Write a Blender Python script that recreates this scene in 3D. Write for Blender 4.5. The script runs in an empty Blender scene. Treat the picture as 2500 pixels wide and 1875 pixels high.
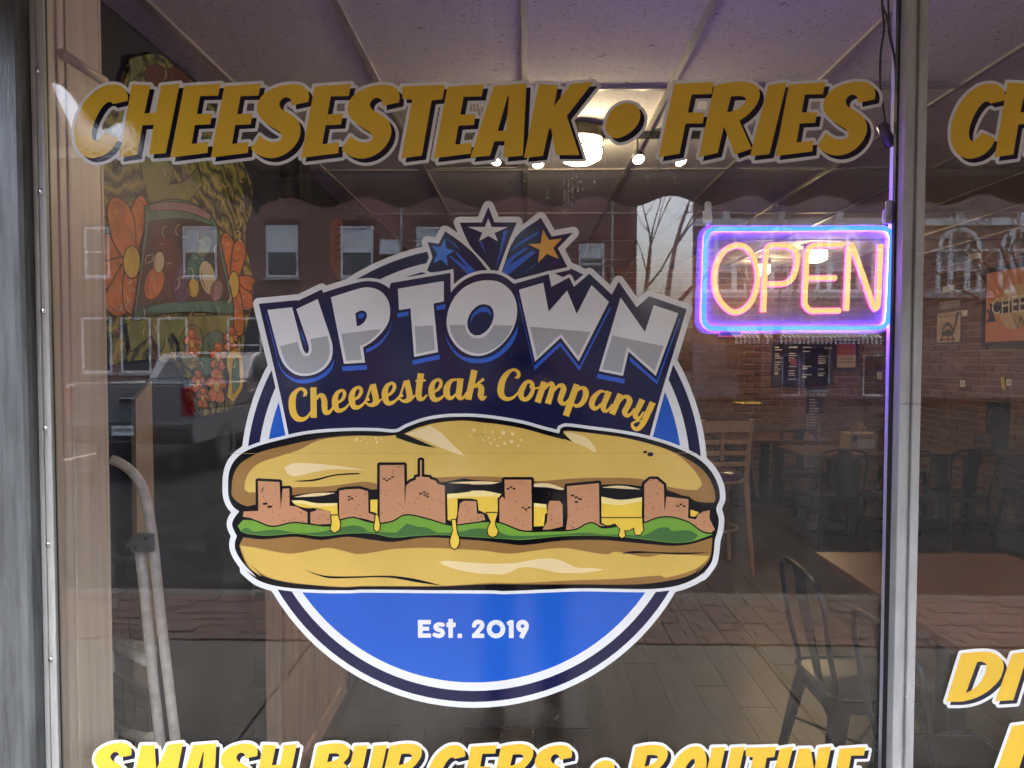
import bpy, bmesh, math, random
import numpy as np
from mathutils import Vector, Matrix, Euler, geometry
R = math.radians
random.seed(7)
scene = bpy.context.scene
COL = scene.collection

# ------------------------------------------------------------------ camera
CAM = Vector((0.0, -1.35, 1.60))
CAM_ROT = Euler((R(90 - 1.92), R(-0.06), R(1.25)))
cam_data = bpy.data.cameras.new('camera')
cam_data.lens = 23.92
cam_data.sensor_width = 36
cam_data.clip_start = 0.01
cam_data.clip_end = 400
cam = bpy.data.objects.new('camera', cam_data)
cam.location = CAM
cam.rotation_euler = CAM_ROT
COL.objects.link(cam)
scene.camera = cam

# ------------------------------------------------------------------ sky, sun, exposure
EXPOSURE = 3.65
SUN_EL, SUN_AZ = R(73), R(164)         # veiled sun high over the buildings opposite
world = bpy.data.worlds.new('World')
scene.world = world
world.use_nodes = True
wn = world.node_tree.nodes
wn.clear()
w_out = wn.new('ShaderNodeOutputWorld')
w_bg = wn.new('ShaderNodeBackground')
w_sky = wn.new('ShaderNodeTexSky')
w_sky.sky_type = 'NISHITA'
w_sky.sun_disc = False
w_sky.sun_elevation = SUN_EL
w_sky.sun_rotation = SUN_AZ
w_sky.air_density = 1.0
w_sky.dust_density = 10.0
w_sky.ozone_density = 1.0
w_bg.inputs['Strength'].default_value = 0.15
world.node_tree.links.new(w_sky.outputs[0], w_bg.inputs[0])
world.node_tree.links.new(w_bg.outputs[0], w_out.inputs[0])
sun_data = bpy.data.lights.new('sun', 'SUN')
sun_data.energy = 0.5
sun_data.angle = R(10)
sun_data.color = (1.0, 0.95, 0.88)
sun = bpy.data.objects.new('sun', sun_data)
sun_dir = Vector((math.sin(SUN_AZ) * math.cos(SUN_EL), math.cos(SUN_AZ) * math.cos(SUN_EL), math.sin(SUN_EL)))
sun.rotation_euler = sun_dir.to_track_quat('Z', 'Y').to_euler()
sun.location = (0, 0, 20)
COL.objects.link(sun)
vs = scene.view_settings
vs.view_transform = 'Standard'
vs.look = 'None'
vs.exposure = EXPOSURE
vs.gamma = 1.0
LAMP = 1.0 / (2 ** EXPOSURE)            # lamps are set in picture units
cy = scene.cycles
cy.use_denoising = True
cy.max_bounces = 6
cy.diffuse_bounces = 3
cy.glossy_bounces = 3
cy.transmission_bounces = 6
cy.transparent_max_bounces = 14
cy.use_adaptive_sampling = True
cy.adaptive_threshold = 0.03
cy.sample_clamp_indirect = 6
cy.caustics_reflective = False
cy.caustics_refractive = False

# ------------------------------------------------------------------ measuring: photograph point -> place
CAM_M = CAM_ROT.to_matrix()
FPX = 2500 * 23.92 / 36
def ray(u, v):
    return CAM_M @ Vector(((u - 1250) / FPX, (937.5 - v) / FPX, -1.0))
def on_y(u, v, Y):
    d = ray(u, v); return CAM + d * ((Y - CAM.y) / d.y)
def on_x(u, v, X):
    d = ray(u, v); return CAM + d * ((X - CAM.x) / d.x)
def on_z(u, v, Z):
    d = ray(u, v); return CAM + d * ((Z - CAM.z) / d.z)
def refl(u, v, Y):                      # a thing seen mirrored in the glass, Y metres out in the street
    p = on_y(u, v, Y); return Vector((p.x, -p.y, p.z))
def Zc(ox, oy, s):
    return lambda pts: [(ox + p[0] / s, oy + p[1] / s) for p in pts]

# ------------------------------------------------------------------ materials
MATS = {}
def mat(name, col, rough=0.6, metal=0.0, var=0.0, vscale=8.0, bump=0.0, bscale=60.0, stretch=None, spec=0.5,
        emit=None, estr=0.0, coat=0.0, col2=None, detail=4.0, rvar=0.0):
    if name in MATS: return MATS[name]
    m = bpy.data.materials.new(name); m.use_nodes = True
    nt = m.node_tree; b = nt.nodes['Principled BSDF']
    b.inputs['Base Color'].default_value = (*col, 1)
    b.inputs['Roughness'].default_value = rough
    b.inputs['Metallic'].default_value = metal
    b.inputs['Specular IOR Level'].default_value = spec
    if coat: b.inputs['Coat Weight'].default_value = coat; b.inputs['Coat Roughness'].default_value = 0.05
    if emit:
        b.inputs['Emission Color'].default_value = (*emit, 1)
        b.inputs['Emission Strength'].default_value = estr
    if var or bump or col2 or rvar:
        tc = nt.nodes.new('ShaderNodeTexCoord')
        mp = nt.nodes.new('ShaderNodeMapping')
        nt.links.new(tc.outputs['Object'], mp.inputs[0])
        if stretch: mp.inputs['Scale'].default_value = stretch
        if var or col2:
            n = nt.nodes.new('ShaderNodeTexNoise'); n.inputs['Scale'].default_value = vscale
            n.inputs['Detail'].default_value = detail; n.inputs['Roughness'].default_value = 0.6
            nt.links.new(mp.outputs[0], n.inputs['Vector'])
            rp = nt.nodes.new('ShaderNodeValToRGB')
            c2 = col2 if col2 else tuple(max(0, c * (1 - var)) for c in col)
            c1 = col if col2 else tuple(min(1, c * (1 + var)) for c in col)
            rp.color_ramp.elements[0].position = 0.32; rp.color_ramp.elements[1].position = 0.68
            rp.color_ramp.elements[0].color = (*c2, 1); rp.color_ramp.elements[1].color = (*c1, 1)
            nt.links.new(n.outputs['Fac'], rp.inputs[0]); nt.links.new(rp.outputs[0], b.inputs['Base Color'])
        if rvar:
            n3 = nt.nodes.new('ShaderNodeTexNoise'); n3.inputs['Scale'].default_value = vscale * 0.7
            n3.inputs['Detail'].default_value = 5
            nt.links.new(mp.outputs[0], n3.inputs['Vector'])
            mr = nt.nodes.new('ShaderNodeMapRange')
            mr.inputs['To Min'].default_value = max(0, rough - rvar); mr.inputs['To Max'].default_value = min(1, rough + rvar)
            nt.links.new(n3.outputs['Fac'], mr.inputs[0]); nt.links.new(mr.outputs[0], b.inputs['Roughness'])
        if bump:
            n2 = nt.nodes.new('ShaderNodeTexNoise'); n2.inputs['Scale'].default_value = bscale; n2.inputs['Detail'].default_value = 4
            nt.links.new(mp.outputs[0], n2.inputs['Vector'])
            bp = nt.nodes.new('ShaderNodeBump'); bp.inputs['Strength'].default_value = bump; bp.inputs['Distance'].default_value = 0.01
            nt.links.new(n2.outputs['Fac'], bp.inputs['Height']); nt.links.new(bp.outputs[0], b.inputs['Normal'])
    MATS[name] = m; return m

def vinyl(name, col):
    return mat(name, col, rough=0.06, bump=0.014, bscale=150, spec=0.5, var=0.045, vscale=7, detail=9, rvar=0.045)
def emit_mat(name, col, strength):
    if name in MATS: return MATS[name]
    m = bpy.data.materials.new(name); m.use_nodes = True
    nt = m.node_tree; nt.nodes.clear()
    o = nt.nodes.new('ShaderNodeOutputMaterial'); e = nt.nodes.new('ShaderNodeEmission')
    e.inputs[0].default_value = (*col, 1); e.inputs[1].default_value = strength
    nt.links.new(e.outputs[0], o.inputs[0]); MATS[name] = m; return m

def glass_mat(name='window_glass', ior=1.5, dirt=0.03, tint=(0.97, 0.985, 0.98), haze=None, rough=0.0, smear=True):
    # a pane: what is not mirrored at each face goes straight through; a thin film of dust scatters a little
    if name in MATS: return MATS[name]
    m = bpy.data.materials.new(name); m.use_nodes = True
    nt = m.node_tree; nt.nodes.clear(); L = nt.links
    o = nt.nodes.new('ShaderNodeOutputMaterial')
    tr = nt.nodes.new('ShaderNodeBsdfTransparent'); tr.inputs[0].default_value = (*tint, 1)
    gl = nt.nodes.new('ShaderNodeBsdfGlossy'); gl.inputs['Roughness'].default_value = rough
    gl.inputs['Color'].default_value = (1, 1, 1, 1)
    geo = nt.nodes.new('ShaderNodeNewGeometry')
    mi = nt.nodes.new('ShaderNodeMapRange')            # same mirror strength from either side of a face
    mi.inputs['To Min'].default_value = ior; mi.inputs['To Max'].default_value = 1 / ior
    L.new(geo.outputs['Backfacing'], mi.inputs[0])
    fr = nt.nodes.new('ShaderNodeFresnel'); L.new(mi.outputs[0], fr.inputs['IOR'])
    mx = nt.nodes.new('ShaderNodeMixShader'); L.new(fr.outputs[0], mx.inputs[0]); L.new(tr.outputs[0], mx.inputs[1]); L.new(gl.outputs[0], mx.inputs[2])
    df = nt.nodes.new('ShaderNodeBsdfDiffuse'); df.inputs[0].default_value = (0.8, 0.8, 0.8, 1)
    mx2 = nt.nodes.new('ShaderNodeMixShader')
    tc = nt.nodes.new('ShaderNodeTexCoord'); mp = nt.nodes.new('ShaderNodeMapping')
    mp.inputs['Scale'].default_value = (1.6, 1, 0.9); L.new(tc.outputs['Object'], mp.inputs[0])
    no = nt.nodes.new('ShaderNodeTexNoise'); no.inputs['Scale'].default_value = 2.2; no.inputs['Detail'].default_value = 7
    no.inputs['Roughness'].default_value = 0.68; no.inputs['Distortion'].default_value = 0.8
    L.new(mp.outputs[0], no.inputs['Vector'])
    mr = nt.nodes.new('ShaderNodeMapRange'); mr.inputs['From Min'].default_value = 0.50; mr.inputs['From Max'].default_value = 0.78
    mr.inputs['To Min'].default_value = dirt * 0.12; mr.inputs['To Max'].default_value = dirt
    L.new(no.outputs['Fac'], mr.inputs[0])
    mp2 = nt.nodes.new('ShaderNodeMapping'); mp2.inputs['Scale'].default_value = (16, 1, 1.1); mp2.inputs['Rotation'].default_value = (0, R(12), 0); L.new(tc.outputs['Object'], mp2.inputs[0])
    no2 = nt.nodes.new('ShaderNodeTexNoise'); no2.inputs['Scale'].default_value = 1.6; no2.inputs['Detail'].default_value = 6; L.new(mp2.outputs[0], no2.inputs['Vector'])
    mr2 = nt.nodes.new('ShaderNodeMapRange'); mr2.inputs['From Min'].default_value = 0.4; mr2.inputs['From Max'].default_value = 0.7; mr2.inputs['To Min'].default_value = 0.25; mr2.inputs['To Max'].default_value = 1.5
    L.new(no2.outputs['Fac'], mr2.inputs[0]); mu = nt.nodes.new('ShaderNodeMath'); mu.operation = 'MULTIPLY'
    L.new(mr.outputs[0], mu.inputs[0]); L.new(mr2.outputs[0], mu.inputs[1]); L.new(mu.outputs[0], mx2.inputs[0])
    tl0 = nt.nodes.new('ShaderNodeBsdfTranslucent'); tl0.inputs[0].default_value = (0.85, 0.85, 0.85, 1)
    du = nt.nodes.new('ShaderNodeMixShader'); du.inputs[0].default_value = 0.5; L.new(df.outputs[0], du.inputs[1]); L.new(tl0.outputs[0], du.inputs[2])
    L.new(mx.outputs[0], mx2.inputs[1]); L.new(du.outputs[0], mx2.inputs[2])
    if haze:
        tl = nt.nodes.new('ShaderNodeBsdfTranslucent'); tl.inputs[0].default_value = (0.9, 0.9, 0.9, 1)
        ad = nt.nodes.new('ShaderNodeMixShader'); ad.inputs[0].default_value = 0.5
        L.new(df.outputs[0], ad.inputs[1]); L.new(tl.outputs[0], ad.inputs[2])
        mx3 = nt.nodes.new('ShaderNodeMixShader'); mx3.inputs[0].default_value = haze
        L.new(mx2.outputs[0], mx3.inputs[1]); L.new(ad.outputs[0], mx3.inputs[2]); L.new(mx3.outputs[0], o.inputs[0])
    else:
        L.new(mx2.outputs[0], o.inputs[0])
    MATS[name] = m; return m

def wood(name, c1, c2, axis='X', scale=3.0, rough=0.45, coat=0.0, rand=False, bump=0.15):
    if name in MATS: return MATS[name]
    m = bpy.data.materials.new(name); m.use_nodes = True
    nt = m.node_tree; b = nt.nodes['Principled BSDF']; L = nt.links
    tc = nt.nodes.new('ShaderNodeTexCoord'); mp = nt.nodes.new('ShaderNodeMapping')
    L.new(tc.outputs['Object'], mp.inputs[0])
    st = {'X': (1, 14, 14), 'Y': (14, 1, 14), 'Z': (14, 14, 1)}[axis]
    mp.inputs['Scale'].default_value = st
    if rand:
        oi = nt.nodes.new('ShaderNodeObjectInfo'); vm = nt.nodes.new('ShaderNodeVectorMath'); vm.operation = 'SCALE'
        L.new(oi.outputs['Random'], vm.inputs['Scale']); vm.inputs[0].default_value = (37, 19, 23)
        L.new(vm.outputs[0], mp.inputs['Location'])
    n = nt.nodes.new('ShaderNodeTexNoise'); n.inputs['Scale'].default_value = scale; n.inputs['Detail'].default_value = 8
    n.inputs['Roughness'].default_value = 0.65; n.inputs['Distortion'].default_value = 0.7
    L.new(mp.outputs[0], n.inputs['Vector'])
    rp = nt.nodes.new('ShaderNodeValToRGB'); rp.color_ramp.elements[0].position = 0.3; rp.color_ramp.elements[1].position = 0.7
    rp.color_ramp.elements[0].color = (*c1, 1); rp.color_ramp.elements[1].color = (*c2, 1)
    L.new(n.outputs['Fac'], rp.inputs[0])
    if rand:
        hv = nt.nodes.new('ShaderNodeHueSaturation'); mr = nt.nodes.new('ShaderNodeMapRange')
        mr.inputs['To Min'].default_value = 0.8; mr.inputs['To Max'].default_value = 1.2
        L.new(oi.outputs['Random'], mr.inputs[0]); L.new(mr.outputs[0], hv.inputs['Value'])
        L.new(rp.outputs[0], hv.inputs['Color']); L.new(hv.outputs[0], b.inputs['Base Color'])
    else: L.new(rp.outputs[0], b.inputs['Base Color'])
    b.inputs['Roughness'].default_value = rough
    if coat: b.inputs['Coat Weight'].default_value = coat; b.inputs['Coat Roughness'].default_value = 0.2
    bp = nt.nodes.new('ShaderNodeBump'); bp.inputs['Strength'].default_value = bump; bp.inputs['Distance'].default_value = 0.004
    L.new(n.outputs['Fac'], bp.inputs['Height']); L.new(bp.outputs[0], b.inputs['Normal'])
    MATS[name] = m; return m

def rand_mat(name, cols, rough=0.85, nscale=25, bump=0.5, dark=0.35):
    # pieces of one material whose tone differs from piece to piece
    if name in MATS: return MATS[name]
    m = bpy.data.materials.new(name); m.use_nodes = True
    nt = m.node_tree; b = nt.nodes['Principled BSDF']; L = nt.links
    oi = nt.nodes.new('ShaderNodeObjectInfo'); at = nt.nodes.new('ShaderNodeAttribute'); at.attribute_name = 'tone'
    ad = nt.nodes.new('ShaderNodeMath'); ad.operation = 'ADD'; L.new(oi.outputs['Random'], ad.inputs[0]); L.new(at.outputs['Fac'], ad.inputs[1])
    fr = nt.nodes.new('ShaderNodeMath'); fr.operation = 'FRACT'; L.new(ad.outputs[0], fr.inputs[0])
    rp = nt.nodes.new('ShaderNodeValToRGB')
    for i, c in enumerate(cols):
        p = i / (len(cols) - 1)
        e = rp.color_ramp.elements[0] if i == 0 else (rp.color_ramp.elements[1] if i == len(cols) - 1 else rp.color_ramp.elements.new(p))
        e.position = p; e.color = (*c, 1)
    L.new(fr.outputs[0], rp.inputs[0])
    geo = nt.nodes.new('ShaderNodeNewGeometry')
    n = nt.nodes.new('ShaderNodeTexNoise'); n.inputs['Scale'].default_value = nscale; n.inputs['Detail'].default_value = 6
    L.new(geo.outputs['Position'], n.inputs['Vector'])
    mr = nt.nodes.new('ShaderNodeMapRange'); mr.inputs['From Min'].default_value = 0.3; mr.inputs['From Max'].default_value = 0.7
    mr.inputs['To Min'].default_value = 1 - dark; mr.inputs['To Max'].default_value = 1.15; L.new(n.outputs['Fac'], mr.inputs[0])
    mm = nt.nodes.new('ShaderNodeVectorMath'); mm.operation = 'SCALE'; L.new(rp.outputs[0], mm.inputs[0]); L.new(mr.outputs[0], mm.inputs['Scale'])
    L.new(mm.outputs[0], b.inputs['Base Color']); b.inputs['Roughness'].default_value = rough
    bp = nt.nodes.new('ShaderNodeBump'); bp.inputs['Strength'].default_value = bump; bp.inputs['Distance'].default_value = 0.006
    L.new(n.outputs['Fac'], bp.inputs['Height']); L.new(bp.outputs[0], b.inputs['Normal'])
    MATS[name] = m; return m

# ------------------------------------------------------------------ building blocks
def link_mesh(name, me, m, parent=None):
    o = bpy.data.objects.new(name, me); COL.objects.link(o)
    if m is not None and not me.materials: me.materials.append(m)
    if parent is not None: o.parent = parent
    return o
def obj(name, bm, m, parent=None, smooth=False, bevel=0.0, loc=None, rot=None):
    me = bpy.data.meshes.new(name)
    bmesh.ops.recalc_face_normals(bm, faces=bm.faces)
    if smooth:
        for f in bm.faces: f.smooth = True
    bm.to_mesh(me); bm.free()
    o = link_mesh(name, me, m, parent)
    if bevel:
        md = o.modifiers.new('bevel', 'BEVEL'); md.width = bevel; md.segments = 2; md.limit_method = 'ANGLE'
        md.angle_limit = R(40)
    if loc is not None: o.location = loc
    if rot is not None: o.rotation_euler = rot
    return o
def tag(o, label=None, cat=None, group=None, kind=None):
    if label: o['label'] = label
    if cat: o['category'] = cat
    if group: o['group'] = group
    if kind: o['kind'] = kind
    return o
def thing(name, label, cat, loc=(0, 0, 0), rz=0.0, group=None):
    o = bpy.data.objects.new(name, None); COL.objects.link(o); o.location = loc; o.rotation_euler = (0, 0, rz)
    o.empty_display_size = 0.05
    return tag(o, label, cat, group)
def copy_tree(o, parent=None):
    c = o.copy(); COL.objects.link(c); c.parent = parent
    for ch in list(o.children): copy_tree(ch, c)
    return c
def box(bm, x0, x1, y0, y1, z0, z1, M=None):
    vs_ = [bm.verts.new(Vector(p) if M is None else M @ Vector(p)) for p in
           [(x0, y0, z0), (x1, y0, z0), (x1, y1, z0), (x0, y1, z0), (x0, y0, z1), (x1, y0, z1), (x1, y1, z1), (x0, y1, z1)]]
    for f in ((0, 3, 2, 1), (4, 5, 6, 7), (0, 1, 5, 4), (1, 2, 6, 5), (2, 3, 7, 6), (3, 0, 4, 7)):
        bm.faces.new([vs_[i] for i in f])
def bx(x0, x1, y0, y1, z0, z1):
    bm = bmesh.new(); box(bm, x0, x1, y0, y1, z0, z1); return bm
def tube(bm, pts, r, sides=8, cap=True, closed=False):
    pts = [Vector(p) for p in pts]; n = len(pts)
    rs = r if isinstance(r, (list, tuple)) else [r] * n
    up = None; rings = []
    for i, p in enumerate(pts):
        if closed: t = pts[(i + 1) % n] - pts[i - 1]
        else: t = pts[min(i + 1, n - 1)] - pts[max(i - 1, 0)]
        if t.length < 1e-9: t = Vector((0, 0, 1))
        t.normalize()
        if up is None: up = t.orthogonal().normalized()
        up = (up - t * up.dot(t))
        if up.length < 1e-6: up = t.orthogonal()
        up.normalize(); sd = t.cross(up)
        rings.append([bm.verts.new(p + (up * math.cos(a) + sd * math.sin(a)) * rs[i]) for a in [2 * math.pi * k / sides for k in range(sides)]])
    m = n if closed else n - 1
    for i in range(m):
        a, b = rings[i], rings[(i + 1) % n]
        for k in range(sides):
            bm.faces.new((a[k], a[(k + 1) % sides], b[(k + 1) % sides], b[k]))
    if cap and not closed:
        bm.faces.new(rings[0][::-1]); bm.faces.new(rings[-1])
def lathe(bm, prof, c=(0, 0, 0), seg=20, M=None):
    rings = []
    for (r_, z_) in prof:
        if r_ < 1e-6: 
            p = Vector((c[0], c[1], c[2] + z_)); rings.append([bm.verts.new(p if M is None else M @ p)])
        else:
            rg = []
            for k in range(seg):
                a = 2 * math.pi * k / seg
                p = Vector((c[0] + r_ * math.cos(a), c[1] + r_ * math.sin(a), c[2] + z_))
                rg.append(bm.verts.new(p if M is None else M @ p))
            rings.append(rg)
    for a, b in zip(rings, rings[1:]):
        for k in range(seg):
            k2 = (k + 1) % seg
            if len(a) == 1 and len(b) == 1: continue
            if len(a) == 1: bm.faces.new((a[0], b[k], b[k2]))
            elif len(b) == 1: bm.faces.new((a[k], a[k2], b[0]))
            else: bm.faces.new((a[k], a[k2], b[k2], b[k]))
def prism(bm, poly, fn, d0, d1):
    # poly in 2-D; fn(p, d) -> 3-D; extruded from d0 to d1
    a = [bm.verts.new(fn(p, d0)) for p in poly]; b = [bm.verts.new(fn(p, d1)) for p in poly]
    n = len(poly)
    tri = geometry.tessellate_polygon([[Vector((p[0], p[1], 0)) for p in poly]])
    for t in tri:
        bm.faces.new([a[i] for i in t]); bm.faces.new([b[i] for i in reversed(t)])
    for i in range(n):
        j = (i + 1) % n; bm.faces.new((a[i], a[j], b[j], b[i]))

# ------------------------------------------------------------------ flat shapes (vinyl, print)
def smooth(pts, closed=True, lim=38, sub=4):
    n = len(pts); P = [Vector((p[0], p[1])) for p in pts]; out = []
    def corner(i):
        if not closed and (i == 0 or i == n - 1): return True
        a = P[i] - P[i - 1]; b = P[(i + 1) % n] - P[i]
        if a.length < 1e-6 or b.length < 1e-6: return True
        return abs(a.angle(b)) > R(lim)
    C = [corner(i) for i in range(n)]
    for i in range(n if closed else n - 1):
        j = (i + 1) % n
        out.append((P[i].x, P[i].y))
        if C[i] and C[j]: continue
        p0 = P[i] if C[i] else P[i - 1]; p3 = P[j] if C[j] else P[(j + 1) % n]
        L_ = (P[j] - P[i]).length
        m1 = (P[j] - p0); m2 = (p3 - P[i])
        if m1.length > 1e-6: m1 = m1.normalized() * L_
        if m2.length > 1e-6: m2 = m2.normalized() * L_
        for k in range(1, sub):
            t = k / sub; h = (2*t**3 - 3*t*t + 1, t**3 - 2*t*t + t, -2*t**3 + 3*t*t, t**3 - t*t)
            q = P[i] * h[0] + m1 * h[1] + P[j] * h[2] + m2 * h[3]; out.append((q.x, q.y))
    if not closed: out.append((P[-1].x, P[-1].y))
    return out
def tess(loops):
    vs_ = []; ls = []
    for l in loops: ls.append([Vector((p[0], p[1], 0)) for p in l]); vs_ += [(p[0], p[1]) for p in l]
    return vs_, [tuple(t) for t in geometry.tessellate_polygon(ls)]
def capsule(a, b, ra, rb, seg=6, flat=False):
    a = Vector(a); b = Vector(b); d = b - a
    if d.length < 1e-6: d = Vector((1, 0))
    d.normalize(); n = Vector((-d.y, d.x))
    if flat: return [tuple(a + n * ra), tuple(a - n * ra), tuple(b - n * rb), tuple(b + n * rb)]
    out = []
    ang = math.atan2(n.y, n.x)
    for k in range(seg + 1):
        t = ang + math.pi * k / seg; out.append((a.x + ra * math.cos(t), a.y + ra * math.sin(t)))
    for k in range(seg + 1):
        t = ang + math.pi + math.pi * k / seg; out.append((b.x + rb * math.cos(t), b.y + rb * math.sin(t)))
    return out
def field_sheet(solids, caps, r, cell):
    """outline of a union of shapes, traced on a distance field: solids are loop sets grown by r, caps are (a, b, ra, rb) or convex quads"""
    pts = [p for ls in solids for l in ls for p in l] + [p for c in caps for p in (c if c[0] == 'q' else c[:2]) if p != 'q']
    mxr = max([r] + [max(c[2], c[3]) for c in caps if c[0] != 'q'])
    x0 = min(p[0] for p in pts) - mxr - 3 * cell; y0 = min(p[1] for p in pts) - mxr - 3 * cell
    nx = int((max(p[0] for p in pts) + mxr + 3 * cell - x0) / cell) + 2; ny = int((max(p[1] for p in pts) + mxr + 3 * cell - y0) / cell) + 2
    F = np.full((ny, nx), 1e3)
    gx = x0 + np.arange(nx) * cell; gy = y0 + np.arange(ny) * cell
    def win(xa, xb, ya, yb, m):
        i0 = max(0, int((min(xa, xb) - m - x0) / cell)); i1 = min(nx, int((max(xa, xb) + m - x0) / cell) + 2)
        j0 = max(0, int((min(ya, yb) - m - y0) / cell)); j1 = min(ny, int((max(ya, yb) + m - y0) / cell) + 2)
        return i0, i1, j0, j1
    def cap(ax, ay, bx_, by_, ra, rb):
        i0, i1, j0, j1 = win(ax, bx_, ay, by_, max(ra, rb) + 2 * cell)
        X = gx[None, i0:i1]; Y = gy[j0:j1, None]; dx, dy = bx_ - ax, by_ - ay; L2 = dx * dx + dy * dy
        t = np.clip(((X - ax) * dx + (Y - ay) * dy) / L2, 0, 1) if L2 > 1e-12 else 0.0 * (X + Y)
        d = np.sqrt((X - ax - t * dx) ** 2 + (Y - ay - t * dy) ** 2) - (ra + t * (rb - ra))
        F[j0:j1, i0:i1] = np.minimum(F[j0:j1, i0:i1], d)
    for ls in solids:
        qx = [p[0] for l in ls for p in l]; qy = [p[1] for l in ls for p in l]
        i0, i1, j0, j1 = win(min(qx), max(qx), min(qy), max(qy), 0)
        ins = np.zeros((j1 - j0, i1 - i0), bool); X = gx[i0:i1]
        for l in ls:
            for k in range(len(l)):
                (xa, ya), (xb, yb_) = l[k - 1], l[k]
                if ya == yb_: continue
                ja = int(math.ceil((min(ya, yb_) - y0) / cell)); jb = int(math.ceil((max(ya, yb_) - y0) / cell))
                for j in range(max(ja, j0), min(jb, j1)):
                    xc = xa + (gy[j] - ya) * (xb - xa) / (yb_ - ya); ins[j - j0] ^= X < xc
                cap(xa, ya, xb, yb_, r, r)
        for l in ls:
            for k in range(len(l)):
                if l[k - 1][1] == l[k][1]: cap(*l[k - 1], *l[k], r, r)
        sub = F[j0:j1, i0:i1]; sub[ins] = np.minimum(sub[ins], -max(r, cell))
    for c in caps:
        if c[0] == 'q':
            q = c[1:]; i0, i1, j0, j1 = win(min(p[0] for p in q), max(p[0] for p in q), min(p[1] for p in q), max(p[1] for p in q), 2 * cell)
            X = gx[None, i0:i1]; Y = gy[j0:j1, None]; ar = sum(q[k - 1][0] * q[k][1] - q[k][0] * q[k - 1][1] for k in range(4)); d = None
            for k in range(4):
                (xa, ya), (xb, yb_) = q[k - 1], q[k]; ln = math.hypot(xb - xa, yb_ - ya)
                if ln < 1e-9: continue
                e = ((X - xa) * (yb_ - ya) - (Y - ya) * (xb - xa)) / ln * (1 if ar > 0 else -1); d = e if d is None else np.maximum(d, e)
            F[j0:j1, i0:i1] = np.minimum(F[j0:j1, i0:i1], d)
        else: cap(c[0][0], c[0][1], c[1][0], c[1][1], c[2], c[3])
    F[F == 0] = 1e-7
    S = F < 0
    code = S[:-1, :-1] * 1 + S[:-1, 1:] * 2 + S[1:, 1:] * 4 + S[1:, :-1] * 8
    nxt = {}
    # cell edges: 0 top, 1 right, 2 bottom, 3 left; segments keep the inside on one side
    T = {1: [(3, 0)], 2: [(0, 1)], 3: [(3, 1)], 4: [(1, 2)], 5: [(3, 0), (1, 2)], 6: [(0, 2)], 7: [(3, 2)], 8: [(2, 3)], 9: [(2, 0)], 10: [(0, 1), (2, 3)], 11: [(2, 1)], 12: [(1, 3)], 13: [(1, 0)], 14: [(0, 3)]}
    def key(j, i, e): return (j, i, 0) if e == 0 else (j, i + 1, 1) if e == 1 else (j + 1, i, 0) if e == 2 else (j, i, 1)
    J, I = np.nonzero((code > 0) & (code < 15))
    for j, i in zip(J.tolist(), I.tolist()):
        for a, b in T[int(code[j, i])]: nxt[key(j, i, a)] = key(j, i, b)
    def pos(k):
        j, i, v = k
        if v == 0: a, b = F[j, i], F[j, i + 1]; return (x0 + (i + a / (a - b)) * cell, y0 + j * cell)
        a, b = F[j, i], F[j + 1, i]; return (x0 + i * cell, y0 + (j + a / (a - b)) * cell)
    loops = []
    while nxt:
        s0, k = nxt.popitem(); l = [pos(s0)]
        while k != s0 and k in nxt: l.append(pos(k)); k = nxt.pop(k)
        if len(l) > 3: loops.append(thin_out(l, cell * 0.12))
    def area(l): return 0.5 * sum(l[i - 1][0] * l[i][1] - l[i][0] * l[i - 1][1] for i in range(len(l)))
    big = max(loops, key=lambda l: abs(area(l))); sgn = 1 if area(big) > 0 else -1
    outs = [[l] for l in loops if area(l) * sgn > 0]; holes = [l for l in loops if area(l) * sgn < 0]
    for h in holes:
        best = None
        for o in outs:
            if inside(h[0], o[0]) and (best is None or abs(area(o[0])) < abs(area(best[0]))): best = o
        if best: best.append(h)
    V, T3 = [], []
    for o in outs:
        v, t = tess(o); n = len(V); V += v; T3 += [tuple(i + n for i in f) for f in t]
    return V, T3
def inside(p, l):
    r_ = False; j = len(l) - 1
    for i in range(len(l)):
        if (l[i][1] > p[1]) != (l[j][1] > p[1]) and p[0] < (l[j][0] - l[i][0]) * (p[1] - l[i][1]) / (l[j][1] - l[i][1]) + l[i][0]: r_ = not r_
        j = i
    return r_
def thin_out(l, eps):
    # drop points that lie on a straight run
    n = len(l); far = max(range(n), key=lambda i: (l[i][0] - l[0][0]) ** 2 + (l[i][1] - l[0][1]) ** 2)
    P = np.array(l + [l[0]]); keep = np.zeros(n + 1, bool); keep[0] = keep[far] = keep[n] = True; st = [(0, far), (far, n)]
    while st:
        a, b = st.pop()
        if b - a < 2: continue
        d = P[b] - P[a]; L_ = math.hypot(d[0], d[1]); q = P[a + 1:b] - P[a]
        dist = np.abs(q[:, 0] * d[1] - q[:, 1] * d[0]) / L_ if L_ > 1e-9 else np.hypot(q[:, 0], q[:, 1])
        k = int(dist.argmax())
        if dist[k] > eps: keep[a + 1 + k] = True; st += [(a, a + 1 + k), (a + 1 + k, b)]
    return [tuple(p) for p in P[:n][keep[:n]].tolist()]
def grown(loopsets, r, seg=6):
    # every shape of loopsets (each a list of loops, holes after the first) fattened by r, as one sheet
    return field_sheet(loopsets, [], r, min(1.0, max(0.25, r / 4)))
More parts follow.
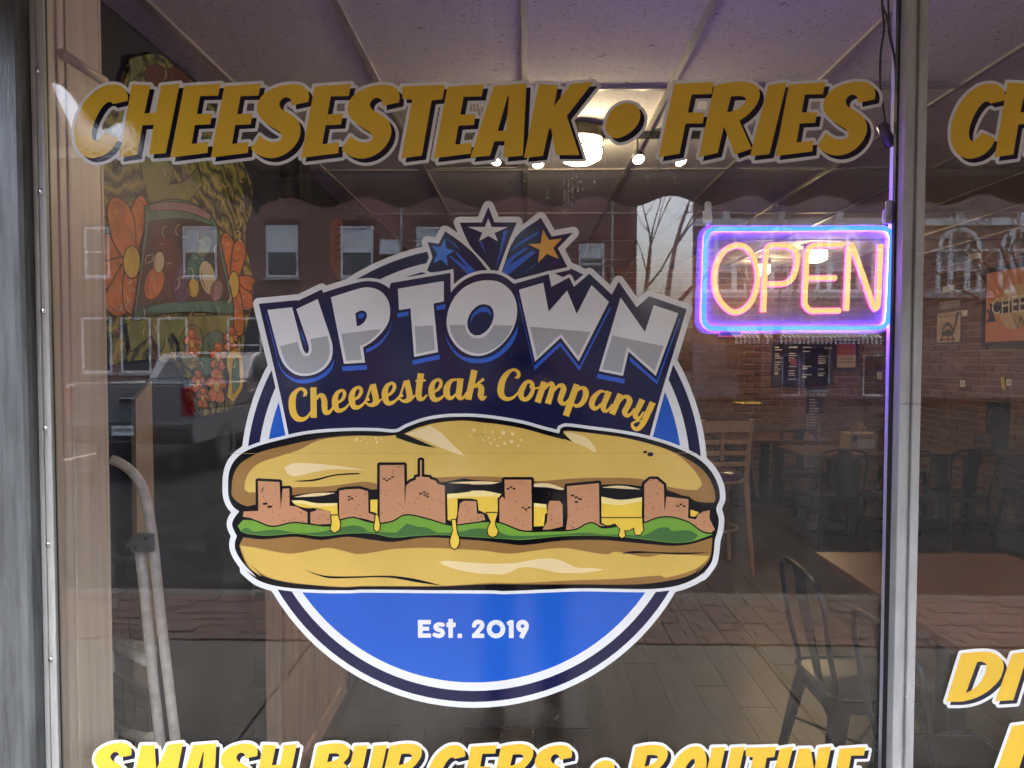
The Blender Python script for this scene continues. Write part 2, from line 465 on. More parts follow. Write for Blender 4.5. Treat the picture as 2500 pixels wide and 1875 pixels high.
def strokes(ss, seg=6):
    # ss: list of strokes, each [(x, y, width)...]; flat ends when the stroke has just two points
    caps = []; mw = min(p[2] for s in ss for p in s)
    for s in ss:
        if len(s) == 2: caps.append(('q',) + tuple(capsule(s[0][:2], s[1][:2], s[0][2] / 2, s[1][2] / 2, seg, True))); continue
        c = smooth([(p[0], p[1]) for p in s], False, 179, 4)
        w = []
        for i in range(len(s) - 1): w += [s[i][2] + (s[i + 1][2] - s[i][2]) * k / 4 for k in range(4)]
        w.append(s[-1][2])
        for i in range(len(c) - 1): caps.append((c[i], c[i + 1], w[i] / 2, w[i + 1] / 2))
    return field_sheet([], caps, 0.0, max(mw / 7, min(0.5, max(max(abs(p[0]) for s in ss for p in s) / 4000, 1e-4))))
def sheet(name, vt, place, m, parent=None):
    v, t = vt
    me = bpy.data.meshes.new(name); me.from_pydata([place(p) for p in v], [], t); me.update()
    return link_mesh(name, me, m, parent)
def rect(u0, v0, u1, v1): return [(u0, v0), (u1, v0), (u1, v1), (u0, v1)]
def circ(cx, cyy, r, n=48, ry=None): return [(cx + r * math.cos(2 * math.pi * k / n), cyy + (ry or r) * math.sin(2 * math.pi * k / n)) for k in range(n)]
def text_mesh(name, body, size, m, parent, M, ext=0.0, align='CENTER', width=None):
    cu = bpy.data.curves.new(name, 'FONT'); cu.body = body; cu.size = size; cu.align_x = align; cu.align_y = 'CENTER'; cu.extrude = ext
    cu.resolution_u = 3
    t = bpy.data.objects.new(name, cu); COL.objects.link(t)
    dg = bpy.context.evaluated_depsgraph_get(); me = bpy.data.meshes.new_from_object(t.evaluated_get(dg))
    bpy.data.objects.remove(t); bpy.data.curves.remove(cu)
    if width:
        xs = [v.co.x for v in me.vertices]; w0 = max(xs) - min(xs)
        if w0 > 0: me.transform(Matrix.Diagonal((width / w0, 1, 1, 1)))
    me.transform(M); me.materials.clear()
    o = link_mesh(name, me, m, parent); return o

# ================================================================== STRUCTURE
XL, XR, YB, ZC = -1.38, 4.80, 7.10, 2.76      # left wall, right wall, back wall, ceiling
M_concrete = mat('concrete', (0.045, 0.0445, 0.043), 0.9, spec=0.08, var=0.22, vscale=3.5, bump=0.35, bscale=45, detail=8)
M_asphalt = mat('asphalt', (0.011, 0.0113, 0.0122), 0.9, spec=0.04, var=0.35, vscale=2.0, bump=0.5, bscale=140, detail=9)
M_navy = mat('navy_wall_paint', (0.012, 0.016, 0.032), 0.75, var=0.15, vscale=3, bump=0.08, bscale=120)
M_alu = mat('weathered_aluminium', (0.125, 0.137, 0.137), 0.42, metal=0.35, var=0.42, vscale=7, stretch=(7, 7, 0.6), bump=0.12, bscale=60, detail=8, rvar=0.12)
M_alu_lt = mat('painted_aluminium', (0.38, 0.385, 0.365), 0.45, metal=0.0, var=0.17, vscale=14, stretch=(3, 3, 0.6), bump=0.09, bscale=90, detail=8)
M_black = mat('black_rubber', (0.012, 0.012, 0.013), 0.6)
M_dark = mat('dark_metal', (0.02, 0.021, 0.024), 0.38, metal=0.3, bump=0.05, bscale=120)
M_beige = mat('beige_painted_wood', (0.72, 0.60, 0.455), 0.4, var=0.12, vscale=3.0, stretch=(20, 20, 0.8), bump=0.16, bscale=30, detail=8)
M_white = mat('white_paint', (0.76, 0.76, 0.74), 0.5, var=0.05, vscale=8)
M_plaster = mat('plaster', (0.42, 0.40, 0.38), 0.85, var=0.1, vscale=4, bump=0.1)
M_chrome = mat('chrome', (0.8, 0.8, 0.8), 0.12, metal=1.0)
M_glass = glass_mat('window_glass', 1.52, 0.045)

# ---- the street in front (seen mirrored in the glass)
tag(obj('road', bx(-90, 90, -120, -3.33, -0.35, -0.15), M_asphalt), kind='structure')
sw = bpy.data.objects.new('sidewalk', None); COL.objects.link(sw); tag(sw, kind='structure')
slab_me = None
for i in range(-9, 10):
    for j in range(2):
        x0 = i * 1.25 + 0.03; y1 = -0.16 - j * 1.15
        if slab_me is None:
            s = obj('slab', bx(0.006, 1.244, -1.144, -0.006, -0.12, 0.0), M_concrete, sw, bevel=0.006); slab_me = s.data
        else:
            s = link_mesh('slab', slab_me, None, sw); md = s.modifiers.new('bevel', 'BEVEL'); md.width = 0.006; md.segments = 2
        s.location = (x0, y1, 0)
obj('slab_bed', bx(-90, 90, -2.5, 0.0, -0.3, -0.03), mat('joint_sand', (0.12, 0.115, 0.10), 0.95), sw)
M_paver = rand_mat('paver_brick', [(0.030, 0.015, 0.012), (0.040, 0.019, 0.015), (0.026, 0.014, 0.012)], 0.9, 30, 0.4)
ps = bmesh.new()
tl = ps.verts.layers.float.new('tone')
for i in range(-40, 41):
    for j in range(7):
        x0 = i * 0.208 + (0.104 if j % 2 else 0); y0 = -3.19 + j * 0.103; z = random.uniform(-0.003, 0.003)
        n0 = len(ps.verts); box(ps, x0 + .003, x0 + .202, y0 + .003, y0 + .098, -0.05, z)
        ps.verts.ensure_lookup_table(); tv = random.random()
        for v in ps.verts[n0:]: v[tl] = tv
pv = obj('paver', ps, M_paver, sw); tag(pv, kind='stuff')
kb = bpy.data.objects.new('kerb', None); COL.objects.link(kb); tag(kb, kind='structure')
kerb_me = None
for i in range(-8, 9):
    if kerb_me is None:
        k_ = obj('kerbstone', bx(0.005, 1.815, -3.335, -3.2, -0.3, 0.0), M_concrete, kb, bevel=0.015); kerb_me = k_.data
    else:
        k_ = link_mesh('kerbstone', kerb_me, None, kb); md = k_.modifiers.new('bevel', 'BEVEL'); md.width = 0.015; md.segments = 2
    k_.location.x = i * 1.82

# ---- shell of the shop
tag(obj('foundation', bx(XL - 0.3, XR + 0.3, -0.02, YB + 0.4, -0.3, -0.03), mat('slab_grey', (0.1, 0.1, 0.1), 0.9)), kind='structure')
tag(obj('wall_left', bx(XL - 0.25, XL, 0.17, YB + 0.25, -0.03, 3.3), M_navy), kind='structure')
roof = obj('roof', bx(XL - 0.3, XR + 0.3, -0.05, YB + 0.3, 3.31, 3.5), mat('roof_felt', (0.1, 0.1, 0.1), 0.9)); tag(roof, kind='structure')

# suspended ceiling: tiles in a grid of bars
def ceiling_tile_mat():
    m = bpy.data.materials.new('ceiling_tile'); m.use_nodes = True; nt = m.node_tree; L = nt.links; b = nt.nodes['Principled BSDF']
    geo = nt.nodes.new('ShaderNodeNewGeometry'); mp = nt.nodes.new('ShaderNodeMapping'); mp.inputs['Scale'].default_value = (38, 90, 1)
    L.new(geo.outputs['Position'], mp.inputs[0])
    n = nt.nodes.new('ShaderNodeTexNoise'); n.inputs['Scale'].default_value = 1.0; n.inputs['Detail'].default_value = 5; n.inputs['Distortion'].default_value = 1.2
    L.new(mp.outputs[0], n.inputs['Vector'])
    n2 = nt.nodes.new('ShaderNodeTexNoise'); n2.inputs['Scale'].default_value = 260; n2.inputs['Detail'].default_value = 2; L.new(geo.outputs['Position'], n2.inputs['Vector'])
    rp = nt.nodes.new('ShaderNodeValToRGB'); rp.color_ramp.elements[0].position = 0.30; rp.color_ramp.elements[1].position = 0.38
    rp.color_ramp.elements[0].color = (0.17, 0.15, 0.14, 1); rp.color_ramp.elements[1].color = (0.76, 0.70, 0.66, 1)
    L.new(n.outputs['Fac'], rp.inputs[0])
    mr = nt.nodes.new('ShaderNodeMapRange'); mr.inputs['From Min'].default_value = 0.3; mr.inputs['From Max'].default_value = 0.7
    mr.inputs['To Min'].default_value = 0.75; mr.inputs['To Max'].default_value = 1.12; L.new(n2.outputs['Fac'], mr.inputs[0])
    sc_ = nt.nodes.new('ShaderNodeVectorMath'); sc_.operation = 'SCALE'; L.new(rp.outputs[0], sc_.inputs[0]); L.new(mr.outputs[0], sc_.inputs['Scale'])
    L.new(sc_.outputs[0], b.inputs['Base Color']); b.inputs['Roughness'].default_value = 0.95; b.inputs['Specular IOR Level'].default_value = 0.15
    bp = nt.nodes.new('ShaderNodeBump'); bp.inputs['Strength'].default_value = 0.6; bp.inputs['Distance'].default_value = 0.006
    L.new(rp.outputs[0], bp.inputs['Height']); L.new(bp.outputs[0], b.inputs['Normal']); return m
M_tile = ceiling_tile_mat()
M_tbar = mat('ceiling_bar', (0.40, 0.36, 0.32), 0.4, metal=0.0)
ce = bpy.data.objects.new('ceiling', None); COL.objects.link(ce); tag(ce, kind='structure')
xs = [XL, -1.23] + [-1.23 + 0.61 * k for k in range(1, 10)] + [XR]
ys = [0.02, 0.374] + [0.374 + 1.22 * k for k in range(1, 6)] + [YB]
tcache = {}
for i in range(len(xs) - 1):
    for j in range(len(ys) - 1):
        w_, d_ = round(xs[i + 1] - xs[i], 3), round(ys[j + 1] - ys[j], 3)
        if (i, j) in ((2, 2),): continue          # the air grille sits here
        if (w_, d_) not in tcache:
            t_ = obj('ceiling_tile', bx(0.004, w_ - 0.004, 0.004, d_ - 0.004, 0.004, 0.02), M_tile, ce); tcache[(w_, d_)] = t_.data
        else: t_ = link_mesh('ceiling_tile', tcache[(w_, d_)], None, ce)
        t_.location = (xs[i], ys[j], ZC)
obj('ceiling_deck', bx(XL, XR, 0.02, YB, ZC + 0.03, ZC + 0.06), M_dark, ce)
for x in xs[1:-1]: obj('ceiling_bar', bx(x - 0.012, x + 0.012, 0.02, YB, ZC - 0.008, ZC + 0.012), M_tbar, ce)
for y in ys[1:-1]:
    for i in range(len(xs) - 1): obj('ceiling_bar', bx(xs[i] + 0.0125, xs[i + 1] - 0.0125, y - 0.012, y + 0.012, ZC - 0.007, ZC + 0.011), M_tbar, ce)
# air grille in place of one tile
def grille_mat():
    m = bpy.data.materials.new('perforated_grille'); m.use_nodes = True; nt = m.node_tree; L = nt.links; b = nt.nodes['Principled BSDF']
    geo = nt.nodes.new('ShaderNodeNewGeometry'); v = nt.nodes.new('ShaderNodeTexVoronoi'); v.inputs['Scale'].default_value = 62; v.inputs['Randomness'].default_value = 0.0
    L.new(geo.outputs['Position'], v.inputs['Vector'])
    rp = nt.nodes.new('ShaderNodeValToRGB'); rp.color_ramp.elements[0].position = 0.33; rp.color_ramp.elements[1].position = 0.40
    rp.color_ramp.elements[0].color = (0.008, 0.008, 0.008, 1); rp.color_ramp.elements[1].color = (0.42, 0.39, 0.36, 1)
    L.new(v.outputs['Distance'], rp.inputs[0]); L.new(rp.outputs[0], b.inputs['Base Color']); b.inputs['Roughness'].default_value = 0.5; return m
gx0, gx1, gy0, gy1 = xs[2], xs[3], ys[2], ys[3]
gr = thing('air_grille', 'perforated metal air return grille set in the ceiling behind the yellow letters', 'air grille', ((gx0 + gx1) / 2, (gy0 + gy1) / 2, ZC))
w2, d2 = (gx1 - gx0) / 2 - 0.014, (gy1 - gy0) / 2 - 0.014
obj('perforated_plate', bx(-w2 + .04, w2 - .04, -d2 + .04, d2 - .04, 0.0, 0.004), grille_mat(), gr)
bm = bmesh.new(); box(bm, -w2, w2, -d2, -d2 + .038, -.004, .01); box(bm, -w2, w2, d2 - .038, d2, -.004, .01); box(bm, -w2, -w2 + .038, -d2 + .038, d2 - .038, -.004, .01); box(bm, w2 - .038, w2, -d2 + .038, d2 - .038, -.004, .01)
obj('grille_frame', bm, M_tbar, gr)

# floor boards
fl = bpy.data.objects.new('floor', None); COL.objects.link(fl); tag(fl, kind='structure')
M_plank = wood('floor_plank', (0.019, 0.0145, 0.011), (0.062, 0.047, 0.036), 'Y', 2.2, 0.33, rand=True, bump=0.25)
plank_me = None; PW, PL = 0.158, 1.75
random.seed(11)
for i in range(40):
    x0 = XL + i * PW
    if x0 > XR: break
    off = [0, .9, .45, 1.3, .2][i % 5] - PL
    for j in range(6):
        y0 = 0.02 + off + j * PL
        if y0 > YB or y0 + PL < 0.5: continue
        if plank_me is None: p_ = obj('floor_plank', bx(0.0012, PW - 0.0012, 0.0015, PL - 0.0015, -0.02, 0.0), M_plank, fl); plank_me = p_.data
        else: p_ = link_mesh('floor_plank', plank_me, None, fl)
        p_.location = (x0, y0, random.uniform(-0.0008, 0.0004))
obj('subfloor', bx(XL, XR, -0.01, YB, -0.029, -0.0215), M_black, fl)

# brick walls, right side and back
M_brick = rand_mat('wall_brick', [(0.13, 0.05, 0.036), (0.20, 0.08, 0.055), (0.16, 0.062, 0.045), (0.23, 0.12, 0.085)], 0.85, 28, 0.7)
M_mortar = mat('mortar', (0.26, 0.22, 0.185), 0.95, var=0.25, vscale=9, bump=0.4, bscale=70)
BW, BH, MJ = 0.215, 0.064, 0.011
def brick_wall(name, length, place_rot, origin, near):
    w = bpy.data.objects.new(name, None); COL.objects.link(w); tag(w, kind='structure'); w.location = origin; w.rotation_euler = (0, 0, place_rot)
    obj('mortar_bed', bx(0, length, 0.008, 0.2, 0, 3.3), M_mortar, w)
    rest = bmesh.new(); tl_ = rest.verts.layers.float.new('tone'); me = None; cnt = 0
    rows = int(2.9 / (BH + MJ))
    for j in range(rows):
        z0 = j * (BH + MJ); x = -(BW + MJ) / 2 if j % 2 else 0.0
        while x < length - 0.02:
            a, b = max(x, 0.0), min(x + BW, length); dy = random.uniform(-0.004, 0.003)
            if b - a > 0.05:
                if near(a, b, z0) and b - a > 0.2 and cnt < 298:
                    if me is None: o = obj('brick', bx(0, BW, 0, 0.06, 0, BH), M_brick, w, bevel=0.006); me = o.data
                    else:
                        o = link_mesh('brick', me, None, w); md = o.modifiers.new('bevel', 'BEVEL'); md.width = 0.006; md.segments = 1
                    o.location = (a, dy, z0); o.rotation_euler = (random.uniform(-.02, .02), random.uniform(-.012, .012), random.uniform(-.012, .012)); cnt += 1
                else:
                    n0 = len(rest.verts); box(rest, a, b, dy, 0.06, z0, z0 + BH); rest.verts.ensure_lookup_table(); tv = random.random()
                    for v in rest.verts[n0:]: v[tl_] = tv
            x += BW + MJ
    o = obj('brick', rest, M_brick, w); tag(o, kind='stuff')
    return w
random.seed(5)
# local x runs along the wall, local -y faces the room
brick_wall('wall_right', YB, R(-90), (XR, YB, 0), lambda a, b, z: a < 2.05 and 0.30 < z < 2.35)
brick_wall('wall_back', XR - XL, 0, (XL, YB, 0), lambda a, b, z: a > 3.95 and 0.75 < z < 1.95)

# ---- shop front: pilaster, low wall, head, windows
X0 = on_y(71, 880, -0.03).x; XA = on_y(79, 880, -0.022).x; XBc = on_y(113, 880, -0.022).x; XG = on_y(126, 880, 0.0).x
XM0 = on_y(2197, 880, -0.03).x; XM1 = on_y(2249, 880, -0.03).x
XE = 2.62
sf = thing('shop_front', 'shop front wall with grey metal pilaster, low wall and head round the windows', 'building', (0, 0, 0))
obj('stall_riser', bx(XL - 0.3, XR + 0.3, -0.03, 0.16, -0.03, 0.46), mat('riser_paint', (0.05, 0.055, 0.075), 0.6, var=0.1), sf)
obj('head_wall', bx(XL - 0.3, XR + 0.3, -0.02, 0.015, 2.66, 4.6), mat('front_render', (0.30, 0.27, 0.23), 0.9, var=0.1, bump=0.2), sf)
obj('end_wall', bx(XE + 0.06, XR + 0.3, -0.025, 0.012, 0.461, 2.659), M_plaster, sf)
obj('side_wall', bx(XL - 0.3, -1.12, -0.02, 0.008, 0.461, 2.659), M_plaster, sf)
pb = bmesh.new()
box(pb, -1.16, X0, -0.034, 0.006, 0.462, 2.9)
pil = obj('pilaster', pb, M_alu, sf, bevel=0.012)
obj('pilaster_edge', bx(-1.20, -1.1605, -0.045, 0.004, 0.462, 2.9), mat('bronze_trim', (0.06, 0.055, 0.05), 0.4, metal=0.6), sf, bevel=0.004)
pe = on_y(4, 1400, -0.07).x
# big window
w1 = thing('shop_window', 'large shop window pane carrying the round sandwich logo, in a grey metal frame', 'window', ((X0 + XM0) / 2, 0, 0.46))
LW = w1.location
def lo(o): o.location = o.location - LW; return o
lo(obj('glass_pane', bx(XG - 0.01, XM0 + 0.008, 0.0, 0.006, 0.475, 2.655), M_glass, w1))
lo(obj('gasket', bx(X0 + .0005, XA - .0005, -0.005, 0.006, 0.462, 2.66), M_black, w1))
cb = bmesh.new()
wch = XBc - XA
box(cb, XA, XA + wch * .36, -0.0105, 0.004, 0.462, 2.66); box(cb, XA + wch * .36, XA + wch * .66, -0.0075, 0.003, 0.462, 2.66); box(cb, XA + wch * .66, XBc, -0.011, 0.004, 0.462, 2.66)
lo(obj('screw_channel', cb, M_alu_lt, w1, bevel=0.0015))
lo(obj('gasket', bx(XBc + .0005, XG - 0.0002, -0.004, -0.0003, 0.462, 2.66), M_black, w1))
for vv in (162, 462, 757, 1048, 1335, 1620):
    pnt = on_y(79 + (113 - 79) * .52 + (vv - 880) * 0.024, vv, -0.026)
    sb = bmesh.new(); Mx = Matrix.Translation((XA + wch * .51, -0.0077, pnt.z)) @ Matrix.Rotation(R(90), 4, 'X')
    lathe(sb, [(0.0058, -0.001), (0.0058, 0.0015), (0.0042, 0.0032), (0, 0.0036)], seg=14, M=Mx)
    lo(obj('screw', sb, M_chrome, w1, smooth=True))
lo(obj('sill_rail', bx(XBc, XM0, -0.03, 0.03, 0.461, 0.474), M_alu_lt, w1))
lo(obj('top_rail', bx(XBc, XM0, -0.012, 0.02, 2.6555, 2.6595), M_alu_lt, w1))
mb = bmesh.new(); mw = XM1 - XM0
box(mb, XM0, XM0 + mw * .44, -0.032, 0.004, 0.461, 2.66); box(mb, XM0 + mw * .44, XM0 + mw * .60, -0.026, 0.004, 0.461, 2.66); box(mb, XM0 + mw * .60, XM1, -0.033, 0.004, 0.461, 2.66)
lo(obj('mullion', mb, M_alu_lt, w1, bevel=0.002))
lo(obj('gasket', bx(XM0 - 0.0045, XM0 - .0003, -0.010, -0.0003, 0.475, 2.655), M_black, w1))
ip = on_y(2186, 880, 0.014).x
lo(obj('inner_post', bx(ip, XM1 - 0.004, 0.0125, 0.052, 0.461, 2.66), M_white, w1, bevel=0.003))
# joint, chips and old sealant on the frame
jz = on_y(2220, 986, -0.033).z
lo(obj('frame_joint', bx(XM0 + .0005, XM1 - .0005, -0.0337, -0.0331, jz - .0006, jz + .0006), M_black, w1))
random.seed(41); cp_ = bmesh.new()
for (u_, v_) in ((2214, 1448), (2222, 1613), (2218, 1345), (2205, 1830), (2232, 1525), (2210, 1180), (2236, 880), (2214, 1700), (2240, 620), (2206, 420), (2229, 1250)):
    c_ = on_y(u_, v_, -0.0335); n_ = 7; rr_ = random.uniform(.0006, .0016)
    cp_.faces.new([cp_.verts.new((c_.x + rr_ * random.uniform(.5, 1.1) * math.cos(2 * math.pi * k / n_), -0.0336, c_.z + rr_ * random.uniform(.6, 1.6) * math.sin(2 * math.pi * k / n_))) for k in range(n_)])
lo(obj('paint_chips', cp_, M_white, w1))
sb_ = bmesh.new(); zz = [0.48 + k * 0.02 for k in range(108)]
tube(sb_, [(XG + .0015 + random.uniform(-.0007, .0007), -0.0008, z_) for z_ in zz], [random.uniform(.0012, .0030) for _ in zz], 6)
lo(obj('sealant_bead', sb_, mat('old_sealant', (0.26, 0.30, 0.28), 0.8, var=0.4, vscale=30, bump=.6, bscale=160), w1, smooth=True))
# second window
w2_ = thing('shop_window', 'narrower shop window pane right of the pale grey mullion', 'window', ((XM1 + XE) / 2, 0, 0.46))
LW = w2_.location
lo(obj('glass_pane', bx(XM1 - 0.008, XE + 0.01, 0.0002, 0.0062, 0.475, 2.655), M_glass, w2_))
lo(obj('gasket', bx(XM1 + .0003, XM1 + 0.003, -0.012, -0.0003, 0.475, 2.655), M_black, w2_))
lo(obj('frame_post', bx(XE, XE + 0.0595, -0.032, 0.05, 0.461, 2.66), M_alu_lt, w2_, bevel=0.002))
lo(obj('sill_rail', bx(XM1, XE, -0.03, 0.03, 0.461, 0.474), M_alu_lt, w2_))
lo(obj('top_rail', bx(XM1, XE, -0.012, 0.02, 2.6555, 2.6595), M_alu_lt, w2_))

# ---- beige wooden jamb inside the window on the left
jx = XG - 0.012
jb = thing('window_jamb', 'beige painted timber boards lining the left side of the large window', 'jamb', (jx, 0.09, 0.46))
LW = jb.location
ye = CAM.y + jx / ((258 - 1300) / FPX)
for k, (a, b, dx) in enumerate([(0.0065, 0.047, 0.0), (0.0485, 0.071, 0.003), (0.0725, ye - 0.012, 0.0055)]):
    lo(obj('jamb_board', bx(jx - 0.03, jx + dx, a, b, 0.461, 2.66), M_beige, jb, bevel=0.002))
lo(obj('jamb_board', bx(jx - 0.03, jx + 0.0048, ye - 0.0105, ye, 0.461, 2.66), M_beige, jb, bevel=0.002))
db = bmesh.new(); tube(db, [(jx + 0.004, 0.065, 2.235), (jx + 0.004, ye + 0.008, 2.235)], 0.012, 12); lo(obj('jamb_rail', db, M_beige, jb, smooth=True))
lo(obj('jamb_post', bx(XL, jx - 0.031, 0.0085, ye, 0.461, 2.66), M_plaster, jb))
lo(obj('jamb_base', bx(XL, jx - 0.0, 0.161, ye + 0.003, 0.0, 0.4605), M_beige, jb)) if ye > 0.162 else None

# ---- awning over the front
M_canvas = mat('awning_canvas', (0.06, 0.04, 0.036), 0.9, var=0.12, vscale=4, bump=0.1, bscale=300)
nt_ = M_canvas.node_tree                                    # woven canvas lets a little daylight through
tl_ = nt_.nodes.new('ShaderNodeBsdfTranslucent'); tl_.inputs[0].default_value = (0.40, 0.32, 0.29, 1)
mx_ = nt_.nodes.new('ShaderNodeMixShader'); mx_.inputs[0].default_value = 0.2
out_ = nt_.nodes['Material Output']
nt_.links.new(nt_.nodes['Principled BSDF'].outputs[0], mx_.inputs[1]); nt_.links.new(tl_.outputs[0], mx_.inputs[2]); nt_.links.new(mx_.outputs[0], out_.inputs[0])
aw = thing('awning', 'dark brown canvas awning with scalloped valance over the shop front', 'awning', (0, 0, 2.3))
LW = aw.location
AX0, AX1, AY, AZ0, AZ1 = -1.30, 4.6, -1.95, 2.52, 3.15
b_ = bmesh.new(); vv_ = [b_.verts.new(p) for p in [(AX0, -0.021, AZ1), (AX1, -0.021, AZ1), (AX1, AY, AZ0), (AX0, AY, AZ0)]]; b_.faces.new(vv_)
c_ = lo(obj('canopy', b_, M_canvas, aw)); md = c_.modifiers.new('s', 'SOLIDIFY'); md.thickness = 0.004
def scallop(p0, p1, ztop0, ztop1, zlow, amp, period, ph):
    bm = bmesh.new(); n = 160; prev = None
    for k in range(n + 1):
        t = k / n; P = Vector(p0).lerp(Vector(p1), t); L_ = (Vector(p1) - Vector(p0)).length * t
        z = zlow + amp * math.cos(2 * math.pi * (L_ - ph) / period); zt = ztop0 + (ztop1 - ztop0) * t
        a = bm.verts.new((P.x, P.y, zt)); b = bm.verts.new((P.x, P.y, z))
        if prev: bm.faces.new((prev[0], a, b, prev[1]))
        prev = (a, b)
    return bm
pk = refl(1450, 480, -AY).x - AX0; per = (refl(1640, 480, -AY).x - refl(1263, 480, -AY).x) / 2
zt_ = refl(1450, 478, -AY).z; zb_ = refl(1350, 505, -AY).z
v1_ = lo(obj('front_valance', scallop((AX0, AY, 0), (AX1, AY, 0), AZ0, AZ0, (zt_ + zb_) / 2, (zt_ - zb_) / 2, per, pk), M_canvas, aw)); md = v1_.modifiers.new('s', 'SOLIDIFY'); md.thickness = 0.003
v2_ = lo(obj('side_valance', scallop((AX0, AY, 0), (AX0, -0.03, 0), AZ0, AZ1, 2.333, 0.034, 0.31, -0.54 - AY), M_canvas, aw)); md = v2_.modifiers.new('s', 'SOLIDIFY'); md.thickness = 0.003
v3_ = lo(obj('side_valance', scallop((AX1, AY, 0), (AX1, -0.03, 0), AZ0, AZ1, 2.333, 0.034, 0.31, -0.54 - AY), M_canvas, aw)); md = v3_.modifiers.new('s', 'SOLIDIFY'); md.thickness = 0.003
for x in (AX0 + .19, -0.14, 0.55, 1.30, 2.3, 3.3, 4.4):
    rb = bmesh.new(); tube(rb, [(x, -0.03, AZ1 - 0.03), (x, AY + 0.02, AZ0 - 0.01)], 0.018, 8); lo(obj('rib', rb, M_alu_lt, aw, smooth=True))
rb = bmesh.new(); tube(rb, [(AX0 + .01, AY + .02, AZ0 - 0.03), (AX1 - .01, AY + .02, AZ0 - 0.03)], 0.016, 8); lo(obj('front_bar', rb, M_alu_lt, aw, smooth=True))

# ================================================================== VINYL LETTERING ON THE GLASS
V_yel = vinyl('vinyl_yellow', (0.76, 0.485, 0.045))
V_blk = vinyl('vinyl_black_navy', (0.010, 0.011, 0.028))
V_wht = vinyl('vinyl_white', (0.74, 0.76, 0.74))
V_navy = vinyl('vinyl_navy', (0.012, 0.014, 0.055))
V_blue = vinyl('vinyl_blue', (0.016, 0.105, 0.50))
V_blue2 = vinyl('vinyl_mid_blue', (0.035, 0.13, 0.60))
V_sky = vinyl('vinyl_sky_blue', (0.06, 0.22, 0.70))
V_grey = vinyl('vinyl_grey', (0.40, 0.415, 0.415))
V_gold = vinyl('vinyl_gold', (0.84, 0.54, 0.07))
V_star = vinyl('vinyl_star_gold', (0.80, 0.42, 0.07))
V_ink = vinyl('vinyl_ink', (0.006, 0.006, 0.008))
V_bun = vinyl('vinyl_bun', (0.66, 0.45, 0.105))
V_bund = vinyl('vinyl_bun_shade', (0.31, 0.165, 0.05))
V_cream = vinyl('vinyl_cream', (0.80, 0.64, 0.33))
V_meat = vinyl('vinyl_meat', (0.54, 0.27, 0.135))
V_meatd = vinyl('vinyl_meat_fleck', (0.19, 0.065, 0.02))
V_chs = vinyl('vinyl_cheese', (0.82, 0.58, 0.07))
V_chsl = vinyl('vinyl_cheese_light', (0.88, 0.74, 0.30))
V_grn = vinyl('vinyl_green', (0.17, 0.36, 0.045))
V_grnd = vinyl('vinyl_green_dark', (0.062, 0.16, 0.045))

JIT = [0]
def put(depth):                          # depth in tenths of a millimetre in front of the glass
    JIT[0] = (JIT[0] + 1) % 7; Y = -(depth + 0.12 * JIT[0]) * 6e-5   # no two sheets share a plane
    def f(p):
        q = on_y(p[0], p[1], 0.0); return (q.x, Y, q.z)
    return f

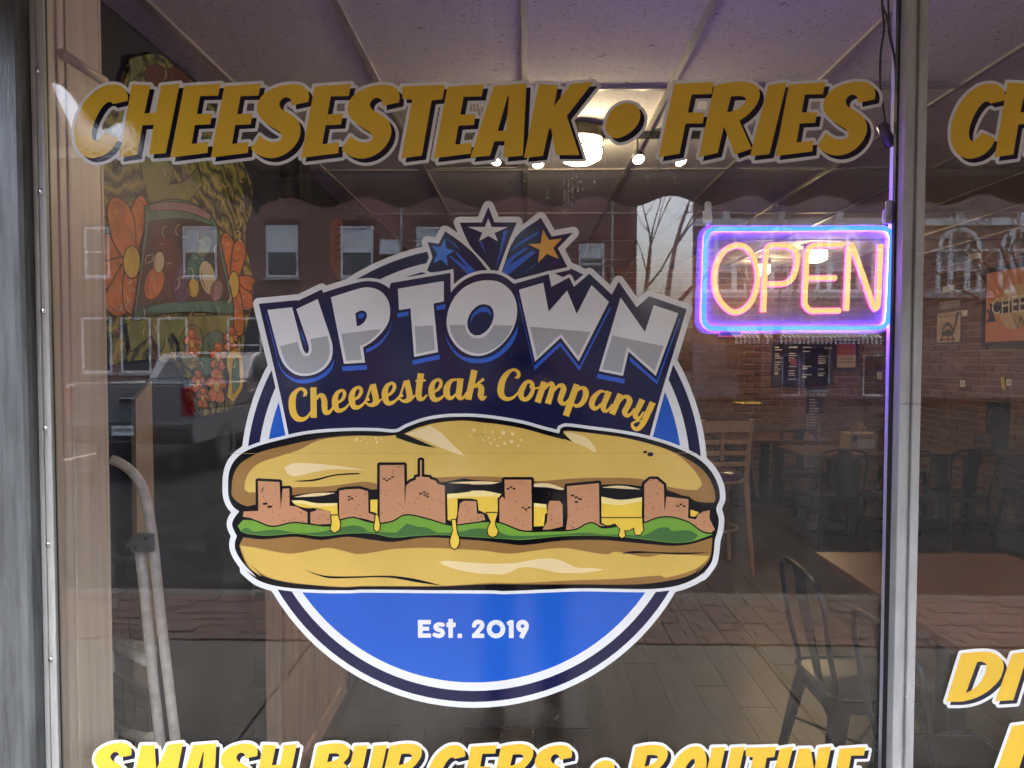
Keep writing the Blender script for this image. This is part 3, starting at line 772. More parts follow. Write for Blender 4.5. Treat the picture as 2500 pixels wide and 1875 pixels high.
# letter shapes, traced once each in the units of the enlargement they were measured in (5.267 per pixel)
G = {
 'E': ((185, 1080), [[(360,163),(830,130),(797,285),(567,290),(525,520),(722,517),(698,652),(500,662),(458,905),(672,880),(662,1020),(185,1080)]]),
 'S': ((700, 968), [[(1437,365),(1448,300),(1435,230),(1400,185),(1340,150),(1250,137),(1150,145),(1040,170),(930,220),(850,280),(800,350),(778,440),(790,510),(830,575),(900,640),(980,695),(1060,745),(1095,785),(1100,820),(1080,855),(1040,875),(980,880),(920,868),(860,835),(815,795),(700,968),(760,1020),(840,1065),(930,1085),(1020,1080),(1120,1045),(1220,975),(1290,890),(1330,800),(1340,720),(1325,650),(1290,590),(1230,540),(1160,495),(1105,465),(1075,430),(1065,390),(1080,350),(1110,320),(1150,305),(1195,318),(1220,350),(1225,410)]]),
 'C': ((380, 760), [[(1065,350),(1070,300),(1050,235),(1010,185),(950,150),(880,140),(790,150),(700,190),(600,265),(510,370),(440,500),(395,630),(380,760),(390,880),(425,970),(490,1045),(570,1082),(640,1085),(740,1060),(830,1005),(895,930),(945,838),(770,755),(740,800),(700,840),(660,868),(625,850),(608,800),(612,720),(640,620),(690,510),(750,420),(800,375),(840,365),(865,375),(878,392)]]),
 'H': ((955, 1078), [[(1120,140),(1358,150),(1280,515),(1428,500),(1495,155),(1735,128),(1555,1025),(1340,1040),(1400,658),(1255,665),(1190,1045),(955,1078)]]),
 'T': ((525, 1090), [[(535,165),(820,155),(1090,143),(1055,330),(915,345),(790,1055),(525,1090),(668,335),(540,325)]]),
 'A': ((1412, 1082), [[(1715,160),(2135,125),(2088,1055),(1838,1080),(1855,868),(1722,872),(1665,1055),(1412,1082)], [(1892,294),(1912,290),(1890,530),(1875,735),(1765,738)]]),
 'K': ((205, 1085), [[(398,135),(645,148),(592,422),(810,135),(1100,105),(757,545),(920,1048),(615,1048),(555,698),(525,720),(450,1057),(205,1085)]]),
 'O.': ((1480, 605), [[(1570,380),(1660,415),(1700,500),(1690,600),(1640,690),(1550,770),(1450,820),(1370,830),(1300,790),(1262,730),(1260,650),(1290,550),(1350,460),(1430,405),(1500,382)]]),
 'F': ((145, 1075), [[(348,132),(858,107),(825,262),(570,270),(520,502),(738,503),(715,640),(492,642),(415,1030),(145,1075)]]),
 'R': ((660, 1075), [[(862,155),(1020,120),(1180,105),(1310,115),(1400,155),(1440,215),(1445,290),(1420,370),(1360,460),(1280,540),(1183,608),(1345,965),(1125,1040),(1020,770),(985,682),(905,1020),(660,1075)], [(1075,295),(1180,290),(1240,300),(1268,325),(1262,358),(1220,415),(1130,470),(1025,502)]]),
 'I': ((1320, 1065), [[(1558,150),(1795,113),(1570,1035),(1320,1065)]]),
 'P': ((660, 1075), [[(862,155),(1020,120),(1180,105),(1310,115),(1400,155),(1440,215),(1445,290),(1420,370),(1360,460),(1280,540),(1150,610),(990,650),(905,1020),(660,1075)], [(1075,295),(1180,290),(1240,300),(1268,325),(1262,358),(1220,415),(1130,470),(1025,502)]]),
 'B': ((660, 1075), [[(862,155),(1020,120),(1180,105),(1310,115),(1400,155),(1440,215),(1440,300),(1405,380),(1330,460),(1390,520),(1415,620),(1390,740),(1310,860),(1200,950),(1080,1000),(900,1040),(660,1075)], [(1075,295),(1180,290),(1240,300),(1262,325),(1240,370),(1170,420),(1035,450)], [(1000,590),(1120,570),(1180,600),(1180,680),(1120,780),(1020,840),(940,860)]]),
 'U': ((0, 1075), [[(210,150),(450,140),(320,760),(310,840),(350,870),(400,830),(430,740),(560,150),(800,130),(650,780),(600,900),(510,1010),(390,1075),(240,1085),(120,1030),(60,920),(70,780)]]),
 'G': ((380, 760), [[(1065,350),(1070,300),(1050,235),(1010,185),(950,150),(880,140),(790,150),(700,190),(600,265),(510,370),(440,500),(395,630),(380,760),(390,880),(425,970),(490,1045),(570,1082),(640,1085),(740,1060),(860,1000),(960,620),(750,640),(720,780),(690,840),(660,868),(625,850),(608,800),(612,720),(640,620),(690,510),(750,420),(800,375),(840,365),(865,375),(878,392)]]),
 'O': ((380, 760), [[(880,140),(790,150),(700,190),(600,265),(510,370),(440,500),(395,630),(380,760),(390,880),(425,970),(490,1045),(570,1082),(640,1085),(740,1060),(840,990),(930,880),(1000,740),(1040,600),(1060,450),(1050,310),(1010,210),(950,155)], [(800,375),(840,370),(850,420),(820,560),(760,720),(700,830),(650,868),(615,840),(612,720),(640,620),(690,510),(750,420)]]),
 'M': ((0, 1080), [[(210,165),(455,160),(480,610),(700,150),(965,122),(790,1030),(550,1050),(640,590),(480,900),(360,905),(345,590),(230,1050),(0,1080)]]),
 'N': ((0, 1080), [[(210,165),(430,160),(490,560),(570,150),(800,125),(620,1030),(390,1050),(290,600),(220,1050),(0,1080)]]),
}
GS = 5.267
def letter_loops(ch, x, y, s=1.0):
    org, loops = G[ch]
    return [smooth([(x + (p[0] - org[0]) / GS * s, y + (p[1] - org[1]) / GS * s) for p in l], True, 38) for l in loops]
def lettering(label, items, s=1.0, grow=7.6, sh=(10.4, 10.0), nm='window_lettering'):
    L0 = items[0]; p0 = on_y(L0[1], L0[2], 0)
    t = thing(nm, label, 'lettering', (p0.x, -0.0005, p0.z))
    o_ = t.location.copy()
    def place(d):
        f = put(d)
        def g(p):
            q = f(p); return (q[0] - o_.x, q[1] - o_.y, q[2] - o_.z)
        return g
    sets = [letter_loops(c, x, y, k) for (c, x, y, k) in items]
    shs = [[[(p[0] + sh[0], p[1] + sh[1]) for p in l] for l in ls] for ls in sets]
    sheet('white_backing', grown(sets + shs, grow), place(6), V_wht, t)
    for ls in shs: sheet('letter_shadow', tess(ls), place(10), V_blk, t)
    for ls in sets: sheet('letter', tess(ls), place(14), V_yel, t)
    return t
top = [('C',182.1,324.3),('H',291.3,384.7),('E',416.6,385),('E',515.1,385),('S',612.9,363.8),('E',735.4,385.6),('S',834.1,365.1),('T',979.7,386.9),('E',1059.4,386.6),('A',1148.1,385.4),('K',1278.9,386),
       ('O.',1521,294.9),('F',1607.5,384.1),('R',1705.3,384.1),('I',1830.6,382.2),('E',1892.3,381.3),('S',1994.8,357.5)]
lettering('yellow CHEESESTEAK and FRIES lettering across the top of the large window', [(c, x, y, 1.0) for c, x, y in top])
KB = 0.71
def yb(x): return 1941.5 + 0.0052 * (x - 200)
low = [('S',221,-17),('M',317,0),('A',431,0),('S',528.5,-17),('H',620,0),('B',748,0),('U',837.5,0),('R',924,0),('G',1043,-44),('E',1126.5,0),('R',1196,0),('S',1295.5,-17),
       ('O.',1471,-62),('P',1524,0),('O',1633,-44),('U',1710,0),('T',1818.7,0),('I',1872,0),('N',1921,0),('E',2026,0)]
lettering('yellow SMASH BURGERS and POUTINE lettering along the bottom edge of the view', [(c, x, yb(x) + d, KB) for c, x, d in low], grow=6.8, sh=(8.8, 8.4))
lettering('two amber letters CH high on the narrower window', [('C',2320.7,324.6,1.02),('H',2427.5,384,1.02)])
G['D'] = ((305, 830), [[(490,230),(620,215),(720,208),(830,210),(920,235),(990,300),(1018,370),(1010,450),(970,550),(890,640),(790,720),(650,790),(500,825),(305,830)], [(690,335),(740,332),(790,350),(805,380),(795,450),(760,530),(700,620),(620,685),(548,722)]])
G['J'] = ((915, 825), [[(1125,235),(1330,205),(1140,810),(915,825)]])
KD = GS / 5.104
lettering('two yellow letters DI low on the narrower window', [('D',2309.8,1712.6,KD),('J',2429.3,1711.6,KD)], sh=(8.6, 8.4))
lettering('single yellow letter I below the DI letters on the narrower window', [('J',2418,1920,KD * 1.28)], sh=(9.6, 9.2))

# ================================================================== ROUND SANDWICH LOGO
lg = thing('logo_decal', 'round blue sandwich logo decal reading UPTOWN Cheesesteak Company in the middle of the window', 'logo', on_y(1157, 1158, 0.0))
lgo = lg.location.copy()
def lp(d):
    f = put(d)
    def g(p):
        q = f(p); return (q[0] - lgo.x, q[1] - lgo.y, q[2] - lgo.z)
    return g
def lpart(name, pts, d, m, sm=True, lim=38, holes=()):
    loops = [smooth(pts, True, lim) if sm else pts] + [smooth(h, True, lim) if sm else h for h in holes]
    return sheet(name, tess(loops), lp(d), m, lg)
zA, zB, zC, zD = Zc(500, 900, 3.16), Zc(1150, 900, 3.16), Zc(600, 1350, 3.16), Zc(1200, 1350, 3.16)
z5, z6, z7, z8 = Zc(620, 660, 5.53), Zc(940, 640, 5.531), Zc(1240, 640, 4.809), Zc(1020, 480, 5.395)
CX, CY = 1157, 1158
badge = ([(708.8, 1080), (684.2, 960)] + z5([(68,452),(585,402),(595,412),(915,258),(938,302),(1180,225),(1400,165),(1500,148),(1600,148),(1700,168),(1780,208),(1830,247)]) +
         z6([(60,355),(78,283),(885,145),(888,410),(960,330),(1050,255),(1150,200),(1280,160),(1400,152),(1520,162),(1640,215),(1740,293)]) +
         z7([(480,140),(510,290),(720,180),(775,290),(955,135),(1220,382),(1300,228),(1510,530),(1660,400),(2098,552),(1800,1539)]) + [(1581.9, 1080)])
badge = smooth(badge, True, 30)
starL = z8([(130,600),(275,622),(362,458),(540,580),(690,705),(800,820),(915,968),(800,1100),(470,1150),(470,955),(180,1000),(120,975),(195,800)])
starM = z8([(930,135),(1010,340),(1305,342),(1200,590),(1055,985),(965,970),(870,850),(690,650),(550,342),(845,342)])
starR = z8([(1285,540),(1620,280),(1765,525),(2045,475),(1845,682),(1972,930),(1760,975),(1280,1095),(1105,990)])
bunO = smooth(zA([(182,930),(190,800),(230,710),(310,640),(430,590),(600,545),(760,510),(930,490),(1150,480),(1330,482),(1480,490),(1560,450),(1700,400),(1850,375),(2000,370)]) +
       zB([(60,374),(200,390),(400,425),(560,470),(680,500),(690,460),(730,445),(900,465),(1100,490),(1300,525),(1500,580),(1640,635),(1760,700),(1850,790),(1905,900),(1918,1000),(1890,1080),(1910,1160),(1900,1250),(1880,1320),(1870,1420),(1850,1500),(1780,1590)]) +
       zD([(1650,140),(1560,200),(1430,250),(1250,275),(1000,275),(700,270),(400,280),(100,292)]) + zC([(1900,287),(1500,285),(900,280),(800,285),(500,280),(250,255),(100,210),(0,130)]) +
       zA([(400,1605),(300,1500),(240,1400),(235,1340),(250,1290),(215,1210),(225,1160),(268,1100),(220,1060),(190,1000)]), True, 38)
corner_bits = [z8([(1820,1020),(2055,970),(2180,1028),(2070,1120),(2015,1005),(1905,1060)])]
wb = grown([[circ(CX, CY, 555.5, 96)], [badge], [starL], [starM], [starR], [bunO], [z8([(2055,968),(2185,1030),(2060,1150),(1900,1100)])]], 14.3, 6)
sheet('white_backing', wb, lp(6), V_wht, lg)
sheet('navy_ring', tess([circ(CX, CY, 555.5, 120), circ(CX, CY, 528.5, 120)]), lp(9), V_navy, lg)
sheet('blue_disc', tess([circ(CX, CY, 508, 120)]), lp(9), V_blue, lg)
# white rims that part the shapes inside the disc
for nm, shp, r_ in (('star_rim', starL, 8), ('star_rim', starM, 8), ('star_rim', starR, 8)): sheet(nm, grown([[shp]], r_), lp(11), V_wht, lg)
for nm, pts in (('star_field', starL), ('star_field', starM), ('star_field', starR)): lpart(nm, pts, 13, V_navy)
for bt in corner_bits: lpart('navy_sliver', bt, 15, V_navy, False)
lpart('navy_sliver', z6([(255,208),(500,135),(525,160)]), 13, V_navy, False)
lpart('blue_star', z8([(355,548),(378,682),(490,715),(380,775),(400,918),(305,828),(207,878),(258,748),(180,648),(300,668)]), 16, V_sky, False)
lpart('white_star', z8([(928,285),(975,400),(1190,402),(1012,480),(1055,590),(930,518),(805,590),(850,475),(660,400),(885,400)]), 16, V_wht, False)
lpart('gold_star', z8([(1648,435),(1730,575),(1900,552),(1785,678),(1858,822),(1700,755),(1585,872),(1605,700),(1452,628),(1618,618)]), 16, V_star, False)
for pts in ([(412,785),(440,785),(660,942),(490,740),(520,735),(765,990),(665,1030)], [(378,556),(400,562),(500,630),(548,702),(480,640)], [(1128,455),(1188,435),(1100,740),(1022,965),(1080,720)], [(815,600),(848,600),(905,780)],
            [(1590,460),(1585,492),(1400,600),(1215,728),(1245,690),(1360,590)], [(1172,835),(1420,668),(1448,688),(1300,790),(1180,920),(1505,712),(1552,735),(1190,1030),(1112,1000)], [(1555,880),(1540,905),(1370,1045)], [(1840,830),(1820,850),(1690,940)]):
    lpart('blue_streak', z8(pts), 16, V_blue2, False)
sheet('badge_rim', grown([[badge]], 7.6), lp(17), V_wht, lg)
lpart('badge', badge, 20, V_navy, False)
# UPTOWN
U_ = {'U': (z5, [(185,535),(518,500),(600,810),(660,1040),(680,1090),(710,1125),(735,1110),(745,1070),(735,1000),(660,770),(575,525),(862,388),(960,680),(1040,920),(1065,1040),(1058,1160),(1020,1250),(940,1340),(830,1400),(700,1425),(580,1410),(480,1350),(400,1260),(350,1150),(310,1010),(250,780)], [],
       [(355,1025),(590,965),(630,1090),(665,1145),(710,1165),(755,1145),(782,1090),(780,1000),(760,930),(990,885),(1020,990),(1025,1090),(1005,1190),(950,1280),(850,1355),(740,1390),(620,1385),(520,1340),(440,1250),(395,1150)],
       [[(315,1190),(380,1330),(470,1420),(580,1470),(700,1470),(830,1445),(950,1380),(1040,1290),(1090,1185),(1060,1320),(990,1410),(880,1480),(750,1520),(640,1525),(540,1500),(450,1440),(380,1360),(335,1270)], [(155,588),(163,588),(250,880),(325,1200),(312,1180),(240,880)], [(622,775),(665,880),(715,1045),(650,900)]]),
 'P': (z5, [(1042,365),(1450,240),(1560,232),(1680,265),(1770,340),(1825,440),(1840,560),(1820,690),(1760,800),(1680,890),(1590,970),(1475,1040),(1502,1245),(1218,1262)], [[(1370,580),(1440,545),(1490,545),(1525,580),(1528,630),(1490,700),(1440,740),(1392,758)]],
       [(1180,857),(1720,790),(1670,860),(1590,930),(1520,980),(1430,1020),(1458,1205),(1250,1222)],
       [[(1408,592),(1480,575),(1500,600),(1480,640),(1418,655)], [(1190,1300),(1525,1280),(1530,1340),(1200,1360)], [(1862,665),(1835,790),(1760,900),(1660,990),(1515,1070),(1520,1115),(1660,1040),(1760,940),(1840,800)]]),
 'T': (z6, [(175,360),(795,255),(795,530),(655,560),(718,1215),(395,1280),(345,625),(192,648)], [], [(402,868),(645,855),(678,1185),(427,1238)],
       [[(168,690),(315,665),(317,722),(172,750)], [(695,590),(817,568),(817,628),(697,652)], [(368,1328),(740,1250),(745,1308),(372,1387)]]),
 'O': (z6, [(1410,248),(1530,265),(1640,330),(1720,420),(1770,540),(1783,680),(1760,820),(1700,960),(1600,1090),(1480,1190),(1340,1255),(1220,1265),(1090,1230),(970,1140),(880,1010),(838,880),(835,760),(870,610),(950,460),(1060,350),(1180,285),(1300,252)],
       [[(1350,570),(1420,590),(1460,650),(1468,730),(1440,830),(1380,920),(1290,985),(1210,990),(1150,950),(1115,870),(1118,780),(1160,680),(1230,605),(1290,575)]],
       [(872,848),(1078,848),(1100,930),(1150,1000),(1220,1028),(1310,1020),(1400,960),(1470,850),(1722,855),(1680,960),(1580,1090),(1470,1170),(1340,1222),(1230,1230),(1100,1190),(980,1100),(900,970)],
       [[(815,965),(860,1080),(950,1200),(1060,1275),(1200,1302),(1350,1295),(1500,1235),(1630,1120),(1730,980),(1803,855),(1770,1000),(1680,1150),(1550,1270),(1400,1345),(1250,1365),(1110,1345),(990,1280),(900,1180),(840,1070)],
        [(1155,825),(1170,730),(1230,655),(1310,608),(1380,612),(1420,660),(1432,730),(1390,680),(1320,672),(1250,695),(1190,750)]]),
 'W': (z7, [(130,325),(415,243),(478,580),(695,335),(808,608),(980,270),(1185,467),(830,1165),(620,887),(318,1168)], [], [(260,757),(970,820),(825,1105),(622,840),(342,1108)],
       [[(310,1215),(615,935),(838,1225),(1200,518),(1210,540),(838,1275),(615,985),(308,1275)], [(106,378),(112,380),(308,1230),(300,1225)]]),
 'N': (z7, [(1322,415),(1608,820),(1710,505),(2000,600),(1735,1335),(1415,1050),(1350,1335),(1068,1278)], [], [(1225,862),(1828,985),(1720,1280),(1398,990),(1330,1298),(1105,1255)],
       [[(1055,1310),(1372,1375),(1365,1425),(1040,1360)], [(1435,1112),(1745,1390),(2013,655),(2026,655),(1750,1435),(1430,1160)]])}
for ch in 'UPTOWN':
    zf, out, holes, grey, blues = U_[ch]
    curved = ch in 'UPO'
    lpart('letter', zf(out), 23, V_wht, curved, 30, [zf(h) for h in holes])
    lpart('letter_shade', zf(grey), 26, V_grey, curved, 30)
    for b in blues: lpart('letter_accent', zf(b), 23, V_blue2, curved and len(b) > 5)
# script line
s1, s2, s3, s4 = Zc(690, 890, 8.193), Zc(940, 880, 8.193), Zc(1190, 880, 9.217), Zc(1400, 900, 9.217)
def zs(z, k, st, dx=0, dy=0):
    o = []
    for s in st:
        q = z([(p[0], p[1]) for p in s]); o.append([(a[0] + dx, a[1] + dy, p[2] / k) for a, p in zip(q, s)])
    return o
ee = [[(1110,762,45),(1190,705,60),(1242,605,72),(1225,535,66),(1170,520,58),(1090,580,85),(1052,700,125),(1058,820,125),(1100,910,100),(1180,915,75),(1260,870,50),(1325,795,34)]]
ss = [[(1650,765,40),(1700,640,42),(1762,450,46)], [(1805,392,122),(1836,530,122)], [(1836,530,122),(1866,660,124),(1862,755,112),(1800,806,82),(1720,800,52),(1672,760,36)], [(1708,690,60),(1712,696,62),(1704,712,40)], [(1880,785,66),(1930,740,44),(1975,695,36)]]
script = [
 zs(s1, 8.193, [[(425,622,30),(458,600,64),(452,530,76),(400,487,60),(340,490,60),(262,550,85),(208,650,132),(194,800,142),(216,950,140),(280,1060,126),(360,1096,98),(450,1080,72),(530,1010,46),(580,920,36)]]),
 zs(s1, 8.193, [[(620,456,124),(627,1064,124)], [(680,690,50),(740,618,68),(800,628,104),(838,720,116),(842,850,118),(862,950,104),(920,958,82),(975,912,52),(1012,850,36)]]),
 zs(s1, 8.193, ee), zs(s1, 8.193, ee, 335/8.193, -62/8.193), zs(s1, 8.193, ss), zs(s1, 8.193, ee, 121.8, -17.9), zs(s1, 8.193, ss, 82.2, -9.4),
 zs(s2, 8.193, [[(720,258,130),(690,500,124)], [(690,500,124),(674,660,126),(692,752,112),(760,768,62),(835,695,36)], [(612,411,38),(818,398,38)]]),
 zs(s1, 8.193, ee, 235.4, -26.5),
 zs(s2, 8.193, [[(1440,388,40),(1380,384,58),(1300,430,88),(1242,540,128),(1234,660,130),(1282,745,92),(1350,742,62),(1410,680,40)], [(1510,356,128),(1490,560,120)], [(1490,560,120),(1474,690,120),(1500,752,84),(1570,742,52),(1625,650,36)]]),
 zs(s2, 8.193, [[(1790,194,128),(1664,782,126)], [(1778,520,36),(1980,368,62)], [(1780,520,60),(1850,500,86),(1915,530,110),(1926,610,122),(1916,700,122),(1950,764,80),(2020,722,30)]]),
 zs(s3, 9.217, [[(630,385,34),(690,366,80),(702,290,82),(640,218,66),(560,212,62),(440,300,110),(344,450,142),(304,620,156),(312,760,142),(400,858,98),(520,858,76),(620,800,52),(690,715,36)]]),
 zs(s3, 9.217, [[(1000,600,70),(1012,535,92),(960,478,80),(880,490,88),(800,600,128),(752,720,136),(772,835,112),(845,880,86),(930,835,100),(1005,720,96),(1030,610,72),(1010,530,60)], [(975,580,60),(985,605,66),(1000,620,50)], [(1050,634,46),(1185,606,46)]]),
 zs(s3, 9.217, [[(1280,478,140),(1127,945,140)], [(1290,640,50),(1370,550,68),(1440,520,92),(1474,600,124)], [(1474,600,126),(1360,972,138)], [(1510,670,46),(1590,580,68),(1680,566,104),(1712,645,132),(1668,780,130),(1640,895,124),(1700,975,88),(1790,930,54),(1860,820,38)]]),
 zs(s3, 9.217, [[(2015,538,144),(1762,1246,146)]]) + zs(s4, 9.217, [[(60,520,50),(140,448,66),(230,440,92),(278,525,132),(258,660,130),(180,785,110),(80,840,80),(0,806,62),(-40,765,44)]]),
 zs(s4, 9.217, [[(710,525,40),(620,505,66),(530,565,100),(444,680,134),(412,800,132),(460,895,92),(540,880,70),(605,800,46)], [(800,512,138),(730,680,130)], [(730,680,130),(668,850,130),(700,948,88),(780,930,62),(860,815,42)]]),
 zs(s4, 9.217, [[(1060,572,142),(864,1022,142)], [(1050,740,42),(1130,642,66),(1220,642,104),(1262,725,132),(1208,860,130),(1150,978,128),(1200,1056,88),(1290,1018,62),(1360,905,42)]]),
 zs(s4, 9.217, [[(1550,692,142),(1460,880,130)], [(1460,880,130),(1388,1040,124),(1430,1116,86),(1500,1090,62),(1570,985,46)], [(1785,757,144),(1680,980,140)], [(1680,980,140),(1570,1210,130),(1480,1335,102),(1400,1360,86),(1332,1305,70),(1322,1240,58),(1380,1196,44),(1505,1165,32)]]),
]
for st in script: sheet('script_letter', strokes(st), lp(24), V_gold, lg)
# sandwich
sheet('sandwich_rim', grown([[bunO]], 7.8), lp(27), V_wht, lg)
lpart('sandwich_outline', bunO, 30, V_ink, False)
bun_top_edge = zA([(210,930),(225,820),(270,740),(340,690),(440,640),(640,590),(800,555),(1000,525),(1200,515),(1380,518),(1535,500),(1640,455),(1800,415),(1950,400),(2050,402)]) + zB([(100,415),(200,425),(400,460),(600,515),(716,545),(712,480),(760,478),(1000,505),(1200,535),(1450,600),(1600,660),(1740,740),(1820,820),(1870,920),(1885,1010),(1870,1032)])
bun_bot_edge = zB([(1750,1025),(1690,1000),(1505,935),(1310,905),(1160,890),(1010,895),(720,920),(485,875),(230,870),(0,855)]) + zA([(2000,845),(1870,870),(1600,910),(1330,930),(1030,940),(680,975),(600,1000),(420,1040),(330,1062),(260,1030),(215,980)])
lpart('top_bun', bun_top_edge + bun_bot_edge, 33, V_bund)
lpart('top_bun_crust', zA([(310,930),(315,870),(345,800),(420,730),(560,680),(720,630),(860,560),(1000,530),(1200,517),(1380,520),(1535,502),(1640,457),(1800,417),(1950,402),(2050,404)]) + zB([(100,417),(200,427),(400,462),(600,517),(716,547),(714,482),(760,480),(1000,507),(1200,537),(1450,602),(1590,665),(1700,760),(1770,860),(1778,900),(1740,935),(1650,930),(1500,905),(1310,850),(1000,840),(800,845),(480,866),(230,835),(0,830)]) + zA([(1800,838),(1500,870),(1330,885),(1240,870),(1080,890),(900,910),(680,915),(420,950),(340,955)]), 36, V_bun)
for pts, z in (([(1545,502),(1740,440),(1830,500),(1920,590),(2010,672),(1900,640),(1760,580),(1640,530)], zA), ([(615,760),(680,730),(800,728),(1000,745),(1260,782),(1000,775),(830,800),(700,830),(640,810)], zA), ([(718,484),(800,500),(900,540),(960,610),(960,650),(880,600),(780,560)], zB)):
    lpart('crust_highlight', z(pts), 39, V_cream)
for pts, z in (([(1470,488),(1535,500),(1640,545),(1785,610),(1650,588),(1480,532)], zA), ([(676,502),(692,468),(720,505),(785,565),(700,532)], zB), ([(680,866),(850,850),(1000,815),(1180,803),(1210,812),(1000,826),(860,864),(750,870)], zA)):
    lpart('crease', z(pts), 40, V_ink)
for (a, b, r_) in ((1172,546,12),(1205,558,6),(1237,541,5),(1258,574,6),(1279,552,5),(1318,534,9),(1330,567,9),(1364,545,6),(1374,565,4),(2076,470,13),(2047,520,7),(2098,514,9),(2145,512,8),(2113,565,6),(2146,550,10),(2062,556,5),(2166,476,6)):
    q = zA([(a, b)])[0]; lpart('seed', circ(q[0], q[1], r_ / 3.16, 12), 39, V_cream, False)
for (a, b, r_) in ((23,472,13),(45,513,8),(90,512,8),(112,476,5),(168,488,10),(93,550,10),(136,533,6),(182,546,7),(249,494,16),(321,502,12),(230,530,7),(151,574,10),(207,594,10),(260,576,12),(313,562,15),(386,548,10),(366,594,9),(60,566,7),(8,555,5)):
    q = zB([(a, b)])[0]; lpart('seed', circ(q[0], q[1], r_ / 3.16, 12), 39, V_cream, False)
for (a, b, r_, ry) in ((1342,642,16,10),(1382,660,24,17)):
    q = zB([(a, b)])[0]; lpart('dark_spot', circ(q[0], q[1], r_ / 3.16, 16, ry / 3.16), 40, V_ink, False)
for pts, z in (([(690,990),(800,965),(920,955),(1012,957),(900,980)], zA), ([(1880,880),(2000,870),(2150,872),(2212,890),(2050,888)], zA), ([(0,868),(120,868),(228,876),(150,890),(0,892)], zB), ([(485,885),(600,885),(720,925),(700,935),(600,915),(485,910)], zB), ([(1010,915),(1100,902),(1200,905),(1310,930),(1200,926)], zB)):
    lpart('bread_edge', z(pts), 42, V_cream)
chs = [(zA, [(672,1015),(760,1015),(860,1035),(1025,1035),(1025,1062),(1032,1140),(1048,1195),(1040,1240),(1005,1262),(975,1240),(984,1180),(972,1100),(860,1074),(780,1072),(700,1047)]),
       (zA, [(1280,1010),(1335,1008),(1335,1130),(1352,1200),(1350,1238),(1330,1255),(1310,1235),(1315,1180),(1322,1110),(1280,1100)]),
       (zA, [(1872,965),(1990,955),(2120,940),(2212,962),(2212,1000),(1950,1000),(1948,1110),(1935,1180),(1944,1250),(1964,1320),(1950,1370),(1928,1388),(1902,1370),(1895,1320),(1915,1250),(1905,1172),(1875,1165)]),
       (zB, [(0,940),(100,940),(235,965),(205,1000),(205,1110),(185,1190),(207,1250),(195,1285),(165,1295),(137,1280),(130,1240),(155,1180),(120,1120),(60,1090),(50,1010),(0,1000)]),
       (zB, [(485,1035),(580,1045),(588,1110),(570,1120),(562,1212),(485,1215)]),
       (zB, [(1005,985),(1150,1010),(1318,990),(1315,1180),(1327,1240),(1300,1280),(1265,1275),(1255,1222),(1210,1245),(1180,1240),(1187,1290),(1160,1303),(1140,1285),(1150,1235),(1110,1190),(1050,1205),(1005,1185)]),
       (zB, [(1690,1085),(1755,1105),(1725,1140),(1690,1135)])]
meat = [zA([(297,1140),(305,1100),(418,1095),(415,865),(580,873),(582,920),(590,1070),(605,925),(655,922),(658,1055),(705,1060),(795,1105),(795,1190),(690,1180),(510,1215),(420,1180),(360,1150)]),
        zA([(818,1105),(860,1095),(862,1082),(965,1098),(985,1130),(975,1195),(880,1200),(818,1190)]),
        zA([(1040,940),(1090,930),(1195,925),(1262,945),(1265,1110),(1310,1125),(1315,1180),(1250,1160),(1150,1140),(1040,1165)]),
        zA([(1352,742),(1540,742),(1545,1060),(1555,900),(1590,870),(1630,855),(1632,835),(1663,832),(1663,705),(1675,705),(1675,832),(1735,838),(1740,850),(1780,862),(1800,890),(1852,900),(1858,1190),(1890,1200),(1700,1165),(1560,1140),(1450,1190),(1352,1210)]),
        zA([(1950,1205),(1955,1120),(1970,1040),(1998,1018),(2095,1020),(2100,1115),(2150,1120),(2165,1165),(2050,1190)]),
        zB([(220,1005),(245,985),(262,1010),(258,855),(465,855),(470,1245),(380,1255),(220,1200)]), zB([(550,1240),(585,1180),(595,1050),(605,1018),(683,1018),(705,1045),(708,1215),(600,1240)]),
        zB([(740,905),(985,882),(990,1195),(1035,1210),(900,1215),(800,1250),(730,1240),(745,1150)]),
        zB([(1335,890),(1380,850),(1430,850),(1485,895),(1490,1095),(1505,985),(1675,1005),(1672,1150),(1735,1160),(1745,1125),(1790,1100),(1840,1090),(1835,1150),(1878,1240),(1840,1270),(1760,1260),(1650,1195),(1500,1170),(1335,1200)])]
for m_ in meat: sheet('meat_outline', grown([[m_]], 6.6, 5), lp(41), V_ink, lg)
for z, pts in chs[:]: lpart('cheese', z(pts), 44, V_chs)
for z, pts in ((zA, [(672,1015),(760,1015),(860,1035),(1025,1035),(1025,1052),(860,1062),(760,1040),(690,1035)]), (zA, [(1872,965),(1990,955),(2120,940),(2212,962),(2212,985),(2050,985),(1872,1000)]), (zB, [(0,940),(100,940),(235,965),(218,988),(100,975),(0,975)]), (zB, [(1005,985),(1150,1010),(1318,990),(1317,1020),(1150,1050),(1005,1035)]), (zB, [(485,1035),(580,1045),(583,1070),(485,1062)])):
    lpart('cheese_edge', z(pts), 46, V_chsl)
for m_ in meat: lpart('meat', m_, 45, V_meat, False)
random.seed(3)
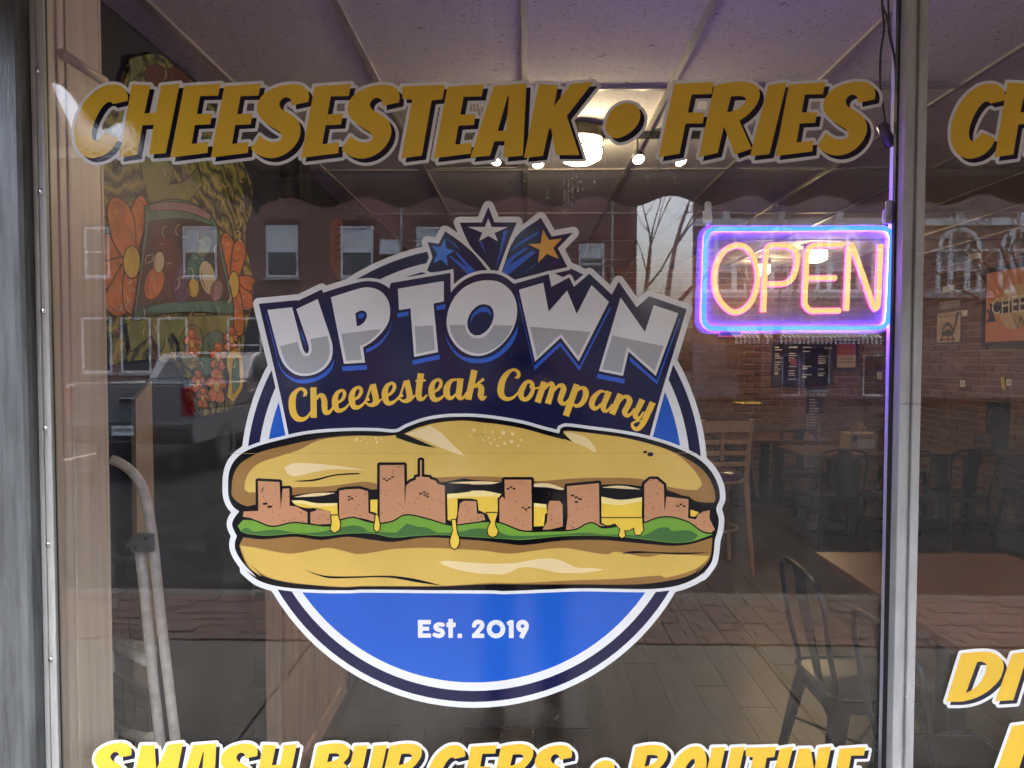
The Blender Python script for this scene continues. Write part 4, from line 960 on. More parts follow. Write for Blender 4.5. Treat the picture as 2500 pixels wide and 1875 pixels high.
for m_ in meat:
    us = [p[0] for p in m_]; vs2 = [p[1] for p in m_]
    for k in range(max(4, int((max(us) - min(us)) * 0.22))):
        for tr_ in range(20):
            a, b = random.uniform(min(us), max(us)), random.uniform(min(vs2), max(vs2))
            ins = False; j = len(m_) - 1
            for i in range(len(m_)):
                for dd in (0,):
                    if (m_[i][1] > b) != (m_[j][1] > b) and a < (m_[j][0] - m_[i][0]) * (b - m_[i][1]) / (m_[j][1] - m_[i][1]) + m_[i][0]: ins = not ins
                j = i
            if ins: break
        else: continue
        an = random.uniform(0, 3.14); l_, w_ = random.uniform(1.5, 4.0), random.uniform(0.5, 1.2); c_, s_ = math.cos(an), math.sin(an)
        lpart('meat_fleck', [(a + c_ * x - s_ * y, b + s_ * x + c_ * y) for x, y in ((-l_, 0), (-l_ * .2, w_), (l_, w_ * .3), (l_ * .3, -w_))], 48, V_meatd, False)
for pts, z in (([(440,950),(452,912),(458,915),(446,955)], zA), ([(452,1032),(488,1032),(488,1048),(452,1048)], zA), ([(488,1055),(523,1055),(523,1070),(488,1070)], zA), ([(1105,980),(1125,980),(1125,991),(1105,991)], zA), ([(1127,993),(1149,993),(1149,1004),(1127,1004)], zA), ([(1105,1004),(1125,1004),(1125,1014),(1105,1014)], zA),
               ([(1376,843),(1396,843),(1396,854),(1376,854)], zA), ([(1397,855),(1418,855),(1418,866),(1397,866)], zA), ([(1419,843),(1438,843),(1438,854),(1419,854)], zA), ([(1440,828),(1460,828),(1460,839),(1440,839)], zA), ([(1656,958),(1680,958),(1680,969),(1656,969)], zA), ([(1684,946),(1706,946),(1706,957),(1684,957)], zA), ([(1708,960),(1732,960),(1732,970),(1708,970)], zA), ([(1710,982),(1733,982),(1733,992),(1710,992)], zA), ([(1688,970),(1708,970),(1708,980),(1688,980)], zA),
               ([(275,918),(297,918),(297,930),(275,930)], zB), ([(298,906),(320,906),(320,917),(298,917)], zB), ([(321,918),(343,918),(343,930),(321,930)], zB), ([(390,1064),(411,1064),(411,1075),(390,1075)], zB), ([(413,1077),(435,1077),(435,1089),(413,1089)], zB), ([(436,1063),(458,1063),(458,1075),(436,1075)], zB),
               ([(768,970),(794,970),(794,983),(768,983)], zB), ([(796,984),(822,984),(822,997),(796,997)], zB), ([(826,997),(853,997),(853,1010),(826,1010)], zB), ([(799,1020),(825,1020),(825,1033),(799,1033)], zB), ([(1583,1052),(1604,1052),(1604,1063),(1583,1063)], zB), ([(1606,1040),(1628,1040),(1628,1051),(1606,1051)], zB), ([(1630,1052),(1652,1052),(1652,1064),(1630,1064)], zB)):
    lpart('meat_notch', z(pts), 49, V_ink, False)
let_top = zA([(258,1210),(300,1165),(380,1170),(520,1220),(680,1190),(800,1200),(960,1215),(1050,1170),(1150,1150),(1250,1180),(1350,1195),(1450,1180),(1550,1130),(1700,1155),(1900,1210),(2050,1195)]) + zB([(0,1195),(110,1182),(220,1190),(300,1220),(400,1255),(600,1255),(800,1245),(900,1195),(950,1195),(1010,1230),(1150,1215),(1320,1195),(1450,1150),(1560,1150),(1680,1190),(1780,1260),(1862,1275)])
let_bot = zB([(1700,1330),(1550,1340),(1300,1310),(1000,1285),(700,1290),(400,1318),(250,1310),(0,1295)]) + zA([(1800,1280),(1600,1290),(1450,1300),(1300,1270),(1100,1270),(900,1290),(700,1270),(500,1285),(350,1275),(285,1255)])
lets = smooth(let_top + let_bot, True, 38)
sheet('lettuce_outline', grown([[lets]], 3.4, 5), lp(50), V_ink, lg)
lpart('lettuce', lets, 52, V_grn, False)
lpart('lettuce_shade', zA([(285,1252),(310,1225),(345,1232),(380,1255),(560,1240),(700,1262),(850,1262),(1000,1235),(1150,1205),(1230,1225),(1260,1255),(1480,1262),(1560,1192),(1640,1215),(1720,1225),(1800,1262),(2000,1250)]) + zB([(0,1235),(100,1230),(200,1250),(300,1285),(600,1280),(900,1262),(1010,1275),(1180,1275),(1320,1285),(1450,1225),(1520,1220),(1545,1250),(1680,1245),(1750,1280),(1700,1325),(1550,1336),(1300,1306),(1000,1281),(700,1286),(400,1314),(250,1306),(0,1291)]) + zA([(1800,1276),(1600,1286),(1450,1296),(1300,1266),(1100,1266),(900,1286),(700,1266),(500,1281),(350,1271)]), 54, V_grnd)
drips = [(zA, [(978,1130),(1030,1130),(1048,1195),(1040,1240),(1005,1262),(975,1240),(984,1180)]), (zA, [(1322,1125),(1336,1125),(1352,1200),(1350,1238),(1330,1255),(1310,1235),(1316,1180)]), (zA, [(1908,1165),(1936,1165),(1944,1250),(1964,1320),(1950,1370),(1928,1388),(1902,1370),(1895,1320),(1915,1250)]),
         (zB, [(122,1110),(205,1110),(185,1190),(207,1250),(195,1285),(165,1295),(137,1280),(130,1240),(155,1180)]), (zB, [(1005,1150),(1318,1150),(1318,1190),(1327,1240),(1300,1280),(1265,1275),(1255,1222),(1210,1245),(1180,1240),(1187,1290),(1160,1303),(1140,1285),(1150,1235),(1110,1190),(1050,1205),(1005,1185)])]
dl = [smooth(z(p)) for z, p in drips]
for d in dl: sheet('drip_outline', grown([[d]], 2.6, 5), lp(56), V_ink, lg)
for d in dl: lpart('cheese_drip', d, 58, V_chs, False)
lb = smooth(zA([(270,1360),(300,1300),(450,1315),(700,1295),(900,1320),(1100,1295),(1300,1320),(1450,1335),(1700,1300),(2050,1320)]) + zB([(100,1328),(250,1345),(400,1360),(700,1325),(1000,1320),(1300,1345),(1550,1365),(1700,1350),(1860,1300),(1850,1420),(1830,1480),(1740,1580)]) + zD([(1640,80),(1550,160),(1350,215),(1100,240),(700,240),(300,240)]) + zC([(1900,238),(1500,255),(900,255),(750,262),(400,235),(250,210),(130,170),(60,120),(0,60)]) + zA([(430,1600),(340,1530),(290,1430)]), True, 38)
lpart('bottom_bun', lb, 33, V_bund, False)
lpart('bottom_bun_crust', zA([(275,1362),(400,1380),(650,1425),(800,1405),(950,1380),(1060,1400),(1180,1428),(1300,1415),(1450,1390),(1700,1380),(2050,1395)]) + zB([(100,1402),(300,1425),(500,1400),(720,1382),(900,1410),(1050,1430),(1110,1410),(1180,1420),(1350,1450),(1480,1430),(1838,1442),(1790,1500),(1700,1555),(1500,1610)]) + zD([(1300,172),(1000,195),(600,210),(200,230)]) + zC([(1900,228),(1500,252),(900,252),(750,258),(450,236),(250,206),(150,170),(70,112),(12,60)]) + zA([(440,1600),(350,1530),(300,1430)]), 36, V_bun)
lpart('crust_highlight', zC([(1490,68),(1530,58),(1600,60),(1750,72)]) + zD([(0,80),(180,75),(350,45),(480,42),(560,65),(660,110),(780,112),(870,125),(780,142),(700,150),(520,150),(350,115),(230,110),(100,160),(0,160)]) + zC([(1800,155),(1650,130),(1540,95)]), 39, V_cream)
for pts, z in (([(455,125),(600,170),(800,178),(1100,172),(1300,195),(1530,252),(1350,228),(1100,187),(800,191),(650,192),(560,170)], zC), ([(1158,1426),(1220,1408),(1290,1405),(1500,1415),(1845,1415),(1600,1432),(1400,1420)], zB)):
    lpart('crease', z(pts), 40, V_ink)
sheet('vinyl_seam', tess([[(560, 1106.6), (1700, 1105.2), (1700, 1106.0), (560, 1107.4)]]), lp(38), vinyl('vinyl_seam_edge', (0.42, 0.28, 0.07)), lg)
# Est. 2019
ze = Zc(1000, 1500, 3.969)
def zw(st): return zs(ze, 3.969, st)
est = [[[(104,52,46),(104,224,46)], [(84,73,42),(207,73,42)], [(84,138,38),(190,138,38)], [(84,204,42),(208,204,42)]],
       [[(322,100,40),(285,94,40),(252,112,40),(262,140,42),(310,156,42),(322,184,42),(290,207,42),(242,196,40)]],
       [[(398,42,44),(398,226,44)], [(357,100,44),(446,100,44)]], [[(465,206,42),(508,206,42)]],
       [[(624,108,42),(640,80,44),(668,71,44),(698,84,44),(702,114,44),(670,155,44),(628,202,40)], [(606,206,42),(724,206,42)]],
       [[(838 + 67 * math.cos(a), 141 + 67 * math.sin(a), 46) for a in [2 * math.pi * k / 16 for k in range(17)]]],
       [[(985,55,46),(985,228,46)], [(945,90,34),(990,70,40)]],
       [[(1094 + 40 * math.cos(a), 112 + 40 * math.sin(a), 44) for a in [2 * math.pi * k / 16 for k in range(17)]], [(1134,126,44),(1080,226,46)]]]
for st in est: sheet('date_letter', strokes(zw(st)), lp(12), V_wht, lg)

# ================================================================== OPEN SIGN
zo = Zc(1700, 540, 4.514)
SY = 0.040
sg = thing('open_sign', 'lit OPEN sign in orange tube letters with blue tube border on clear acrylic', 'sign', on_y(1945, 815, SY))
so = sg.location.copy()
def sp(p, dy=0.0):
    q = on_y(p[0], p[1], SY); return Vector((q.x, SY + dy, q.z)) - so
E_blue = emit_mat('blue_tube_light', (0.022, 0.105, 1.0), 5.5 * LAMP)
E_violet_spill = emit_mat('added_violet_spill', (0.15, 0.03, 1.0), 260.0 * LAMP)
E_org = emit_mat('orange_tube_light', (1.0, 0.53, 0.17), 1.5 * LAMP)
E_pink = emit_mat('pink_glow_fringe', (1.0, 0.10, 0.34), 4.0 * LAMP)
acr = smooth(zo([(140,42),(600,40),(1500,38),(2060,36),(2150,62),(2200,140),(2190,400),(2170,1060),(2150,1150),(2090,1212),(2010,1230),(1500,1232),(600,1236),(100,1238),(40,1210),(5,1150),(-2,1080),(10,600),(28,160),(60,80)]), True, 30, 3)
ab = bmesh.new(); prism(ab, acr, lambda p, d: sp(p, d), 0.006, 0.010)
obj('acrylic_panel', ab, glass_mat('clear_acrylic', 1.49, 0.05, haze=0.10), sg)
border = smooth(zo([(190,88),(1100,84),(2060,80),(2125,104),(2154,170),(2135,620),(2110,1085),(2078,1148),(2010,1175),(1100,1178),(180,1182),(108,1150),(80,1085),(92,640),(108,180),(128,118)]), True, 25, 4)
t_ = bmesh.new(); tube(t_, [sp(p, 0.0) for p in border], 0.0048, 10, closed=True); obj('border_tube', t_, E_blue, sg, smooth=True)
t_ = bmesh.new(); tube(t_, [sp(p, 0.0042) for p in border], 0.0036, 8, closed=True); obj('hidden_violet_emitter', t_, E_violet_spill, sg, smooth=True)  # added emitter hidden behind the border tube, casts violet light into the room
lets_ = [([(455 + 0, 265), (560,300), (640,420), (680,600), (655,770), (575,930), (430,1005), (310,935), (225,800), (200,640), (225,470), (320,320)], True),
         ([(740,1000),(755,650),(770,340),(785,290),(820,268),(960,268),(1050,295),(1105,360),(1110,450),(1090,560),(1045,645),(975,685),(880,692),(792,694)], False),
         ([(1610,260),(1450,262),(1320,264),(1250,295),(1222,370),(1208,620),(1196,880),(1208,935),(1262,985),(1330,988),(1585,986)], False), ([(1238,628),(1380,627),(1540,625)], False),
         ([(1655,985),(1668,640),(1684,280)], False), ([(1692,262),(1715,275),(1740,330),(1850,640),(1950,930),(1975,968),(1998,940),(2015,640),(2032,255)], False)]
for pts, cl in lets_:
    q = smooth(zo(pts), cl, 60, 4)
    t_ = bmesh.new(); tube(t_, [sp(p, -0.0005) for p in q], 0.0049, 10, closed=cl); obj('letter_tube', t_, E_org, sg, smooth=True)
    t_ = bmesh.new(); tube(t_, [sp(p, 0.0036) for p in q], 0.0062, 8, closed=cl); obj('letter_glow_fringe', t_, E_pink, sg, smooth=True)  # glowing pink strip stands in for the fringe of glow round each letter
pl = bmesh.new(); prism(pl, zo([(255,1212),(505,1208),(505,1270),(255,1278)]), lambda p, d: sp(p, d), 0.002, 0.0055); obj('maker_plate', pl, mat('pink_plate', (0.7, 0.12, 0.4), 0.4, emit=(1, 0.1, 0.5), estr=0.25 * LAMP), sg)
pl = bmesh.new(); prism(pl, zo([(270,1228),(490,1226),(490,1256),(270,1260)]), lambda p, d: sp(p, d), 0.0012, 0.0019); obj('maker_plate_print', pl, mat('blue_print', (0.1, 0.12, 0.6), 0.4), sg)
for (a, b) in ((118, 70), (2140, 68)):
    c = sp(zo([(a, b)])[0], 0.008); t_ = bmesh.new()
    tube(t_, [c + Vector((0.003 * math.cos(k), 0, 0.003 * math.sin(k))) for k in [2 * math.pi * i / 10 for i in range(10)]], 0.0006, 5, closed=True)
    tube(t_, [c + Vector((0.001, 0, 0.003)), c + Vector((0.0015, -0.012, 0.016)), c + Vector((0.0015, -0.016, 0.022))], 0.0006, 5)
    obj('hanging_wire', t_, M_chrome, sg)
M_hook = mat('white_hook_plastic', (0.72, 0.72, 0.72), 0.3)
for (u0, v0, u1, v1, nm) in ((1717, 491, 1741, 545, 'white adhesive hook holding the left corner of the OPEN sign'), (2158, 488, 2187, 545, 'white adhesive hook holding the right corner of the OPEN sign')):
    uc, vc = (u0 + u1) / 2, (v0 + v1) / 2
    h = thing('adhesive_hook', nm, 'hook', on_y(uc, vc, 0.0065), group='adhesive hooks above the OPEN sign'); ho = h.location.copy()
    w_ = (u1 - u0) / 2
    def hp(p, d): 
        q = on_y(p[0], p[1], 0.0065); return Vector((q.x, 0.0066 + d, q.z)) - ho
    out = [(uc + w_ * .68 * math.cos(a), v0 + w_ * .7 + w_ * .7 * math.sin(a)) for a in [math.pi + math.pi * k / 8 for k in range(9)]] + [(uc + w_ * .7, v1 - 8), (uc - w_ * .7, v1 - 8)]
    b_ = bmesh.new(); prism(b_, out, hp, 0.0, 0.003); obj('hook_plate', b_, M_hook, h, bevel=0.0008)
    b_ = bmesh.new(); prism(b_, [(uc - w_ * .85, v0 + 22), (uc + w_ * .85, v0 + 22), (uc + w_, v1 - 10), (uc + w_ * .7, v1), (uc - w_ * .7, v1), (uc - w_, v1 - 10)], hp, 0.0032, 0.010); obj('hook_cover', b_, M_hook, h, bevel=0.002)
# supply cord with switch
pc = thing('power_cord', 'black supply cord with inline switch hanging beside the mullion', 'cord', on_y(2170, 330, 0.035)); po = pc.location.copy()
def pcp(u, v, y=0.035): return on_y(u, v, y) - po
for path in ([(2152,-80),(2154,20),(2158,70),(2150,130),(2149,210),(2156,260),(2161,300)], [(2154,-80),(2154,10),(2166,45),(2172,90),(2186,150),(2190,220),(2196,265),(2198,310),(2190,335),(2184,350)], [(2168,-80),(2169,20),(2172,70),(2180,120),(2186,165),(2188,220),(2196,270),(2201,330),(2199,400),(2197,520),(2195,600)]):
    t_ = bmesh.new(); q = smooth(path, False, 170, 4); tube(t_, [pcp(a, b, 0.030 if path[0][0] == 2168 else 0.035) for a, b in q], 0.0021, 7); obj('cable', t_, M_black, pc, smooth=True)
sb = bmesh.new(); ctr = pcp(2166, 328); 
tube(sb, [pcp(2160, 300), pcp(2157, 308), pcp(2161, 325), pcp(2172, 345), pcp(2176, 354), pcp(2178, 358)], [0.006, 0.0125, 0.0105, 0.0115, 0.0105, 0.005], 10); obj('inline_switch', sb, mat('switch_plastic', (0.025, 0.02, 0.03), 0.35), pc, smooth=True)

# ================================================================== LAMPS
E_warm = emit_mat('warm_lamp_glass', (1.0, 0.80, 0.50), 100.0 * LAMP)
E_spot = emit_mat('spot_lamp_face', (1.0, 0.82, 0.52), 420.0 * LAMP)
M_bronze = mat('dark_bronze', (0.035, 0.028, 0.02), 0.4, metal=0.7, var=0.5, vscale=60)
def drum(label, x, y, r=0.14, es=None):
    t = thing('ceiling_light', label, 'ceiling light', (x, y, ZC - 0.009), group='round flush ceiling lights')
    b = bmesh.new(); lathe(b, [(0, 0), (r * 1.04, 0), (r * 1.04, -0.055), (r * .96, -0.056), (0, -0.05)], seg=32); obj('canopy', b, M_bronze, t, smooth=False)
    b = bmesh.new(); lathe(b, [(r * .93, -0.0565), (r * .95, -0.11), (r * .9, -0.14), (r * .55, -0.162), (0, -0.168)], seg=32); obj('glass_shade', b, es or E_warm, t, smooth=True)
    b = bmesh.new(); tube(b, [(r * 1.0 * math.cos(a), r * 1.0 * math.sin(a), -0.102) for a in [2 * math.pi * k / 32 for k in range(32)]], 0.005, 6, closed=True); obj('trim_ring', b, M_bronze, t, smooth=True)
    for k in range(4):
        a = math.pi / 4 + k * math.pi / 2 - .35; b = bmesh.new(); tube(b, [(r * 1.0 * math.cos(a), r * 1.0 * math.sin(a), -0.05), (r * 1.0 * math.cos(a), r * 1.0 * math.sin(a), -0.102)], 0.003, 6); obj('strap', b, M_bronze, t)
    return t
pd = on_z(1428, 362, 2.66)
drum('round bronze flush ceiling light glowing behind the K of the top lettering', pd.x - .025, pd.y, 0.115)
E_warm2 = emit_mat('warm_lamp_glass_rear', (1.0, 0.70, 0.36), 85.0 * LAMP)
pr = on_z(1992, 622, 2.66); drum('round flush ceiling light far back, seen through the OPEN sign', pr.x, min(pr.y, 6.6), 0.11, E_warm2)
pr2 = on_z(1905, 655, 2.66); drum('dimmer round flush ceiling light at the back left of the OPEN sign letters', pr2.x - .2, min(pr2.y, 6.5), 0.09, E_warm2)
tk = on_z(1600, 347, 2.70)
tr = thing('track_light', 'black ceiling track with four glowing spot lamps', 'track light', (tk.x, tk.y, ZC - 0.009)); to = tr.location.copy()
xl_ = on_y(1195, 347, tk.y).x; xr_ = on_y(1738, 347, tk.y).x
obj('rail', bx(xl_ - to.x, xr_ - to.x, -0.018, 0.018, -0.03, 0.0), M_black, tr, bevel=0.002)
for (u, v, ax, ay) in ((1215, 395, -0.35, -0.55), (1312, 402, 0.1, -0.5), (1556, 392, 0.12, -0.75), (1656, 396, 0.35, -0.5)):
    p = on_y(u, v, tk.y) - to
    aim = Vector((ax, ay, -1)).normalized(); qd = aim.to_track_quat('-Z', 'Y').to_matrix().to_4x4()
    hd = Vector((p.x, 0, p.z + 0.028)); Mh = Matrix.Translation(hd) @ qd
    b = bmesh.new(); tube(b, [(p.x, 0, -0.03), (p.x, 0, hd.z + 0.01)], 0.005, 6); st_ = obj('stem', b, M_black, tr)
    b = bmesh.new(); lathe(b, [(0, 0.02), (0.018, 0.02), (0.03, -0.01), (0.033, -0.040), (0.029, -0.040), (0.027, -0.032)], seg=18, M=Mh); hs = obj('lamp_head', b, M_black, tr, smooth=True)
    b = bmesh.new(); lathe(b, [(0.0268, -0.034), (0.02, -0.040), (0, -0.043)], seg=18, M=Mh); obj('lamp_face', b, E_spot, hs, smooth=True)

# ================================================================== FURNITURE
M_steel = mat('black_steel', (0.022, 0.023, 0.026), 0.28, metal=0.5, var=0.3, vscale=14, bump=0.03)
M_ttop = wood('table_top', (0.075, 0.032, 0.016), (0.16, 0.075, 0.038), 'X', 2.4, 0.3, coat=0.3, bump=0.1)
def metal_chair(name='metal_chair'):
    t = thing(name, '', 'chair')
    # seat: pressed sheet with rolled edge
    b = bmesh.new(); rad = 0.05
    out = []
    for (cx_, cy_, a0) in ((.13, .12, 0), (-.13, .12, 90), (-.115, -.13, 180), (.115, -.13, 270)):
        for k in range(5): a = R(a0 + 22.5 * k); out.append((cx_ + rad * math.cos(a), cy_ + rad * math.sin(a)))
    prism(b, out, lambda p, d: Vector((p[0], p[1], 0.437 + d)), 0.0, 0.006); obj('seat', b, M_steel, t)
    b = bmesh.new(); tube(b, [(p[0], p[1], 0.442) for p in out], 0.009, 6, closed=True); obj('seat_rim', b, M_steel, t, smooth=True)
    b = bmesh.new()
    n = len(out)
    lo_ = []
    for i, p in enumerate(out):
        a = b.verts.new((p[0], p[1], 0.434)); s_ = i % 5
        lo_.append((a, b.verts.new((p[0] * 1.02, p[1] * 1.02, 0.375 if s_ in (1, 2, 3) else 0.395))))
    for i in range(n): 
        j = (i + 1) % n; b.faces.new((lo_[i][0], lo_[j][0], lo_[j][1], lo_[i][1]))
    obj('apron', b, M_steel, t)
    for sx in (-1, 1):
        for sy in (-1, 1):
            b = bmesh.new(); top_ = Vector((sx * .165, sy * .155, .43)); bot = Vector((sx * .215, sy * .225, 0.0))
            for (wx, wy) in ((1, 0), (0, 1)):
                v_ = []
                for P, w_ in ((top_, .052), (bot, .028)):
                    ox, oy = (-sx * w_ * wx, -sy * w_ * wy)
                    v_.append((P, P + Vector((ox, oy, 0))))
                th = 0.003
                a = [b.verts.new(q) for q in (v_[0][0], v_[0][1], v_[1][1], v_[1][0])]; b.faces.new(a)
            o = obj('leg', b, M_steel, t); md = o.modifiers.new('s', 'SOLIDIFY'); md.thickness = 0.004
    b = bmesh.new()
    hoop = [(.165, -.15, .44), (.180, -.19, .60), (.188, -.215, .76), (.175, -.225, .815), (.135, -.23, .843), (.06, -.232, .853), (-.06, -.232, .853), (-.135, -.23, .843), (-.175, -.225, .815), (-.188, -.215, .76), (-.180, -.19, .60), (-.165, -.15, .44)]
    hp3 = []
    for i in range(len(hoop) - 1):
        for k in range(3): hp3.append(Vector(hoop[i]).lerp(Vector(hoop[i + 1]), k / 3))
    hp3.append(Vector(hoop[-1])); tube(b, hp3, 0.010, 8); obj('back_hoop', b, M_steel, t, smooth=True)
    b = bmesh.new()
    pr_ = [(0.035, -.15, .44), (0.043, -.185, .60), (.05, -.215, .74), (.055, -.229, .842)]
    rows = [(b.verts.new((-x, y, z)), b.verts.new((x, y, z))) for x, y, z in pr_]
    for a, c in zip(rows, rows[1:]): b.faces.new((a[0], a[1], c[1], c[0]))
    o = obj('back_slat', b, M_steel, t); md = o.modifiers.new('s', 'SOLIDIFY'); md.thickness = 0.005
    b = bmesh.new(); tube(b, [(.195, .18, .20), (-.195, -.18, .20)], 0.006, 6); obj('brace', b, M_steel, t)
    b = bmesh.new(); tube(b, [(-.195, .18, .21), (.195, -.18, .21)], 0.006, 6); obj('brace', b, M_steel, t)
    return t
proto = metal_chair()
def dining_table(x, y, w, d, label, rz=0):
    t = thing('dining_table', label, 'table', (x, y, 0), rz, 'wooden dining tables')
    obj('table_top', bx(-w / 2, w / 2, -d / 2, d / 2, 0.715, 0.75), M_ttop, t, bevel=0.004)
    for sy in (-1, 1):
        obj('leg', bx(-0.04, 0.04, sy * d * .3 - .04, sy * d * .3 + .04, 0.03, 0.714), M_steel, t)
        obj('foot', bx(-w * .38, w * .38, sy * d * .3 - .035, sy * d * .3 + .035, 0.0, 0.029), M_steel, t)
    return t
dining_table(1.71, 0.93, 0.84, 1.52, 'brown wooden table close behind the glass at the lower right')
dining_table(4.18, 5.35, 1.5, 0.72, 'wooden table against the brick side wall seen in the narrower window')
dining_table(3.05, 5.25, 1.05, 0.72, 'wooden table in front of the menu boards')
dining_table(2.75, 6.35, 1.2, 0.7, 'farthest wooden table below the menu boards')
CH = [(1.22, 1.13, -90, 'black metal chair nearest the glass table with its gold lit seat rim'), (1.235, 0.575, -90, 'black metal chair closest to the glass, mostly behind the mullion'),
      (3.80, 4.70, 0, 'black metal chair with its back to the window in front of the side wall table'), (4.02, 6.0, 180, 'black metal chair behind the side wall table facing the window'),
      (3.2, 4.62, 8, 'black metal chair just left of the mullion with its back to the window'), (2.72, 4.68, -6, 'black metal chair at the left end of the menu board table'),
      (2.95, 5.86, 180, 'black metal chair on the far side of the menu board table'), (2.45, 6.95 - .2, 175, 'black metal chair at the farthest table by the back wall'), (4.5, 4.75, 5, 'black metal chair at the right edge of the narrower window view')]
for i, (x, y, a, lb_) in enumerate(CH):
    c = proto if i == 0 else copy_tree(proto)
    c.location = (x, y, 0); c.rotation_euler = (0, 0, R(a)); tag(c, lb_, 'chair', 'black metal cafe chairs')
M_oak = wood('oak', (0.36, 0.20, 0.10), (0.58, 0.36, 0.19), 'Z', 2.5, 0.4, bump=0.1)
M_seat = mat('violet_lit_vinyl', (0.10, 0.03, 0.12), 0.2)  # dark seat vinyl with the violet light on it put into its colour
def bar_chair():
    t = thing('bar_chair', '', 'chair')
    b = bmesh.new(); lathe(b, [(0, .70), (.19, .70), (.205, .72), (.2, .75), (.12, .765), (0, .768)], seg=24); obj('seat', b, M_seat, t, smooth=True)
    b = bmesh.new(); tube(b, [(.197 * math.cos(a), .197 * math.sin(a), .69) for a in [2 * math.pi * k / 20 for k in range(20)]], 0.016, 6, closed=True); obj('seat_ring', b, M_oak, t, smooth=True)
    for sx in (-1, 1):
        b = bmesh.new(); tube(b, [(sx * .155, .155, .69), (sx * .20, .20, 0)], [.019, .016], 4); obj('leg', b, M_oak, t)
        b = bmesh.new(); tube(b, [(sx * .21, -.215, 0), (sx * .175, -.165, .69), (sx * .178, -.19, .95), (sx * .185, -.23, 1.17)], [.018, .021, .021, .018], 4); obj('leg', b, M_oak, t)
    for z, h in ((1.115, .04), (1.0, .016), (.915, .016), (.83, .016)):
        b = bmesh.new(); yy = -.19 - (z - .95) * .18; box(b, -.17, .17, yy - .008, yy + .008, z - h, z + h); obj('back_slat', b, M_oak, t, bevel=0.003)
    b = bmesh.new(); tube(b, [(.17 * math.cos(a), .17 * math.sin(a), .32) for a in [2 * math.pi * k / 20 for k in range(20)]], 0.010, 6, closed=True); obj('foot_ring', b, M_oak, t, smooth=True)
    b = bmesh.new(); tube(b, [(-.03, -.2, .86), (-.03, -.21, 1.08)], .014, 4); obj('back_post', b, M_oak, t)
    return t
bc = bar_chair(); pb_ = on_z(1808, 1405, 0.0)
bc.location = (pb_.x - .14, pb_.y + .2, 0); bc.rotation_euler = (0, 0, R(6)); tag(bc, 'tall oak bar chair with ladder back just right of the round logo', 'chair', 'tall oak bar chairs')
bc2 = copy_tree(bc); bc2.location = (pb_.x - .42, pb_.y + .75, 0); bc2.rotation_euler = (0, 0, R(-4)); tag(bc2, 'tall oak bar chair mostly hidden behind the logo edge', 'chair', 'tall oak bar chairs')

# things on the walls and tables, right side
M_card = mat('black_menu_card', (0.012, 0.012, 0.016), 0.5)
M_chalk = mat('menu_white', (0.72, 0.72, 0.72), 0.7)
def wall_board(name, label, cat, us, vs_, Y, m=M_card, frame=None, th=0.015):
    a = on_y(us[0], vs_[0], Y); b = on_y(us[1], vs_[1], Y)
    cx_, cz_ = (a.x + b.x) / 2, (a.z + b.z) / 2; w, h = (b.x - a.x) / 2, abs(a.z - b.z) / 2
    t = thing(name, label, cat, (cx_, Y, cz_))
    obj('panel', bx(-w, w, -th, 0, -h, h), m, t)
    if frame: 
        f = 0.03; bb = bmesh.new(); box(bb, -w - f, w + f, -th - .008, 0.001, h + .0005, h + f); box(bb, -w - f, w + f, -th - .008, 0.001, -h - f, -h - .0005); box(bb, -w - f, -w - .0005, -th - .008, 0.001, -h, h); box(bb, w + .0005, w + f, -th - .008, 0.001, -h, h)
        obj('frame', bb, frame, t)
    return t, w, h
random.seed(21)
YW = YB - 0.012
TX = Matrix.Rotation(R(90), 4, 'X')
mcols = [(1885, 1918, 'leftmost'), (1919, 1952, 'second'), (1953, 1990, 'third'), (1991, 2032, 'rightmost')]
for k, (u0, u1, wd) in enumerate(mcols):
    t, w, h = wall_board('menu_board', wd + ' of four black menu boards with white print on the back wall', 'menu board', (u0, u1), (836, 940), YW)
    t['group'] = 'menu boards'
    b = bmesh.new(); z = h - (0.14 if k == 3 else 0.06)
    while z > -h + 0.05:
        ln = random.uniform(.35, .9) * (2 * w - .06); big = random.random() < .22
        if random.random() < .8: box(b, -w + .03, -w + .03 + ln, -0.0165, -0.0152, z - (.010 if big else .0055), z + (.010 if big else .0055))
        z -= .075 if big else random.choice((.026, .03, .05))
    obj('print_line', b, M_chalk, t)
    if k == 3: text_mesh('print_title', 'ADD-ONS', 0.045, M_chalk, t, Matrix.Translation((0.04, -0.0175, h - 0.07)) @ TX, width=w * .9)
    if k == 1: obj('print_square', bx(-.04, .04, -0.0168, -0.0155, -0.02, .06), mat('red_print', (0.35, 0.12, 0.13), 0.5), t)
t, w, h = wall_board('wall_poster', 'framed poster half red half cream on the back brick wall by the mullion', 'poster', (2042, 2087), (838, 897), YW, mat('poster_cream', (0.62, 0.52, 0.36), 0.6), M_card)
obj('red_field', bx(-w, w, -0.0162, -0.0152, 0.0, h), mat('poster_red', (0.36, 0.07, 0.06), 0.6), t)
text_mesh('print_title', 'Cheesesteak', 0.07, M_card, t, Matrix.Translation((0, -0.0168, -h * .22)) @ TX, width=w * 1.5)
b = bmesh.new()
for k in range(2): box(b, -w * .8, w * .8, -0.0165, -0.0152, -h * (.5 + .12 * k) - .006, -h * (.5 + .12 * k) + .006)
obj('print_line', b, mat('print_grey', (0.3, 0.27, 0.2), 0.6), t)
t, w, h = wall_board('price_board', 'small black COLD SUBS board standing below the menu boards', 'menu board', (1969, 2007), (949, 1010), YB - 0.3, M_card)
text_mesh('print_title', 'COLD SUBS', 0.05, M_chalk, t, Matrix.Translation((0, -0.017, h - .07)) @ TX)
b = bmesh.new()
